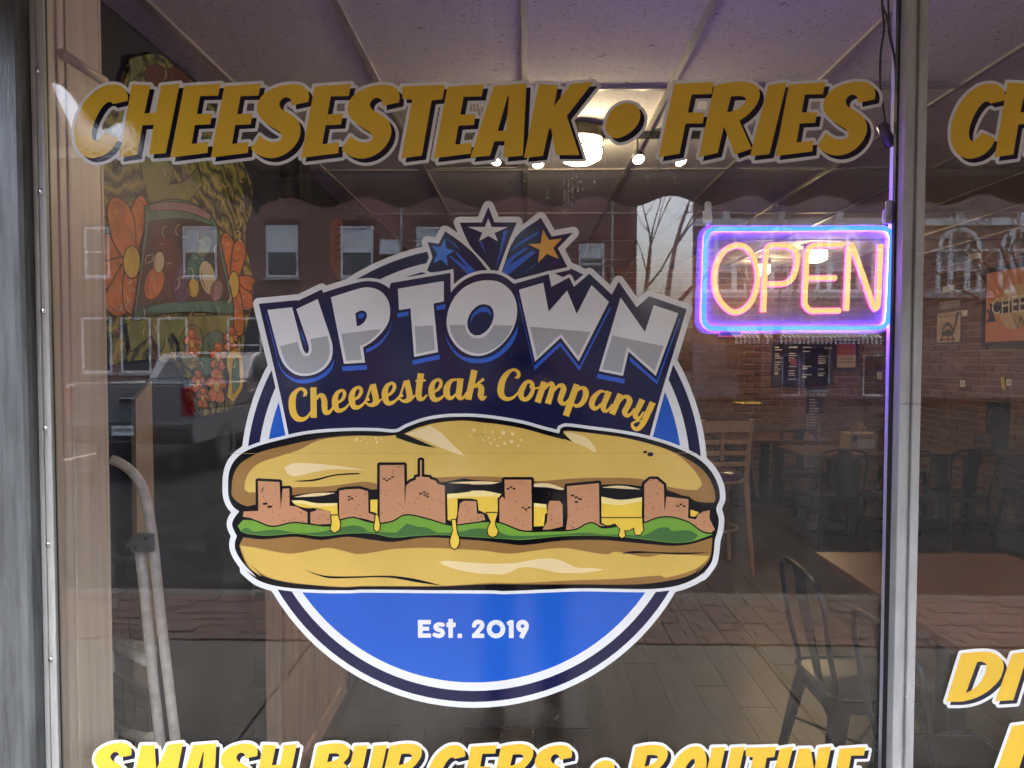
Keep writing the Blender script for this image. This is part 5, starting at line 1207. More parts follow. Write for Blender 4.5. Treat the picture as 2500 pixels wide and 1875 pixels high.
for k in range(11): box(b, -w + .03, -w + .03 + random.uniform(.5, .95) * (2 * w - .06), -0.0166, -0.0152, h - .13 - k * .034 - .004, h - .13 - k * .034 + .004)
obj('print_line', b, M_chalk, t)
obj('easel_leg', bx(-w * .8, -w * .7, 0.0, 0.012, -(t.location.z - .0) , h * .6), M_oak, t); obj('easel_leg', bx(w * .7, w * .8, 0.0, 0.012, -(t.location.z), h * .6), M_oak, t)
obj('easel_leg', bx(-.01, .01, 0.2, 0.212, -(t.location.z), 0), M_oak, t)
# cardboard carton on the table
ct = thing('carton', 'open tan cardboard carton with one flap up on the menu board table', 'carton', (3.18, 5.22, 0.75))
M_cardb = mat('cardboard', (0.46, 0.33, 0.18), 0.8, var=0.12, vscale=12)
obj('box_body', bx(-.13, .13, -.1, .1, 0, .17), M_cardb, ct)
b = bmesh.new(); b.faces.new([b.verts.new(p) for p in ((-.13, -.1, .171), (.13, .1, .20), (.02, .08, .29), (-.11, -.06, .38))]); o = obj('flap', b, M_cardb, ct); md = o.modifiers.new('s', 'SOLIDIFY'); md.thickness = 0.004
obj('label_sheet', bx(-.06, .1, -.1025, -.1005, .03, .12), M_white, ct)
b = bmesh.new(); lathe(b, [(0, .0), (.03, .0), (.03, .002), (0, .002)], seg=14, M=Matrix.Translation((-.085, -.1015, .13)) @ TX); obj('hand_hole', b, M_black, ct)

# right-hand brick wall: posters and plates (plane x = XR)
XW = XR - 0.012
TXR = Matrix.Rotation(R(-90), 4, 'Z') @ Matrix.Rotation(R(90), 4, 'X')
def side_panel(name, label, cat, quad, m, th=0.012, rnd=0.0):
    ps_ = [on_x(u, v, XW) for u, v in quad]; y0, y1 = min(p.y for p in ps_), max(p.y for p in ps_); z0, z1 = min(p.z for p in ps_), max(p.z for p in ps_)
    cy_, cz_ = (y0 + y1) / 2, (z0 + z1) / 2
    t = thing(name, label, cat, (XW, cy_, cz_)); w, h = (y1 - y0) / 2, (z1 - z0) / 2
    if rnd:
        pts = []
        for (sx, sz, a0) in ((1, 1, 0), (-1, 1, 90), (-1, -1, 180), (1, -1, 270)):
            for k in range(5): a = R(a0 + 22.5 * k); pts.append((sx * (w - rnd) + rnd * math.cos(a), sz * (h - rnd) + rnd * math.sin(a)))
        b = bmesh.new(); prism(b, pts, lambda p, d: Vector((-d, p[0], p[1])), 0.0, th); obj('panel', b, m, t)
    else: obj('panel', bx(-th, 0, -w, w, -h, h), m, t)
    return t, w, h
t, w, h = side_panel('wall_poster', 'small cream poster with a turtle and rounded corners on the side wall', 'poster', ((2291, 766), (2346, 834)), mat('poster_pale', (0.60, 0.50, 0.40), 0.6), rnd=0.03)
obj('sunset_field', bx(-.0135, -.0125, -w * .85, w * .85, -h * .5, h * .35), mat('poster_peach', (0.55, 0.40, 0.34), 0.6), t)
M_grn_ink = mat('turtle_ink', (0.06, 0.085, 0.07), 0.6)
def on_side(d): return lambda p: (-d, -p[0], p[1])
turt = strokes([[(-.10, -.02, .02), (-.06, .05, .03), (.0, .07, .04), (.06, .03, .03), (.09, -.03, .02)], [(-.09, -.03, .03), (.0, -.02, .08), (.08, -.03, .03)], [(.08, -.02, .03), (.12, .06, .03), (.14, .15, .035), (.16, .17, .03)], [(-.08, -.04, .025), (-.11, -.10, .02), (-.12, -.12, .02)], [(.06, -.04, .025), (.09, -.09, .02), (.10, -.12, .02)], [(.0, -.05, .02), (.01, -.09, .02), (.01, -.11, .02)]])
ks = w / .19
sheet('turtle_print', ([(a * ks, b * ks - .04) for a, b in turt[0]], turt[1]), on_side(.0145), M_grn_ink, t)
text_mesh('print_title', 'WAIT BEFORE YOU RIDE', 0.045, M_grn_ink, t, Matrix.Translation((-.0145, 0, h * .76)) @ TXR, width=w * 1.7)
obj('red_print', bx(-.0142, -.0131, -w * .6, w * .75, -h * .88, -h * .76), mat('red_ink', (0.42, 0.06, 0.04), 0.6), t)
q = on_x(2320, 745, XW)
ws = thing('wall_lettering', 'small white CHEESESTEAK lettering on a grey strip above the turtle poster', 'lettering', (XW, q.y, q.z))
obj('strip', bx(-.006, 0, -w * .98, w * .95, -.055, .055), mat('grey_strip', (0.15, 0.11, 0.12), 0.6), ws); text_mesh('letters', 'CHEESESTEAK', 0.11, M_chalk, ws, Matrix.Translation((-.0072, 0, 0)) @ TXR, width=w * 1.75)
t, w, h = side_panel('wall_poster', 'large orange CHEESE poster in a black frame at the right edge', 'poster', ((2414, 668), (2560, 829)), mat('poster_orange', (0.62, 0.20, 0.10), 0.55, col2=(0.60, 0.28, 0.14), vscale=1.5), th=0.02)
f = .05; bb = bmesh.new(); box(bb, -.03, 0.001, -w - f, w + f, h + .0005, h + f); box(bb, -.03, 0.001, -w - f, w + f, -h - f, -h - .0005); box(bb, -.03, 0.001, -w - f, -w - .0005, -h, h); box(bb, -.03, 0.001, w + .0005, w + f, -h, h); obj('frame', bb, M_card, t)
sheet('cream_disc', tess([circ(0.0, -.02, h * .62, 40)]), on_side(.0212), mat('poster_disc', (0.58, 0.44, 0.28), 0.6), t)
rb_ = [(-w * .86, h * .10), (w * .9, h * .18), (w * .9, -h * .16), (-w * .80, -h * .22)]
sheet('banner', tess([rb_]), on_side(.0224), mat('banner_navy', (0.02, 0.018, 0.05), 0.5), t)
sheet('banner_tail', tess([[(-w * .97, -.02), (-w * .80, -.03), (-w * .62, -h * .42), (-w * .97, -h * .44), (-w * .88, -h * .25)]]), on_side(.0218), mat('banner_blue', (0.04, 0.04, 0.12), 0.5), t)
text_mesh('print_title', 'CHEESE', 0.24, M_chalk, t, Matrix.Translation((-.0236, 0.0, -h * .02)) @ TXR, width=w * 1.55)
text_mesh('print_script', 'Wi', 0.2, mat('script_grey', (0.2, 0.14, 0.16), 0.6), t, Matrix.Translation((-.0236, -.12, -h * .52)) @ Matrix.Rotation(R(-8), 4, 'X') @ TXR)
for (quad, nm, lbl, m) in ((((2346, 928), (2357, 945)), 'wall_plate', 'cream outlet plate on the side brick wall', M_white), (((2459, 925), (2471, 942)), 'wall_plate', 'white plate right of the yellow wall tag', M_white), (((2141, 908), (2153, 926)), 'notice_sheet', 'white notice sheet on the brick beside the mullion', M_white)):
    if nm == 'notice_sheet':
        a = on_y(quad[0][0], quad[0][1], YW); b2 = on_y(quad[1][0], quad[1][1], YW); o = obj(nm, bx(a.x, b2.x, YW - .004, YW, b2.z, a.z), m); tag(o, lbl, 'notice'); continue
    t, w, h = side_panel(nm, lbl, 'wall plate', quad, m, .008); obj('socket', bx(-.010, -.0082, -w * .35, w * .35, -h * .4, h * .4), M_plaster, t)
ty = [on_x(u, v, XW) for u, v in ((2444, 920), (2452, 920), (2457, 954), (2450, 948), (2447, 952))]
t = thing('wall_tag', 'small yellow tag hanging on the side brick wall', 'tag', (XW, ty[0].y, ty[2].z)); b = bmesh.new(); prism(b, [(p.y - ty[0].y, p.z - ty[2].z) for p in ty], lambda p, d: Vector((-d, p[0], p[1])), 0.001, 0.006); obj('tag_plate', b, mat('tag_yellow', (0.62, 0.45, 0.03), 0.5), t)
cs = thing('card_stand', 'dark card stand on the table at the right edge of the view', 'card stand', (4.52, 5.28, 0.75))
obj('card', bx(-.10, .12, -.005, .005, .0, .46), M_card, cs); b = bmesh.new(); tube(b, [(.085 * math.cos(a), -.0075, .30 + .11 * math.sin(a)) for a in [2 * math.pi * k / 20 for k in range(20)]], .003, 5, closed=True); obj('printed_ring', b, mat('print_grey', (0.3, 0.27, 0.2), 0.6), cs)
cs = thing('table_card', 'small red table card in front of the dark card stand', 'card', (4.30, 5.15, 0.75))
obj('card', bx(-.09, .09, -.004, .004, .0, .17), mat('card_red', (0.25, 0.05, 0.05), 0.5), cs); text_mesh('print_title', 'Monday', 0.05, M_chalk, cs, Matrix.Translation((0, -.0055, .12)) @ TX); text_mesh('print_title', 'CLUB', 0.05, M_chalk, cs, Matrix.Translation((0, -.0055, .065)) @ TX)

# ================================================================== LEFT SIDE OF THE ROOM
# painted board on the left wall
XP = XL + 0.022
mo = on_x(430, 1010, XP)
mb_ = thing('painted_board', 'shaped board painted with orange flowers on olive green, hung on the dark left wall', 'painting', (XP, mo.y, mo.z))
mbo = mb_.location.copy()
def wp(d):
    def f(p):
        q = on_x(p[0], p[1], XP); return (d * 3e-5, q.y - mbo.y, q.z - mbo.z)
    return f
z9 = Zc(0, 450, 3.16); z1_ = Zc(0, 0, 3.16)
outl = smooth([(225,560),(238,330),(290,240),(318,165),(345,140),(385,132),(425,160),(470,200),(520,260),(570,330),(594,400),(614,445),(614,510),(600,560),(600,600),(616,670),(616,735),(602,800),(590,880),(582,960),(560,1000),(520,1010),(490,1016),(468,985),(450,905),(400,880),(330,880),(270,890),(215,870)], True, 60)
b = bmesh.new()
prism(b, outl, lambda p, d: Vector((d, on_x(p[0], p[1], XP).y - mbo.y, on_x(p[0], p[1], XP).z - mbo.z)), -0.02, 0.0)
def swirl_mat():
    m = bpy.data.materials.new('painted_swirls'); m.use_nodes = True; nt = m.node_tree; L = nt.links; bs = nt.nodes['Principled BSDF']
    tc = nt.nodes.new('ShaderNodeTexCoord'); wv = nt.nodes.new('ShaderNodeTexWave'); wv.wave_type = 'RINGS'; wv.rings_direction = 'SPHERICAL'
    wv.inputs['Scale'].default_value = 4.6; wv.inputs['Distortion'].default_value = 9.0; wv.inputs['Detail'].default_value = 3.0; wv.inputs['Detail Scale'].default_value = 2.2
    L.new(tc.outputs['Object'], wv.inputs['Vector']); rp = nt.nodes.new('ShaderNodeValToRGB'); cr = rp.color_ramp
    cr.elements[0].position = 0.0; cr.elements[0].color = (0.012, 0.010, 0.006, 1); cr.elements[1].position = 1.0; cr.elements[1].color = (0.30, 0.27, 0.055, 1)
    for p, c in ((.10, (0.015, 0.012, 0.008)), (.16, (0.07, 0.10, 0.035)), (.42, (0.13, 0.15, 0.03)), (.50, (0.012, 0.010, 0.008)), (.56, (0.20, 0.20, 0.045)), (.74, (0.16, 0.17, 0.04)), (.80, (0.02, 0.018, 0.01)), (.86, (0.34, 0.26, 0.06))):
        e = cr.elements.new(p); e.color = (*c, 1)
    L.new(wv.outputs['Fac'], rp.inputs[0]); L.new(rp.outputs[0], bs.inputs['Base Color']); bs.inputs['Roughness'].default_value = .5; return m
M_swirl = swirl_mat(); obj('board', b, M_swirl, mb_)
P_or = mat('paint_orange', (0.56, 0.15, 0.025), 0.5, var=0.28, vscale=16); P_ye = mat('paint_yellow', (0.62, 0.42, 0.05), 0.5, var=0.2, vscale=16)
P_ol = mat('paint_olive', (0.27, 0.27, 0.06), 0.5, vscale=11, col2=(0.10, 0.12, 0.035), detail=7); P_te = mat('paint_teal', (0.075, 0.17, 0.11), 0.5, var=0.3, vscale=14)
P_br = mat('paint_brown', (0.055, 0.028, 0.018), 0.5, var=0.4, vscale=14); P_ma = mat('paint_mauve', (0.28, 0.17, 0.16), 0.5, var=0.2, vscale=14)
P_cr = mat('paint_cream', (0.55, 0.45, 0.28), 0.5); P_bk = mat('paint_line', (0.010, 0.009, 0.008), 0.5); P_pu = mat('paint_plum', (0.09, 0.05, 0.11), 0.5, var=0.3, vscale=14); P_rd = mat('paint_dark_red', (0.10, 0.018, 0.014), 0.45, var=0.4, vscale=14)
dep = [10]
def paint(name, pts, m, line=2.2, lim=50, sm=True):
    l = smooth(pts, True, lim, 4) if sm else pts
    if line: sheet(name + '_line', grown([[l]], line, 4), wp(dep[0]), P_bk, mb_)
    sheet(name, tess([l]), wp(dep[0] + 3), m, mb_); dep[0] += 4
    us_ = [p[0] for p in l]; vs_ = [p[1] for p in l]; w_, h_ = max(us_) - min(us_), max(vs_) - min(vs_)
    if name == 'petal' or name == 'swirl':                      # brush work: a dark crescent and a few pale ticks
        cu, cv = sum(us_) / len(us_), sum(vs_) / len(vs_)
        q = [l[int(len(l) * (.30 + .05 * k)) % len(l)] for k in range(7)]
        sheet('brush_line', strokes([[(cu + (p[0] - cu) * .74, cv + (p[1] - cv) * .78, max(.5, 1.5 * min(w_, 30) / 30 * math.sin(math.pi * (k + .7) / 7.4) + .3)) for k, p in enumerate(q)]]), wp(dep[0] + 1), P_bk, mb_)
        if w_ > 14:
            for k in range(3): sheet('brush_line', strokes([[(cu + w_ * (-.16 + .1 * k), cv - h_ * .18, 1.0), (cu + w_ * (-.15 + .1 * k), cv - h_ * .13, 1.4), (cu + w_ * (-.15 + .1 * k), cv - h_ * .10, .8)]]), wp(dep[0] + 2), P_cr, mb_)
    dep[0] += 4
def ell(z, x, y, rx, ry, tilt=0, n=18):
    o = []
    for k in range(n):
        a = 2 * math.pi * k / n; px_, py_ = rx * math.cos(a), ry * math.sin(a); o.append((x + px_ * math.cos(tilt) - py_ * math.sin(tilt), y + px_ * math.sin(tilt) + py_ * math.cos(tilt)))
    return z(o)
paint('patch', z1_([(1000,460),(1090,430),(1110,520),(1040,600),(990,640),(1010,560)]), P_ol); paint('patch', z1_([(1110,570),(1160,510),(1230,505),(1290,560),(1290,700),(1150,700)]), P_rd); paint('patch', z1_([(1300,530),(1370,520),(1440,580),(1480,700),(1310,700)]), P_rd)
paint('patch', z1_([(1080,1240),(1200,1180),(1340,1290),(1300,1430),(1420,1400),(1520,1300),(1560,1420),(1450,1560),(1150,1560),(1110,1400)]), P_ol, 2.6)
paint('patch', z1_([(1860,1380),(1900,1370),(1935,1480),(1930,1600),(1890,1560)]), P_bk, 0)
def petal(C, T, w):
    cx_, cy_ = C; dx, dy = T[0] - cx_, T[1] - cy_; L_ = math.hypot(dx, dy); dx /= L_; dy /= L_; nx_, ny_ = -dy, dx; pts = []
    for (t, k) in ((.08, .25), (.35, .40), (.62, .52), (.85, .42), (.97, .18), (1.0, 0), (.97, -.20), (.85, -.44), (.62, -.50), (.35, -.42), (.08, -.25)):
        j = 1 + random.uniform(-.10, .10); pts.append((cx_ + dx * L_ * t * j + nx_ * w * k * j, cy_ + dy * L_ * t + ny_ * w * k * j))
    return z9(pts)
random.seed(2)
# big flower, left
for T, w in (((735,430),210), ((770,760),230), ((880,1010),210), ((1030,1010),150), ((1090,90),130), ((880,105),195)): paint('petal', petal((1000,600), T, w), P_or, 3.2, 70)
paint('flower_centre', ell(z9, 1010, 600, 62, 122), P_ye, 3)
# big flower, right
for T, w in (((1735,375),100), ((1850,420),92), ((1950,760),120), ((1925,960),125), ((1835,1170),110)): paint('petal', petal((1800,770), T, w), P_or, 3.0, 70)
paint('flower_centre', ell(z9, 1797, 775, 38, 100), P_ye, 2.6)
# framed dark panel with swirls
paint('panel_border', z9([(1110,170),(1300,120),(1480,150),(1640,270),(1665,330),(1790,930),(1790,1010),(1500,980),(1130,1010),(1020,1040),(1060,760),(1110,330)]), P_te, 3, 30)
paint('panel_band', z9([(1140,160),(1300,135),(1500,170),(1620,240),(1610,275),(1450,215),(1300,195),(1150,205)]), P_ma)
paint('dark_panel', z9([(1145,290),(1300,270),(1480,280),(1640,330),(1760,890),(1500,895),(1250,910),(1050,975)]), P_br, 2.5, 30)
random.seed(9)
for (x, y, rx, ry, ti, m) in ((1180,760,70,130,.3,P_or), (1300,640,60,110,-.2,P_rd), (1400,760,70,150,.1,P_pu), (1500,600,55,120,.4,P_te), (1590,720,60,130,-.2,P_cr), (1250,480,90,70,.5,P_rd), (1420,430,60,90,.1,P_bk), (1560,480,50,80,.3,P_ol), (1480,800,40,70,0,P_ye), (1660,820,45,80,.2,P_ma), (1210,600,40,80,.1,P_cr)):
    paint('swirl', ell(z9, x, y, rx, ry, ti), m, 1.6)
for k in range(16):
    x, y = random.uniform(1120, 1700), random.uniform(330, 880); st = [(x + 30 * t * math.cos(t * 2.2 + k), y + 48 * t * math.sin(t * 2.2 + k), 7) for t in (.3, .6, .9, 1.2, 1.5)]
    q = z9([(p[0], p[1]) for p in st]); sheet('brush_line', strokes([[(a[0], a[1], 1.6) for a in q]]), wp(dep[0]), P_cr if k % 3 else P_bk, mb_); dep[0] += 2
# lower half
paint('patch', z9([(960,1080),(1160,1030),(1780,1010),(1800,1250),(1640,1180),(1590,1260),(1500,1150),(1390,1250),(1310,1140),(1220,1290),(1150,1160),(990,1290)]), P_ol, 2.4)
paint('disc', ell(z9, 1465, 1260, 95, 170), P_ol); paint('patch', z9([(1560,1190),(1630,1130),(1700,1150),(1720,1400),(1600,1480),(1500,1440),(1540,1300)]), P_te)
for (cx_, cyy, s) in ((1460,1230,.95), (1662,1335,.95), (1762,1200,.85), (1500,1525,.8), (1640,1560,1.2), (1530,1650,.7)):
    for k in range(5):
        a = 2 * math.pi * k / 5 - 1.5; paint('petal', petal((cx_, cyy), (cx_ + 66 * s * math.cos(a), cyy + 122 * s * math.sin(a)), 62 * s), P_or, 1.8, 70)
    paint('flower_centre', ell(z9, cx_, cyy, 17 * s, 34 * s), P_ye, 1.2)
paint('loop', z9([(1735,1300),(1800,1260),(1840,1350),(1840,1560),(1770,1680),(1720,1640),(1740,1480),(1720,1400)]), P_ye, 2); paint('loop_centre', z9([(1775,1360),(1805,1340),(1815,1540),(1770,1610),(1760,1480)]), P_te, 1.6)
for k in range(90):
    q0 = random.choice(outl); a = random.uniform(0, 6.28); f_ = random.uniform(.45, .97); x, y = q0[0] * f_ + 430 * (1 - f_) + random.uniform(-12, 12), q0[1] * f_ + 600 * (1 - f_) + random.uniform(-12, 12)
    sheet('brush_line', strokes([[(x, y, 1.2), (x + 7 * math.cos(a), y + 12 * math.sin(a), 2.6), (x + 12 * math.cos(a + .5), y + 24 * math.sin(a + .5), 1.2)]]), wp(dep[0]), random.choice((P_cr, P_bk, P_cr, P_ma)), mb_); dep[0] += 2

# long wooden deck hung farther back on the same wall
zt = Zc(600, 450, 3.16)
dk = smooth(zt([(700,262),(735,280),(745,340),(742,480),(735,600),(738,660),(706,742),(668,660),(655,590),(660,420),(664,320),(680,275)]), True, 60)
do = on_x(822, 640, XL + .02); dt = thing('wooden_deck', 'narrow brown wooden deck shaped plaque high on the dark left wall', 'plaque', (XL + .02, do.y, do.z))
b = bmesh.new(); prism(b, dk, lambda p, d: Vector((d, on_x(p[0], p[1], XL + .02).y - do.y, on_x(p[0], p[1], XL + .02).z - do.z)), -.012, .006); obj('deck', b, wood('deck_wood', (0.14, 0.045, 0.02), (0.28, 0.10, 0.04), 'Z', 3, 0.4), dt)
for k in range(5):
    a = on_x(*zt([(685, 350 + k * 55)])[0], XL + .02); b2 = on_x(*zt([(728, 335 + k * 55)])[0], XL + .02); t_ = bmesh.new(); tube(t_, [(.008, a.y - do.y, a.z - do.z), (.008, b2.y - do.y, b2.z - do.z)], .006, 4); obj('painted_mark', t_, P_bk, dt)
# black speaker under the ceiling
sp0 = on_y(712, 440, 2.55)
sk = thing('speaker', 'black loudspeaker box mounted high on the left wall', 'speaker', (sp0.x, 2.55, sp0.z)); b = bmesh.new(); box(b, -.085, .085, -.09, .09, -.12, .17); obj('cabinet', b, M_black, sk, bevel=.01)
obj('bracket', bx(XL - sp0.x + .001, -.086, -.02, .02, .0, .05), M_dark, sk); b = bmesh.new(); lathe(b, [(.055, 0), (.06, -.004), (.03, .002), (0, .004)], c=(0, 0, 0), seg=20, M=Matrix.Translation((0.0, -.091, .02)) @ TX); obj('cone', b, M_dark, sk)

# step ladder folded beside the jamb
M_lad = mat('ladder_white', (0.72, 0.69, 0.62), 0.4, vscale=34, col2=(0.42, 0.39, 0.33), bump=0.08, detail=9)
la = thing('step_ladder', 'white tubular folding step ladder leaning beside the window jamb', 'ladder', (-1.02, 0.42, 0.0)); lo_l = la.location.copy()
def LP(u, v, y): return on_y(u, v, y) - lo_l
YLd = 0.36
t_ = bmesh.new(); q = smooth([(273,1122),(292,1130),(318,1148),(342,1178),(358,1222),(366,1270),(372,1310),(392,1500),(436,1875),(458,2075)], False, 170, 4)
tube(t_, [LP(a, b, YLd) for a, b in q], 0.0125, 10); obj('front_rail', t_, M_lad, la, smooth=True)
t_ = bmesh.new(); q = [(340,1330),(352,1440),(374,1660),(398,1875),(415,2040)]; tube(t_, [LP(a, b, YLd - .012) for a, b in q], 0.0125, 10); obj('rear_rail', t_, M_lad, la, smooth=True)
# far side of the frame, behind and to the left
t_ = bmesh.new(); tube(t_, [LP(252,1290,.62), LP(262,1500,.62), LP(290,2050,.62)], 0.0125, 10); obj('front_rail', t_, M_lad, la, smooth=True)
t_ = bmesh.new(); tube(t_, [LP(372,1588,YLd + .004), LP(345,1580,.42), LP(300,1563,.52), LP(258,1548,.61)], 0.0125, 10); obj('rung', t_, M_lad, la, smooth=True)
t_ = bmesh.new(); tube(t_, [LP(362,1615,YLd - .004), LP(325,1596,.42), LP(270,1574,.55)], 0.0135, 10); rg = obj('rung', t_, M_lad, la, smooth=True)
t_ = bmesh.new(); tube(t_, [LP(382,1800,YLd), LP(345,1800,.40), LP(305,1788,.48), LP(268,1762,.58)], 0.0125, 10); obj('rung', t_, M_lad, la, smooth=True)
jp = bmesh.new(); prism(jp, smooth([(322,1328),(334,1308),(350,1296),(384,1299),(386,1340),(338,1339),(333,1330)], True, 60), lambda p, d: LP(p[0], p[1], YLd) + Vector((0, d, 0)), -.031, -.0145); jn = obj('hinge_plate', jp, mat('grey_hinge', (0.09, 0.09, 0.095), 0.4), la, bevel=.002)
for (u, v) in ((347, 1329), (373, 1307), (376, 1332)):
    b = bmesh.new(); lathe(b, [(0, 0), (.004, 0), (.0036, .002), (0, .0028)], seg=10, M=Matrix.Translation(LP(u, v, YLd) + Vector((0, -.0312, 0))) @ TX); obj('rivet', b, M_dark, jn)
M_tread = mat('black_tread_plastic', (0.035, 0.036, 0.036), 0.5, bump=.2, bscale=200)
def tread(pts, th, name='tread'):
    b = bmesh.new(); top = [b.verts.new(p) for p in pts]; bot = [b.verts.new(Vector(p) - Vector(th)) for p in pts]; n = len(pts)
    b.faces.new(top); b.faces.new(bot[::-1])
    for i in range(n): b.faces.new((top[i], top[(i + 1) % n], bot[(i + 1) % n], bot[i]))
    return obj(name, b, M_tread, la, bevel=.002)
def tread_panel(c):                                    # tread folded upright: corners as (u, v, y)
    pts = [LP(*q) for q in c]; tread(pts, (0.0, -0.022, 0.006))
    for k in range(1, 5):
        a = Vector(pts[0]).lerp(pts[3], k / 5); b2 = Vector(pts[1]).lerp(pts[2], k / 5); t_ = bmesh.new(); tube(t_, [a + Vector((0, -.001, 0)), b2 + Vector((0, -.001, 0))], .0022, 5); obj('tread_rib', t_, M_tread, la)
    for k in range(1, 3):
        a = Vector(pts[0]).lerp(pts[1], k / 3); b2 = Vector(pts[3]).lerp(pts[2], k / 3); t_ = bmesh.new(); tube(t_, [a + Vector((0, -.001, 0)), b2 + Vector((0, -.001, 0))], .0022, 5); obj('tread_rib', t_, M_tread, la)
tread_panel([(256,1372,.52), (336,1364,.40), (344,1560,.44), (272,1556,.56)])
t_ = bmesh.new(); tube(t_, [LP(252,1384,.50), LP(278,1362,.46), LP(338,1368,.385)], .013, 8); obj('tread_nose', t_, M_tread, la, smooth=True)
tread_panel([(272,1640,.55), (358,1690,.42), (364,1790,.44), (280,1780,.58)])
for (u, v, y) in ((458, 2075, YLd), (415, 2040, YLd - .012), (290, 2050, .62)):
    e = LP(u, v, y); b = bmesh.new(); tube(b, [e, Vector((e.x + .01, e.y, -.0))], .0125, 8); o = obj('foot', b, M_lad, la, smooth=True); b = bmesh.new(); tube(b, [(e.x + .01, e.y, 0.0), (e.x + .008, e.y, .04)], .017, 8); obj('rubber_tip', b, M_tread, o)
lb0 = LP(334, 1602, .40); t_ = bmesh.new(); dr = (LP(300, 1588, .48) - lb0)
box(t_, -.02, .02, -.0145, -.0138, -.006, .006, Matrix.Translation(lb0 + dr * .4)); obj('warning_label', t_, mat('label_print', (0.1, 0.1, 0.1), 0.6), rg)

# wooden screen panel standing on the floor behind the logo
M_scr = wood('screen_wood', (0.26, 0.165, 0.10), (0.48, 0.33, 0.20), 'Z', 2.0, 0.5, bump=0.15)
sx_ = -0.87; n0 = on_x(662, 1640, sx_ - .03).y
wsn = thing('wood_screen', 'low wooden panelled screen standing behind the lower left of the logo', 'screen', (sx_, n0 + .7, 0))
obj('end_stile', bx(-.05, .0, -.70, -.668, .0, 1.06), M_scr, wsn, bevel=.003); obj('panel', bx(-.042, -.012, -.667, .60, .05, 1.02), M_scr, wsn)
for (a, b2) in ((-.64, -.60), (-.28, -.22), (.10, .16), (.56, .60)): obj('stile', bx(-.0118, .003, a, b2, .0601, 1.0), M_scr, wsn, bevel=.002)
obj('bottom_rail', bx(-.05, .004, -.667, .60, .0, .06), M_scr, wsn, bevel=.002); obj('top_rail', bx(-.05, .006, -.667, .60, 1.0205, 1.06), M_scr, wsn, bevel=.002)
# dark mats
M_mat = mat('rubber_mat', (0.030, 0.032, 0.034), 0.75, var=0.3, vscale=20, bump=0.6, bscale=90, detail=8)
o = obj('floor_mat', bx(-.90 + .08, .28, 1.56, 3.4, 0.0005, .008), M_mat, bevel=.003); tag(o, 'dark grey entrance mat on the floor under the logo', 'mat')
o = obj('floor_mat', bx(XL + .01, -.94, .30, 4.6, 0.0005, .008), M_mat, bevel=.003); tag(o, 'long black rubber mat along the left wall by the ladder', 'mat')
# metal cabinet with things leaning on it
cbx = on_z(470, 1290, .0)
cab = thing('metal_cabinet', 'dark metal cabinet with rounded edges behind the left side of the logo', 'cabinet', (-1.05, 2.15, 0)); obj('body', bx(-.28, .20, -.30, .35, 0.0, .66), mat('cabinet_grey', (0.06, 0.058, 0.055), 0.35, metal=.3), cab, bevel=.03)
obj('drawer_line', bx(-.27, .19, -.3035, -.3, .45, .462), M_black, cab); obj('handle', bx(-.08, .0, -.318, -.304, .52, .535), M_chrome, cab, bevel=.003)
pt = on_y(480, 1225, 1.80); pap = thing('paper_sheet', 'crumpled white paper sheet lying on the floor mat beside the cabinet', 'paper', (pt.x, 1.74, .009)); 
M_paper = mat('paper', (0.66, 0.61, 0.52), 0.8)
b = bmesh.new(); vs3 = [b.verts.new(p) for p in ((-.13, .0, .0), (-.02, -.07, .004), (.12, .01, .012), (.03, .05, .055), (-.04, .06, .04), (.17, .05, .06))]
for f in ((0, 1, 4), (1, 3, 4), (1, 2, 3), (2, 5, 3)): b.faces.new([vs3[i] for i in f])
o = obj('sheet', b, M_paper, pap); md = o.modifiers.new('s', 'SOLIDIFY'); md.thickness = .0015
pap.location = (-.93, 1.76, .664); pap.location = on_y(470, 1235, 1.82); sh_ = thing('wall_shelf', 'dark low stool carrying the crumpled paper beside the ladder', 'stool', (pap.location.x, 1.84, 0))
obj('stool_top', bx(-.15, .15, -.12, .12, pap.location.z - .035, pap.location.z - .002), M_dark, sh_, bevel=.004)
for sx in (-1, 1):
    for sy in (-1, 1): obj('leg', bx(sx * .12 - .012, sx * .12 + .012, sy * .09 - .012, sy * .09 + .012, 0, pap.location.z - .0355), M_dark, sh_)
sh_.name = 'low_stool'
# tall clear sleeve with rolled cloth, and a beige board behind it
tb = thing('display_tube', 'tall upright clear plastic tube holding a rolled beige cloth', 'tube', (0, 0, 0)); ba = on_y(470, 1150, 1.72); tb.location = (ba.x, 1.72, 0); zb_t = ba.z
b = bmesh.new(); lathe(b, [(.055, zb_t + .07), (.055, zb_t + .62)], seg=24); obj('clear_sleeve', b, glass_mat('sleeve_plastic', 1.45, 0.06), tb, smooth=True)
b = bmesh.new(); lathe(b, [(0, zb_t - .03), (.04, zb_t - .02), (.06, zb_t + .02), (.06, zb_t + .09), (.05, zb_t + .095), (0, zb_t + .09)], seg=24); obj('sleeve_base', b, mat('grey_base', (0.20, 0.17, 0.15), 0.4), tb, smooth=True)
b = bmesh.new(); lathe(b, [(.0, zb_t + .096), (.028, zb_t + .10), (.026, zb_t + .25), (.03, zb_t + .4), (.02, zb_t + .55), (0, zb_t + .56)], seg=12); obj('rolled_cloth', b, mat('beige_cloth', (0.42, 0.31, 0.19), 0.9, var=.3, vscale=30, bump=.5), tb, smooth=True)
b = bmesh.new(); tube(b, [(0, 0, 0.02), (0, 0, zb_t - .025)], .018, 10); obj('stand_pole', b, M_dark, tb); b = bmesh.new(); lathe(b, [(0, 0), (.11, 0), (.11, .012), (.02, .02), (0, .02)], seg=20); obj('stand_foot', b, M_dark, tb)
bd0 = on_x(318, 1020, XL + .05); bd1 = on_x(338, 1240, XL + .05)
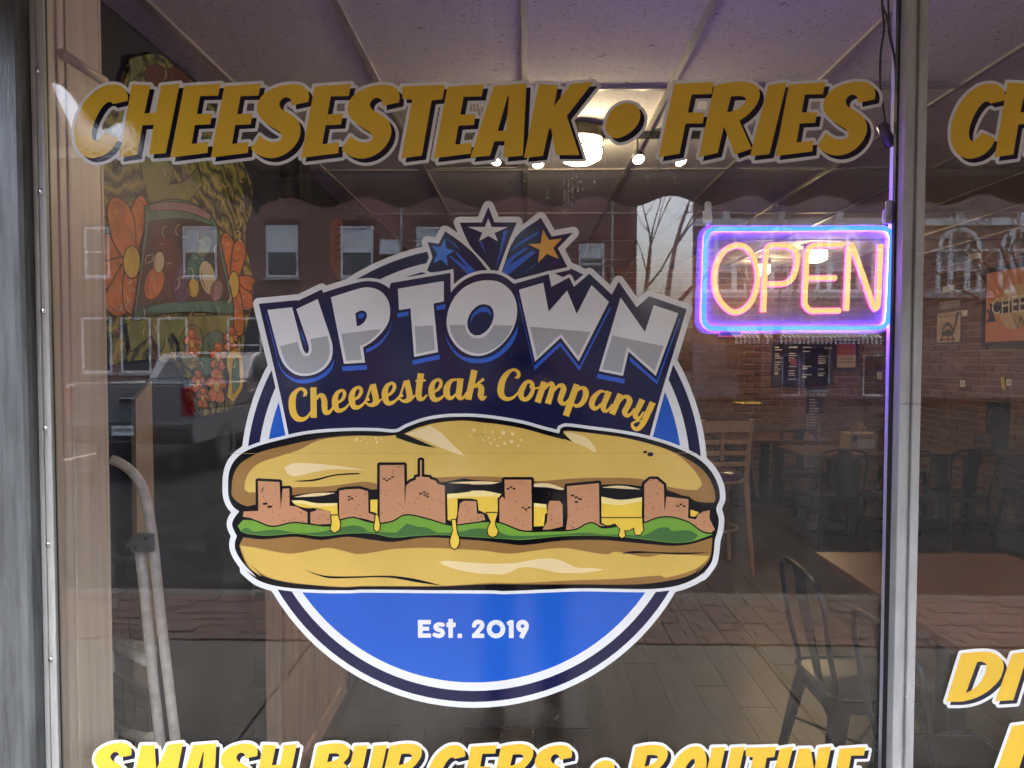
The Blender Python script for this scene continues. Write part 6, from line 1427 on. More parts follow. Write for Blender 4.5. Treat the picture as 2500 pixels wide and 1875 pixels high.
bd = thing('leaning_board', 'tall narrow beige board leaning on the left wall behind the ladder', 'board', (XL + .05, bd0.y, 0))
b = bmesh.new(); prism(b, [(0, 0.0), (.13, 0.0), (.12, bd0.z + .12), (.02, bd0.z + .06)], lambda p, d: Vector((d, p[0], p[1])), -.008, .008); obj('board', b, mat('beige_board', (0.36, 0.28, 0.19), 0.7, var=.12), bd)
# mineral specks left by water on the outside of the pane
random.seed(31); b = bmesh.new()
def speck(u, v, r_):
    c = on_y(u, v, 0); n = 6; vv = [b.verts.new((c.x + r_ * math.cos(2 * math.pi * k / n), -.0003, c.z + r_ * 1.3 * math.sin(2 * math.pi * k / n))) for k in range(n)]; b.faces.new(vv)
for (u, v0, v1, nn) in ((1378,390,520,45), (1388,395,540,40), (1398,390,520,45), (1410,395,500,25), (1337,410,500,18), (1281,430,470,12), (1282,400,450,10), (1450,410,470,10), (1478,395,440,8), (1500,430,470,9), (1582,420,450,6), (1647,425,450,6), (1420,395,470,14)):
    for k in range(nn): speck(u + random.gauss(0, 2.0), random.uniform(v0, v1), random.uniform(.00035, .0010))
for k in range(150): speck(random.uniform(300, 2450), random.uniform(200, 1800), random.uniform(.0002, .0005))
o = obj('water_spots', b, mat('mineral_spot', (0.8, 0.78, 0.72), 0.6)); tag(o, 'tiny pale dried water spots on the outside of the glass', 'spots', kind='stuff')

# ================================================================== ACROSS THE STREET (seen in the glass)
def brick_tex(name, c1, c2, mort, sx, sy):
    m = bpy.data.materials.new(name); m.use_nodes = True; nt = m.node_tree; L = nt.links; b = nt.nodes['Principled BSDF']
    geo = nt.nodes.new('ShaderNodeNewGeometry'); sep = nt.nodes.new('ShaderNodeSeparateXYZ'); cmb = nt.nodes.new('ShaderNodeCombineXYZ')
    L.new(geo.outputs['Position'], sep.inputs[0]); ad = nt.nodes.new('ShaderNodeMath'); L.new(sep.outputs[0], ad.inputs[0]); L.new(sep.outputs[1], ad.inputs[1])
    L.new(ad.outputs[0], cmb.inputs[0]); L.new(sep.outputs[2], cmb.inputs[1])
    bt = nt.nodes.new('ShaderNodeTexBrick'); bt.inputs['Color1'].default_value = (*c1, 1); bt.inputs['Color2'].default_value = (*c2, 1); bt.inputs['Mortar'].default_value = (*mort, 1)
    bt.inputs['Scale'].default_value = 1.0; bt.inputs['Brick Width'].default_value = sx; bt.inputs['Row Height'].default_value = sy; bt.inputs['Mortar Size'].default_value = 0.012
    L.new(cmb.outputs[0], bt.inputs['Vector'])
    n = nt.nodes.new('ShaderNodeTexNoise'); n.inputs['Scale'].default_value = 0.7; n.inputs['Detail'].default_value = 6; L.new(geo.outputs['Position'], n.inputs['Vector'])
    mr = nt.nodes.new('ShaderNodeMapRange'); mr.inputs['From Min'].default_value = .3; mr.inputs['From Max'].default_value = .7; mr.inputs['To Min'].default_value = .7; mr.inputs['To Max'].default_value = 1.2; L.new(n.outputs['Fac'], mr.inputs[0])
    sc_ = nt.nodes.new('ShaderNodeVectorMath'); sc_.operation = 'SCALE'; L.new(bt.outputs[0], sc_.inputs[0]); L.new(mr.outputs[0], sc_.inputs['Scale']); L.new(sc_.outputs[0], b.inputs['Base Color'])
    b.inputs['Roughness'].default_value = .9; return m
M_bk1 = brick_tex('red_street_brick', (0.31, 0.115, 0.085), (0.24, 0.085, 0.065), (0.20, 0.15, 0.13), 0.23, 0.10)
M_bk2 = brick_tex('brown_street_brick', (0.36, 0.235, 0.20), (0.30, 0.19, 0.165), (0.2, 0.16, 0.14), 0.46, 0.20)
M_bk3 = brick_tex('tan_street_brick', (0.30, 0.22, 0.16), (0.26, 0.18, 0.13), (0.3, 0.26, 0.22), 0.23, 0.10)
M_pane = mat('far_pane', (0.05, 0.06, 0.07), 0.06, spec=0.9)
M_trim = mat('far_white_trim', (0.80, 0.80, 0.78), 0.6)
FY = 22.4

def far_window(parent, o, x0, x1, z0, z1, y, sash=True, blind=0.0):
    """frame with pane, two sashes and sill, as a part of a far building; o is the building's place"""
    f = 0.07; b = bmesh.new()
    box(b, x0 - f, x1 + f, y, y + .05, z1, z1 + f); box(b, x0 - f, x1 + f, y, y + .05, z0 - f, z0); box(b, x0 - f, x0, y, y + .05, z0, z1); box(b, x1, x1 + f, y, y + .05, z0, z1)
    if sash: box(b, x0, x1, y + .005, y + .045, (z0 + z1) / 2 - .03, (z0 + z1) / 2 + .03)
    for v in b.verts: v.co -= Vector(o)
    fr = obj('window', b, M_trim, parent)
    b = bmesh.new(); box(b, x0 + .002, x1 - .002, y + .0, y + .02, z0 + .002, z1 - .002)
    for v in b.verts: v.co -= Vector(o)
    obj('pane', b, M_pane, fr)
    if blind:
        b = bmesh.new(); box(b, x0 + .01, x1 - .01, y + .021, y + .026, z1 - (z1 - z0) * blind, z1 - .01)
        for v in b.verts: v.co -= Vector(o)
        obj('blind', b, M_trim, fr)
    b = bmesh.new(); box(b, x0 - .15, x1 + .15, y + .002, y + .1, z0 - f - .1, z0 - f - .001)
    for v in b.verts: v.co -= Vector(o)
    obj('sill', b, M_plaster, fr)
    return fr
def shell(parent, o, x0, x1, y0, y1, z0, z1, m, name='wall'):
    b = bmesh.new(); box(b, x0, x1, y0, y1, z0, z1)
    for v in b.verts: v.co -= Vector(o)
    return obj(name, b, m, parent)
# -- red brick block opposite, left of the gap
xe = refl(1554, 700, FY).x
o1 = (-14.0, -FY - 5, -.15)
b1 = thing('brick_building', 'red brick two storey building across the street, mirrored left of the logo', 'building', o1)
shell(b1, o1, -34, xe, -FY - 12, -FY, -.15, refl(300, 388, FY).z, M_bk1)
shell(b1, o1, -34.2, xe + .15, -FY - 12, -FY + .16, refl(300, 388, FY).z + .002, refl(300, 388, FY).z + .28, M_plaster, 'parapet')
def rw(u0, u1, v0, v1, Y=FY): a = refl(u0, v0, Y); c = refl(u1, v1, Y); return a.x, c.x, c.z, a.z
for (u0, u1, v0, v1) in ((655,724,556,672), (837,907,558,672), (452,526,558,672), (212,265,560,672), (40,100,560,672), (-150,-90,560,672), (1022,1090,560,672), (1238,1300,560,672), (1418,1470,600,690)):
    x0, x1, z0, z1 = rw(u0, u1, v0, v1); far_window(b1, o1, x0, x1, z0, z1, -FY + .002, True, random.choice((0, .35, .5)))
    shell(b1, o1, x0 - .12, x1 + .12, -FY + .001, -FY + .03, z1 + .08, z1 + .30, mat('soldier_course', (0.11, 0.04, 0.035), .9), 'lintel')
zs0, zs1 = refl(500, 905, FY).z, refl(500, 780, FY).z
for u in (205, 300, 390, 560, 760, 960, 1160, 1260, 1460):
    x0, x1, _, _ = rw(u, u + (66 if u < 500 else 76), 780, 905); far_window(b1, o1, x0, x1, zs0, zs1, -FY + .002, u % 40 == 0)
shell(b1, o1, -34, xe, -FY + .001, -FY + .12, zs1 + .25, zs1 + .55, mat('shop_band', (0.12, 0.11, 0.11), .7), 'fascia')
shell(b1, o1, refl(930, 0, FY).x, refl(975, 0, FY).x, -FY + .001, -FY + .45, refl(940, 625, FY).z, refl(940, 590, FY).z, M_trim, 'street_lantern')
for u in (975, 1555 - 60): shell(b1, o1, refl(u, 0, FY).x, refl(u, 0, FY).x + .09, -FY + .001, -FY + .09, -.1, 8.3, M_plaster, 'downpipe')
# -- steep roofed house beyond, far left
o2 = (-19.0, -27.0, -.15); b2_ = thing('gabled_house', 'steep roofed tan house mirrored at the far upper left', 'building', o2)
r0, r1 = refl(187, 352, 34.5), refl(118, 203, 34.5)
b = bmesh.new(); zt2 = r1.z + 1.2; sl = (r1.x - r0.x) / (r1.z - r0.z)
prism(b, [(-60, 0), (r0.x, 0), (r0.x, r0.z), (r0.x + sl * (zt2 - r0.z), zt2), (-60, zt2)], lambda p, d: Vector((p[0], d, p[1])) - Vector((o2[0], o2[1], o2[2])), -34.8, -34.5); obj('wall', b, M_bk3, b2_)
b = bmesh.new(); k36 = 36 / 25.35; rr0, rr1 = refl(180, 352, 34.0), refl(111, 203, 34.0)
prism(b, [(rr0.x, rr0.z), (rr1.x, rr1.z), (rr1.x - 3.5, rr1.z + 2.0), (rr0.x - 12, rr0.z + 2.0), (rr0.x - 12, rr0.z)], lambda p, d: Vector((p[0], d, p[1])) - Vector(o2), -34.45, -34.0); obj('roof', b, mat('slate', (0.06, 0.06, 0.065), .8, var=.2), b2_)
# -- brown building with arched windows, right of the gap
GY = 30.0; xs0 = refl(1690, 700, GY).x
o3 = (14.0, -GY - 5, -.15); b3 = thing('corner_building', 'brown brick building with white arched windows mirrored on the right side', 'building', o3)
b = bmesh.new(); prism(b, [(xs0, -GY), (34, -GY), (34, -GY - 12), (xs0 * 1.42, -GY - 12)], lambda p, d: Vector((p[0], p[1], d)) - Vector(o3), -.15, 11.2); obj('wall', b, M_bk2, b3)
b = bmesh.new(); prism(b, [(xs0 - .2, -GY + .25), (34.2, -GY + .25), (34.2, -GY - 12), (xs0 * 1.42, -GY - 12)], lambda p, d: Vector((p[0], p[1], d)) - Vector(o3), 11.202, 11.6); obj('cornice', b, M_plaster, b3)
zc = refl(2300, 546, GY).z; shell(b3, o3, xs0, 34, -GY + .001, -GY + .14, zc - .1, zc + .22, M_trim, 'string_course')
zc2 = refl(2300, 712, GY).z; shell(b3, o3, xs0, 34, -GY + .001, -GY + .16, zc2 - .3, zc2, M_plaster, 'string_course')
for uc in (2338, 2490, 2640, 1770, 1905, 2045, 2180):
    a = refl(uc - 52, 705, GY); c = refl(uc + 52, 615, GY); x0, x1, z0, zs = a.x, c.x, a.z, c.z; xm = (x0 + x1) / 2; rr = (x1 - x0) / 2
    b = bmesh.new(); n = 14; y0, y1 = -GY + .002, -GY + .12
    def seg_ring(r_in, r_out):
        for k in range(n):
            t0, t1 = math.pi * k / n, math.pi * (k + 1) / n; q = []
            for (r_, t) in ((r_in, t0), (r_out, t0), (r_out, t1), (r_in, t1)): q.append((xm + r_ * math.cos(t), zs + .12 + r_ * math.sin(t)))
            fa = [b.verts.new((p[0], y1, p[1])) for p in q]; b.faces.new(fa)
    seg_ring(rr - .14, rr + .06)
    for (xa, xb) in ((x0 - .06, x0 + .10), (x0 + .44, x0 + .66), (x1 - .66, x1 - .44), (x1 - .10, x1 + .06)): box(b, xa, xb, y0, y1, z0 - .05, zs)
    for (xa, xb) in ((x0 + .46, x0 + .60), (x1 - .60, x1 - .46)): box(b, xa, xb, y0, y1 - .01, zs + .12, zs + .12 + rr * .82)
    box(b, x0 - .30, x1 + .30, y0, y1 + .02, zs, zs + .12); box(b, x0 + .10, x1 - .10, y0, y1 - .02, (z0 + zs) / 2 - .04, (z0 + zs) / 2 + .04); box(b, x0 - .2, x1 + .2, y0, y1 + .06, z0 - .2, z0 - .05)
    for v in b.verts: v.co -= Vector(o3)
    w_ = obj('window', b, M_trim, b3)
    b = bmesh.new(); pts = [(x0, z0), (x1, z0), (x1, zs)] + [(xm + rr * math.cos(math.pi * k / 14), zs + .12 + rr * math.sin(math.pi * k / 14)) for k in range(15)] + [(x0, zs)]
    fa = [b.verts.new(Vector((p[0], -GY + .004, p[1])) - Vector(o3)) for p in pts]; b.faces.new(fa); obj('pane', b, M_pane, w_)
    b = bmesh.new(); box(b, x0 + .1, x1 - .1, -GY + .006, -GY + .02, (z0 + zs) / 2, zs)
    for v in b.verts: v.co -= Vector(o3)
    obj('blind', b, mat('blind_grey', (0.35, 0.37, 0.40), .6), w_)
    shell(b3, o3, xm - .14, xm + .14, -GY + .001, -GY + .16, zs + rr + .22, zs + rr + .85, M_trim, 'keystone')
# ground floor: grey wall, doorway, striped awning, glazed door
zg = 0.0
shell(b3, o3, refl(1690, 900, GY).x, refl(1805, 900, GY).x, -GY + .001, -GY + .10, -.14, refl(1700, 835, GY).z, mat('grey_render', (0.30, 0.30, 0.31), .8, var=.15, vscale=1.2), 'shop_wall')
fx0, fx1 = refl(1728, 900, GY).x, refl(1775, 900, GY).x
shell(b3, o3, fx0 - .12, fx0, -GY + .1015, -GY + .16, .1, refl(1700, 825, GY).z, mat('tan_post', (0.36, 0.25, 0.20), .7), 'sign_frame')
TB = Matrix.Translation((-o3[0], -o3[1], -o3[2]))
sgn = []
for (txt, v) in (('LOVE', 882), ('MODEL', 905), ('CITY', 930)):
    c = refl(1758, v, GY); text_mesh('sign_text', txt, .62, M_card, b3, TB @ Matrix.Translation((c.x, -GY + .105, c.z)) @ Matrix.Rotation(R(180), 4, 'Z') @ TX)
shell(b3, o3, refl(1806, 900, GY).x, refl(1855, 900, GY).x, -GY + .001, -GY + .02, -.1, refl(1800, 845, GY).z, M_black, 'doorway')
shell(b3, o3, refl(1856, 900, GY).x, refl(1865, 900, GY).x, -GY + .001, -GY + .12, .1, refl(1800, 845, GY).z, mat('tan_post', (0.36, 0.25, 0.20), .7), 'door_post')
x0, x1, z0, z1 = rw(1912, 1948, 870, 968, GY); far_window(b3, o3, x0, x1, max(z0, .12), z1, -GY + .004, False)
x0, x1, z0, z1 = rw(1965, 2020, 850, 960, GY); far_window(b3, o3, x0, x1, max(z0, .3), z1, -GY + .004, False)
x0, x1, z0, z1 = rw(2110, 2165, 870, 985, GY); far_window(b3, o3, x0, x1, max(z0, .12), z1, -GY + .004, False)
oA = refl(1960, 830, GY - 1.5); aw2 = thing('striped_awning', 'black and white striped awning mirrored below the OPEN sign', 'awning', oA)
xa0, xa1 = refl(1795, 830, GY - 1.5).x, refl(2160, 830, GY - 1.5).x; nst = 66
zT, zM, zL = refl(1960, 806, GY).z + .15, refl(1960, 824, GY - 1.5).z, refl(1960, 840, GY - 1.5).z
M_sb = mat('stripe_black', (0.02, 0.02, 0.022), .8); M_sw = mat('stripe_white', (0.80, 0.80, 0.78), .8)
for par, m in ((0, M_sw), (1, M_sb)):
    b = bmesh.new()
    for k in range(par, nst, 2):
        a, c = xa0 + (xa1 - xa0) * k / nst, xa0 + (xa1 - xa0) * (k + 1) / nst
        for q in ([(a, -GY + .01, zT), (c, -GY + .01, zT), (c, -GY + 1.5, zM), (a, -GY + 1.5, zM)], [(a, -GY + 1.5, zM), (c, -GY + 1.5, zM), (c, -GY + 1.5, zL), (a, -GY + 1.5, zL)]): b.faces.new([b.verts.new(Vector(p) - oA) for p in q])
    obj('canvas_stripe', b, m, aw2)
# painted bay marks and yellow kerb patch on the road
for k, x in enumerate((-8.2, -4.0, -1.2, 2.4)):
    o = obj('road_marking', bx(x, x + .1, -13.0, -7.4, -.1495, -.146), mat('road_paint', (0.20, 0.20, 0.19), .8, var=.3, vscale=6)); tag(o, kind='structure')
yk = on_z(1840, 984, -.15); o = obj('road_marking', bx(refl(1800, 984, 27.5).x, refl(1860, 984, 27.5).x, -28.3, -26.8, -.1495, -.146), mat('yellow_paint', (0.60, 0.38, 0.05), .7)); tag(o, kind='structure')
tag(obj('far_pavement', bx(-60, 60, -29.95, -28.4, -.149, -.03), M_concrete), kind='structure')
tag(obj('far_pavement', bx(-60, xe + .2, -FY + .02, -20.2, -.1485, -.03), M_concrete), kind='structure')

# -- bare winter trees
M_bark = mat('bark', (0.085, 0.065, 0.055), .9, var=.35, vscale=6, bump=.6, bscale=20)
def bare_tree(label, base, h, r0_, seed, lean=(0, 0), depth=6, spread=.55):
    rnd = random.Random(seed); t = thing('bare_tree', label, 'tree', base, group='bare street trees'); tk_ = bmesh.new(); cr = bmesh.new(); cnt = [0]
    def grow(bm, p, d, L_, r_, lv):
        n = 4 if lv < 3 else 3; pts = [p]; rs = [r_]; q = p.copy(); dd = d.copy()
        for k in range(n):
            dd = (dd + Vector((rnd.uniform(-1, 1), rnd.uniform(-1, 1), rnd.uniform(-.5, .9))) * (.10 + .05 * lv)).normalized(); q = q + dd * (L_ / n); pts.append(q.copy()); rs.append(r_ * (1 - .45 * (k + 1) / n))
        tube(bm, pts, rs, 8 if lv < 2 else (5 if lv < 4 else 3), cap=False); cnt[0] += 1
        if lv >= depth: return
        for c in range(3 if lv < 5 else 2):
            j = n if c == 0 else rnd.randint(max(1, n - 2), n); ax_ = Vector((rnd.uniform(-1, 1), rnd.uniform(-1, 1), rnd.uniform(-.3, .5))).normalized()
            nd = (dd + ax_ * (spread + .12 * rnd.random()) * (1.0 if c else .55)).normalized(); grow(cr, pts[j], nd, L_ * rnd.uniform(.66, .84), rs[j] * rnd.uniform(.55, .75), lv + 1)
    grow(tk_, Vector((0, 0, 0)), Vector((lean[0], lean[1], 1)).normalized(), h * .3, r0_, 0)
    obj('trunk', tk_, M_bark, t, smooth=True); obj('branches', cr, M_bark, t, smooth=True); return t
tb1 = refl(1500, 1000, 15.0); bare_tree('thick leaning bare tree mirrored between the logo stars and the OPEN sign', (tb1.x, -15.0, -.15), 12.0, .17, 4, (.50, 0), 7)
tb2 = refl(1290, 1000, 17.5); bare_tree('slender bare tree mirrored above the logo stars', (tb2.x, -17.5, -.15), 9.5, .15, 12, (.05, 0), 7)
tb3 = refl(2560, 1000, 18.0); bare_tree('bare tree mirrored at the right edge over the arched windows', (tb3.x, -18.0, -.15), 10.0, .20, 23, (-.2, 0), 7)
tb5 = refl(1870, 1000, 21.0); bare_tree('bare tree mirrored right behind the OPEN sign', (tb5.x, -21.0, -.15), 11.0, .16, 51, (.1, 0), 7)
tb4 = refl(640, 1000, 19.5); bare_tree('thin bare tree mirrored in front of the brick building windows', (tb4.x, -19.3, -.15), 7.5, .09, 35, (.0, 0), 5)

# -- pickup truck seen from behind
M_paint = mat('grey_car_paint', (0.17, 0.175, 0.185), .30, metal=.25, coat=1.0, spec=.6); M_cglass = mat('car_glass', (0.008, 0.009, 0.010), .04, spec=.8); M_tyre = mat('tyre', (0.018, 0.018, 0.018), .85); M_red = mat('tail_red', (0.30, 0.008, 0.012), .15, coat=.5); M_rim = mat('rim', (0.35, 0.35, 0.36), .25, metal=.9)
tc_ = refl(345, 1000, 8.6)
tkp = thing('pickup_truck', 'dark grey pickup truck parked tail towards the shop, mirrored at the left', 'truck', (refl(312, 1000, 8.6).x, -8.6, -.15))
# local: x across, -y forward (away from the shop), z up; tail at y = 0
def side_prism(name, prof, x0, x1, m, par, bev=.02):
    b = bmesh.new(); prism(b, prof, lambda p, d: Vector((d, p[0], p[1])), x0, x1); return obj(name, b, m, par, bevel=bev)
side_prism('lower_body', [(0, .62), (-.05, .50), (-5.6, .48), (-5.75, .7), (-5.7, 1.12), (-4.1, 1.22), (-2.05, 1.24), (-2.05, 1.0), (-.04, 1.0)], -.97, .97, M_paint, tkp, .04)
obj('bed_side', bx(-.97, -.86, -2.04, -.04, 1.0, 1.40), M_paint, tkp, bevel=.03); obj('bed_side', bx(.86, .97, -2.04, -.04, 1.0, 1.40), M_paint, tkp, bevel=.03)
tg = obj('tailgate', bx(-.80, .80, -.07, .01, .815, 1.395), M_paint, tkp, bevel=.025)
obj('bed_rail', bx(-.84, .84, -.075, .012, 1.3965, 1.425), mat('rail_grey', (0.30, 0.31, 0.32), .25, metal=.6), tg, bevel=.008)
obj('gate_handle', bx(-.12, .12, .011, .03, 1.12, 1.2), M_chrome, tg, bevel=.008)
cab_ = side_prism('cab', [(-2.06, 1.2), (-2.16, 1.45), (-2.5, 1.86), (-2.8, 1.92), (-3.9, 1.90), (-4.7, 1.24)], -.90, .90, M_paint, tkp, .11)
b = bmesh.new(); b.faces.new([b.verts.new(p) for p in ((-.74, -2.145, 1.44), (.74, -2.145, 1.44), (.66, -2.44, 1.80), (-.66, -2.44, 1.80))]); rwn = obj('rear_window', b, M_cglass, tkp); md = rwn.modifiers.new('s', 'SOLIDIFY'); md.thickness = .01
obj('brake_light', bx(-.16, .16, -2.50, -2.44, 1.845, 1.885), M_red, tkp, bevel=.006)
for s in (-1, 1):
    obj('tail_light', bx(min(s * .805, s * .965), max(s * .805, s * .965), -.06, .015, .92, 1.36), M_red, tkp, bevel=.02)
    mr_ = obj('side_mirror', bx(min(s * .98, s * 1.2), max(s * .98, s * 1.2), -3.72, -3.6, 1.25, 1.55), mat('mirror_white', (0.5, 0.5, 0.5), .3), tkp, bevel=.03)
    b = bmesh.new(); b.faces.new([b.verts.new(p) for p in ((s * .905, -2.35, 1.44), (s * .905, -3.95, 1.40), (s * .895, -3.65, 1.80), (s * .895, -2.62, 1.82))]); obj('side_window', b, M_cglass, tkp)
    for y in (-1.1, -4.75):
        b = bmesh.new(); Mw = Matrix.Translation((s * .86, y, .38)) @ Matrix.Rotation(R(90), 4, 'Y'); lathe(b, [(.24, -.12), (.36, -.12), (.385, -.08), (.385, .08), (.36, .12), (.24, .12)], seg=24, M=Mw); wh = obj('wheel', b, M_tyre, tkp, smooth=True)
        b = bmesh.new(); lathe(b, [(0, -.09), (.235, -.10), (.235, .10), (0, .09)], seg=20, M=Mw); obj('rim', b, M_rim, wh)
bmp = obj('rear_bumper', bx(-.95, .95, -.02, .14, .58, .81), mat('bumper_black', (0.02, 0.021, 0.023), .25, coat=.8), tkp, bevel=.03)
obj('step_edge', bx(-.95, -.30, -.02, .146, .8105, .83), M_chrome, bmp); obj('step_edge', bx(.30, .95, -.02, .146, .8105, .83), M_chrome, bmp); obj('step_edge', bx(-.30, .30, .1, .146, .56, .579), M_chrome, bmp)
pl_ = obj('number_plate', bx(-.16, .16, .1415, .147, .655, .80), M_trim, bmp); text_mesh('plate_number', '888 BMRS', .085, M_card, bmp, Matrix.Translation((0, .149, .728)) @ Matrix.Rotation(R(180), 4, 'Z') @ TX, width=.27)
# -- dark car facing the shop behind it
cr_ = thing('parked_car', 'dark blue car facing the shop, mirrored between truck and logo', 'car', (refl(645, 1000, 15.5).x, -15.5, -.15)); M_cb = mat('blue_car_paint', (0.015, 0.022, 0.045), .2, coat=1.0)
side_prism('body', [(0, .45), (.05, .9), (-.1, 1.02), (-1.3, 1.12), (-4.2, 1.1), (-4.4, .8), (-4.35, .4)], -.92, .92, M_cb, cr_, .06); side_prism('cabin', [(-1.3, 1.1), (-1.75, 1.62), (-2.4, 1.74), (-3.9, 1.72), (-4.25, 1.1)], -.80, .80, M_cb, cr_, .05)
b = bmesh.new(); b.faces.new([b.verts.new(p) for p in ((-.70, -1.32, 1.14), (.70, -1.32, 1.14), (.64, -1.735, 1.60), (-.64, -1.735, 1.60))]); obj('windscreen', b, M_cglass, cr_)
for k in range(7): obj('grille_bar', bx(-.42 + k * .13, -.36 + k * .13, .04, .075, .60, .90), M_chrome, cr_)
obj('front_bumper', bx(-.93, .93, .0, .14, .32, .52), M_dark, cr_, bevel=.03)
for s in (-1, 1):
    obj('headlight', bx(min(s * .52, s * .82), max(s * .52, s * .82), .03, .08, .66, .86), mat('lamp_lens', (0.5, 0.5, 0.5), .1), cr_, bevel=.02)
    for y in (-.9, -3.5):
        b = bmesh.new(); Mw = Matrix.Translation((s * .84, y, .34)) @ Matrix.Rotation(R(90), 4, 'Y'); lathe(b, [(.2, -.1), (.32, -.1), (.34, -.07), (.34, .07), (.32, .1), (.2, .1)], seg=20, M=Mw); wh = obj('wheel', b, M_tyre, cr_, smooth=True)
        b = bmesh.new(); lathe(b, [(0, -.08), (.198, -.09), (.198, .09), (0, .08)], seg=16, M=Mw); obj('rim', b, M_rim, wh)

# -- the person standing in front of the window (only the mirrored legs show clearly)
pe_ = thing('person', 'person in dark jacket, jeans and black shoes holding up a phone, mirrored in the glass', 'person', (0.0, -1.66, 0.0))
def skinned(name, chains, m, sub=2):
    me = bpy.data.meshes.new(name); V, E_, rad = [], [], []; idx = {}
    def vid(p):
        k = tuple(round(c, 4) for c in p[:3])
        if k not in idx: idx[k] = len(V); V.append(p[:3]); rad.append(p[3])
        return idx[k]
    for ch in chains:
        for a, b in zip(ch, ch[1:]): E_.append((vid(a), vid(b)))
    me.from_pydata(V, E_, []); o = link_mesh(name, me, m, pe_); o.modifiers.new('skin', 'SKIN')
    for i, sv in enumerate(me.skin_vertices[0].data): sv.radius = (rad[i], rad[i]); sv.use_root = (i == 0)
    md = o.modifiers.new('sub', 'SUBSURF'); md.levels = md.render_levels = sub
    return o
M_skin = mat('skin', (0.50, 0.29, 0.21), .5); M_jean = mat('dark_denim', (0.016, 0.018, 0.026), .85, bump=.2, bscale=200); M_jack = mat('dark_jacket', (0.012, 0.013, 0.016), .7, bump=.2, bscale=60)
pel = (0, 0, .95, .13)
hand = []
for s in (-1, 1):
    wr = (s * .115, .225, 1.50, .026); pm = (s * .098, .262, 1.56, .030)
    hand += [[(s * .20, 0, 1.42, .05), (s * .27, .06, 1.22, .045), (s * .19, .16, 1.36, .036), wr, pm]]
    for k, (dx, dz, ln) in enumerate(((.018, .045, .05), (.006, .05, .055), (-.006, .052, .052), (-.016, .048, .042))):
        hand.append([pm, (pm[0] - s * dx * .3, pm[1] + .022, pm[2] + dz * .5 + .008 * k - .015, .0095), (pm[0] - s * (.02 + abs(dx) * .2), pm[1] + .042, pm[2] + dz * .4 + .016 * k - .03, .0085), (pm[0] - s * .042, pm[1] + .046, pm[2] + dz * .3 + .016 * k - .03, .0075)])
    hand.append([pm, (pm[0] - s * .020, pm[1] + .002, pm[2] + .022, .0105), (pm[0] - s * .045, pm[1] + .010, pm[2] + .03, .0085)])
skinned('body', [[pel, (0, .0, 1.12, .125), (0, -.005, 1.30, .135), (0, .0, 1.42, .10), (0, .01, 1.50, .055), (0, .02, 1.565, .062), (0, .03, 1.64, .085), (0, .025, 1.715, .078)], [(0, .0, 1.42, .10), (.20, 0, 1.42, .05)], [(0, .0, 1.42, .10), (-.20, 0, 1.42, .05)],
                 [pel, (.1, 0, .86, .08), (.115, .02, .48, .055), (.12, -.01, .10, .04)], [pel, (-.1, 0, .86, .08), (-.125, .02, .48, .055), (-.14, -.01, .10, .04)]] + hand, M_skin)
skinned('jacket', [[(0, 0, .92, .155), (0, .0, 1.12, .155), (0, -.005, 1.30, .165), (0, .0, 1.42, .12), (0, .005, 1.48, .075)], [(0, .0, 1.42, .12), (.20, 0, 1.42, .072), (.27, .06, 1.22, .064), (.19, .16, 1.36, .052), (.13, .208, 1.46, .042)], [(0, .0, 1.42, .12), (-.20, 0, 1.42, .072), (-.27, .06, 1.22, .064), (-.19, .16, 1.36, .052), (-.13, .208, 1.46, .042)]], M_jack)
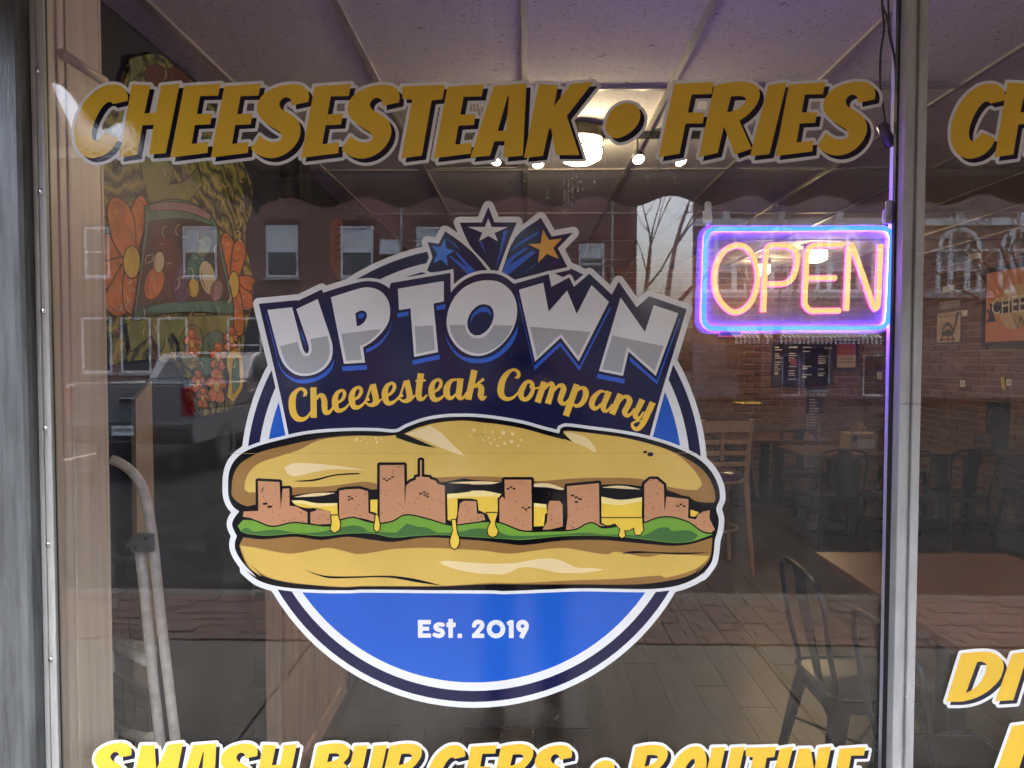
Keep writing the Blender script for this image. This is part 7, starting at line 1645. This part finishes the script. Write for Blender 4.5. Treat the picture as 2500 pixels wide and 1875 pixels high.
skinned('jeans', [[(0, 0, .93, .142), (.1, 0, .84, .10), (.115, .02, .48, .078), (.12, -.01, .08, .072)], [(0, 0, .93, .142), (-.1, 0, .84, .10), (-.125, .02, .48, .078), (-.14, -.01, .08, .072)]], M_jean)
for s, fx in ((1, .12), (-1, -.14)):
    b = bmesh.new(); out = [(.05 * math.cos(a) * (1 if math.sin(a) < 0 else .95), .15 * math.sin(a) + .06) for a in [2 * math.pi * k / 20 for k in range(20)]]
    prism(b, out, lambda p, d: Vector((fx + p[0] * (1 - max(0, d - .03) * 4), p[1] - max(0, d - .03) * .6, d)), 0.004, .085); obj('shoe', b, mat('black_leather', (0.01, 0.01, 0.011), .35), pe_, bevel=.02)
b = bmesh.new(); bmesh.ops.create_uvsphere(b, u_segments=20, v_segments=12, radius=.098, matrix=Matrix.Translation((0, .015, 1.70)) @ Matrix.Diagonal((.88, 1.02, 1.0, 1)))
bmesh.ops.delete(b, geom=[v for v in b.verts if v.co.z < 1.675 and v.co.y > -.01 or v.co.z < 1.62], context='VERTS'); o = obj('hair', b, mat('hair_dark', (0.02, 0.014, 0.01), .6), pe_, smooth=True)
b = bmesh.new(); tube(b, [(0, .108, 1.665), (0, .128, 1.625), (0, .112, 1.612)], [.010, .016, .010], 8); obj('nose', b, M_skin, pe_, smooth=True)
for s in (-1, 1):
    b = bmesh.new(); bmesh.ops.create_uvsphere(b, u_segments=10, v_segments=8, radius=.012, matrix=Matrix.Translation((s * .032, .104, 1.655))); obj('eye', b, mat('eye_white', (0.6, 0.6, 0.6), .2), pe_, smooth=True)
    b = bmesh.new(); bmesh.ops.create_uvsphere(b, u_segments=10, v_segments=8, radius=.03, matrix=Matrix.Translation((s * .083, .02, 1.64)) @ Matrix.Diagonal((.35, .7, 1, 1))); obj('ear', b, M_skin, pe_, smooth=True)
obj('mouth', bx(-.024, .024, .098, .106, 1.582, 1.590), mat('lips', (0.35, 0.14, 0.12), .5), pe_)
ph = thing('phone', 'black phone held up in front of the face of the mirrored person', 'phone', (0.0, -1.366, 1.60)); obj('phone_body', bx(-.080, .080, -.004, .004, -.038, .038), M_black, ph, bevel=.003); obj('screen', bx(-.076, .076, -.0052, -.0042, -.035, .035), M_cglass, ph)
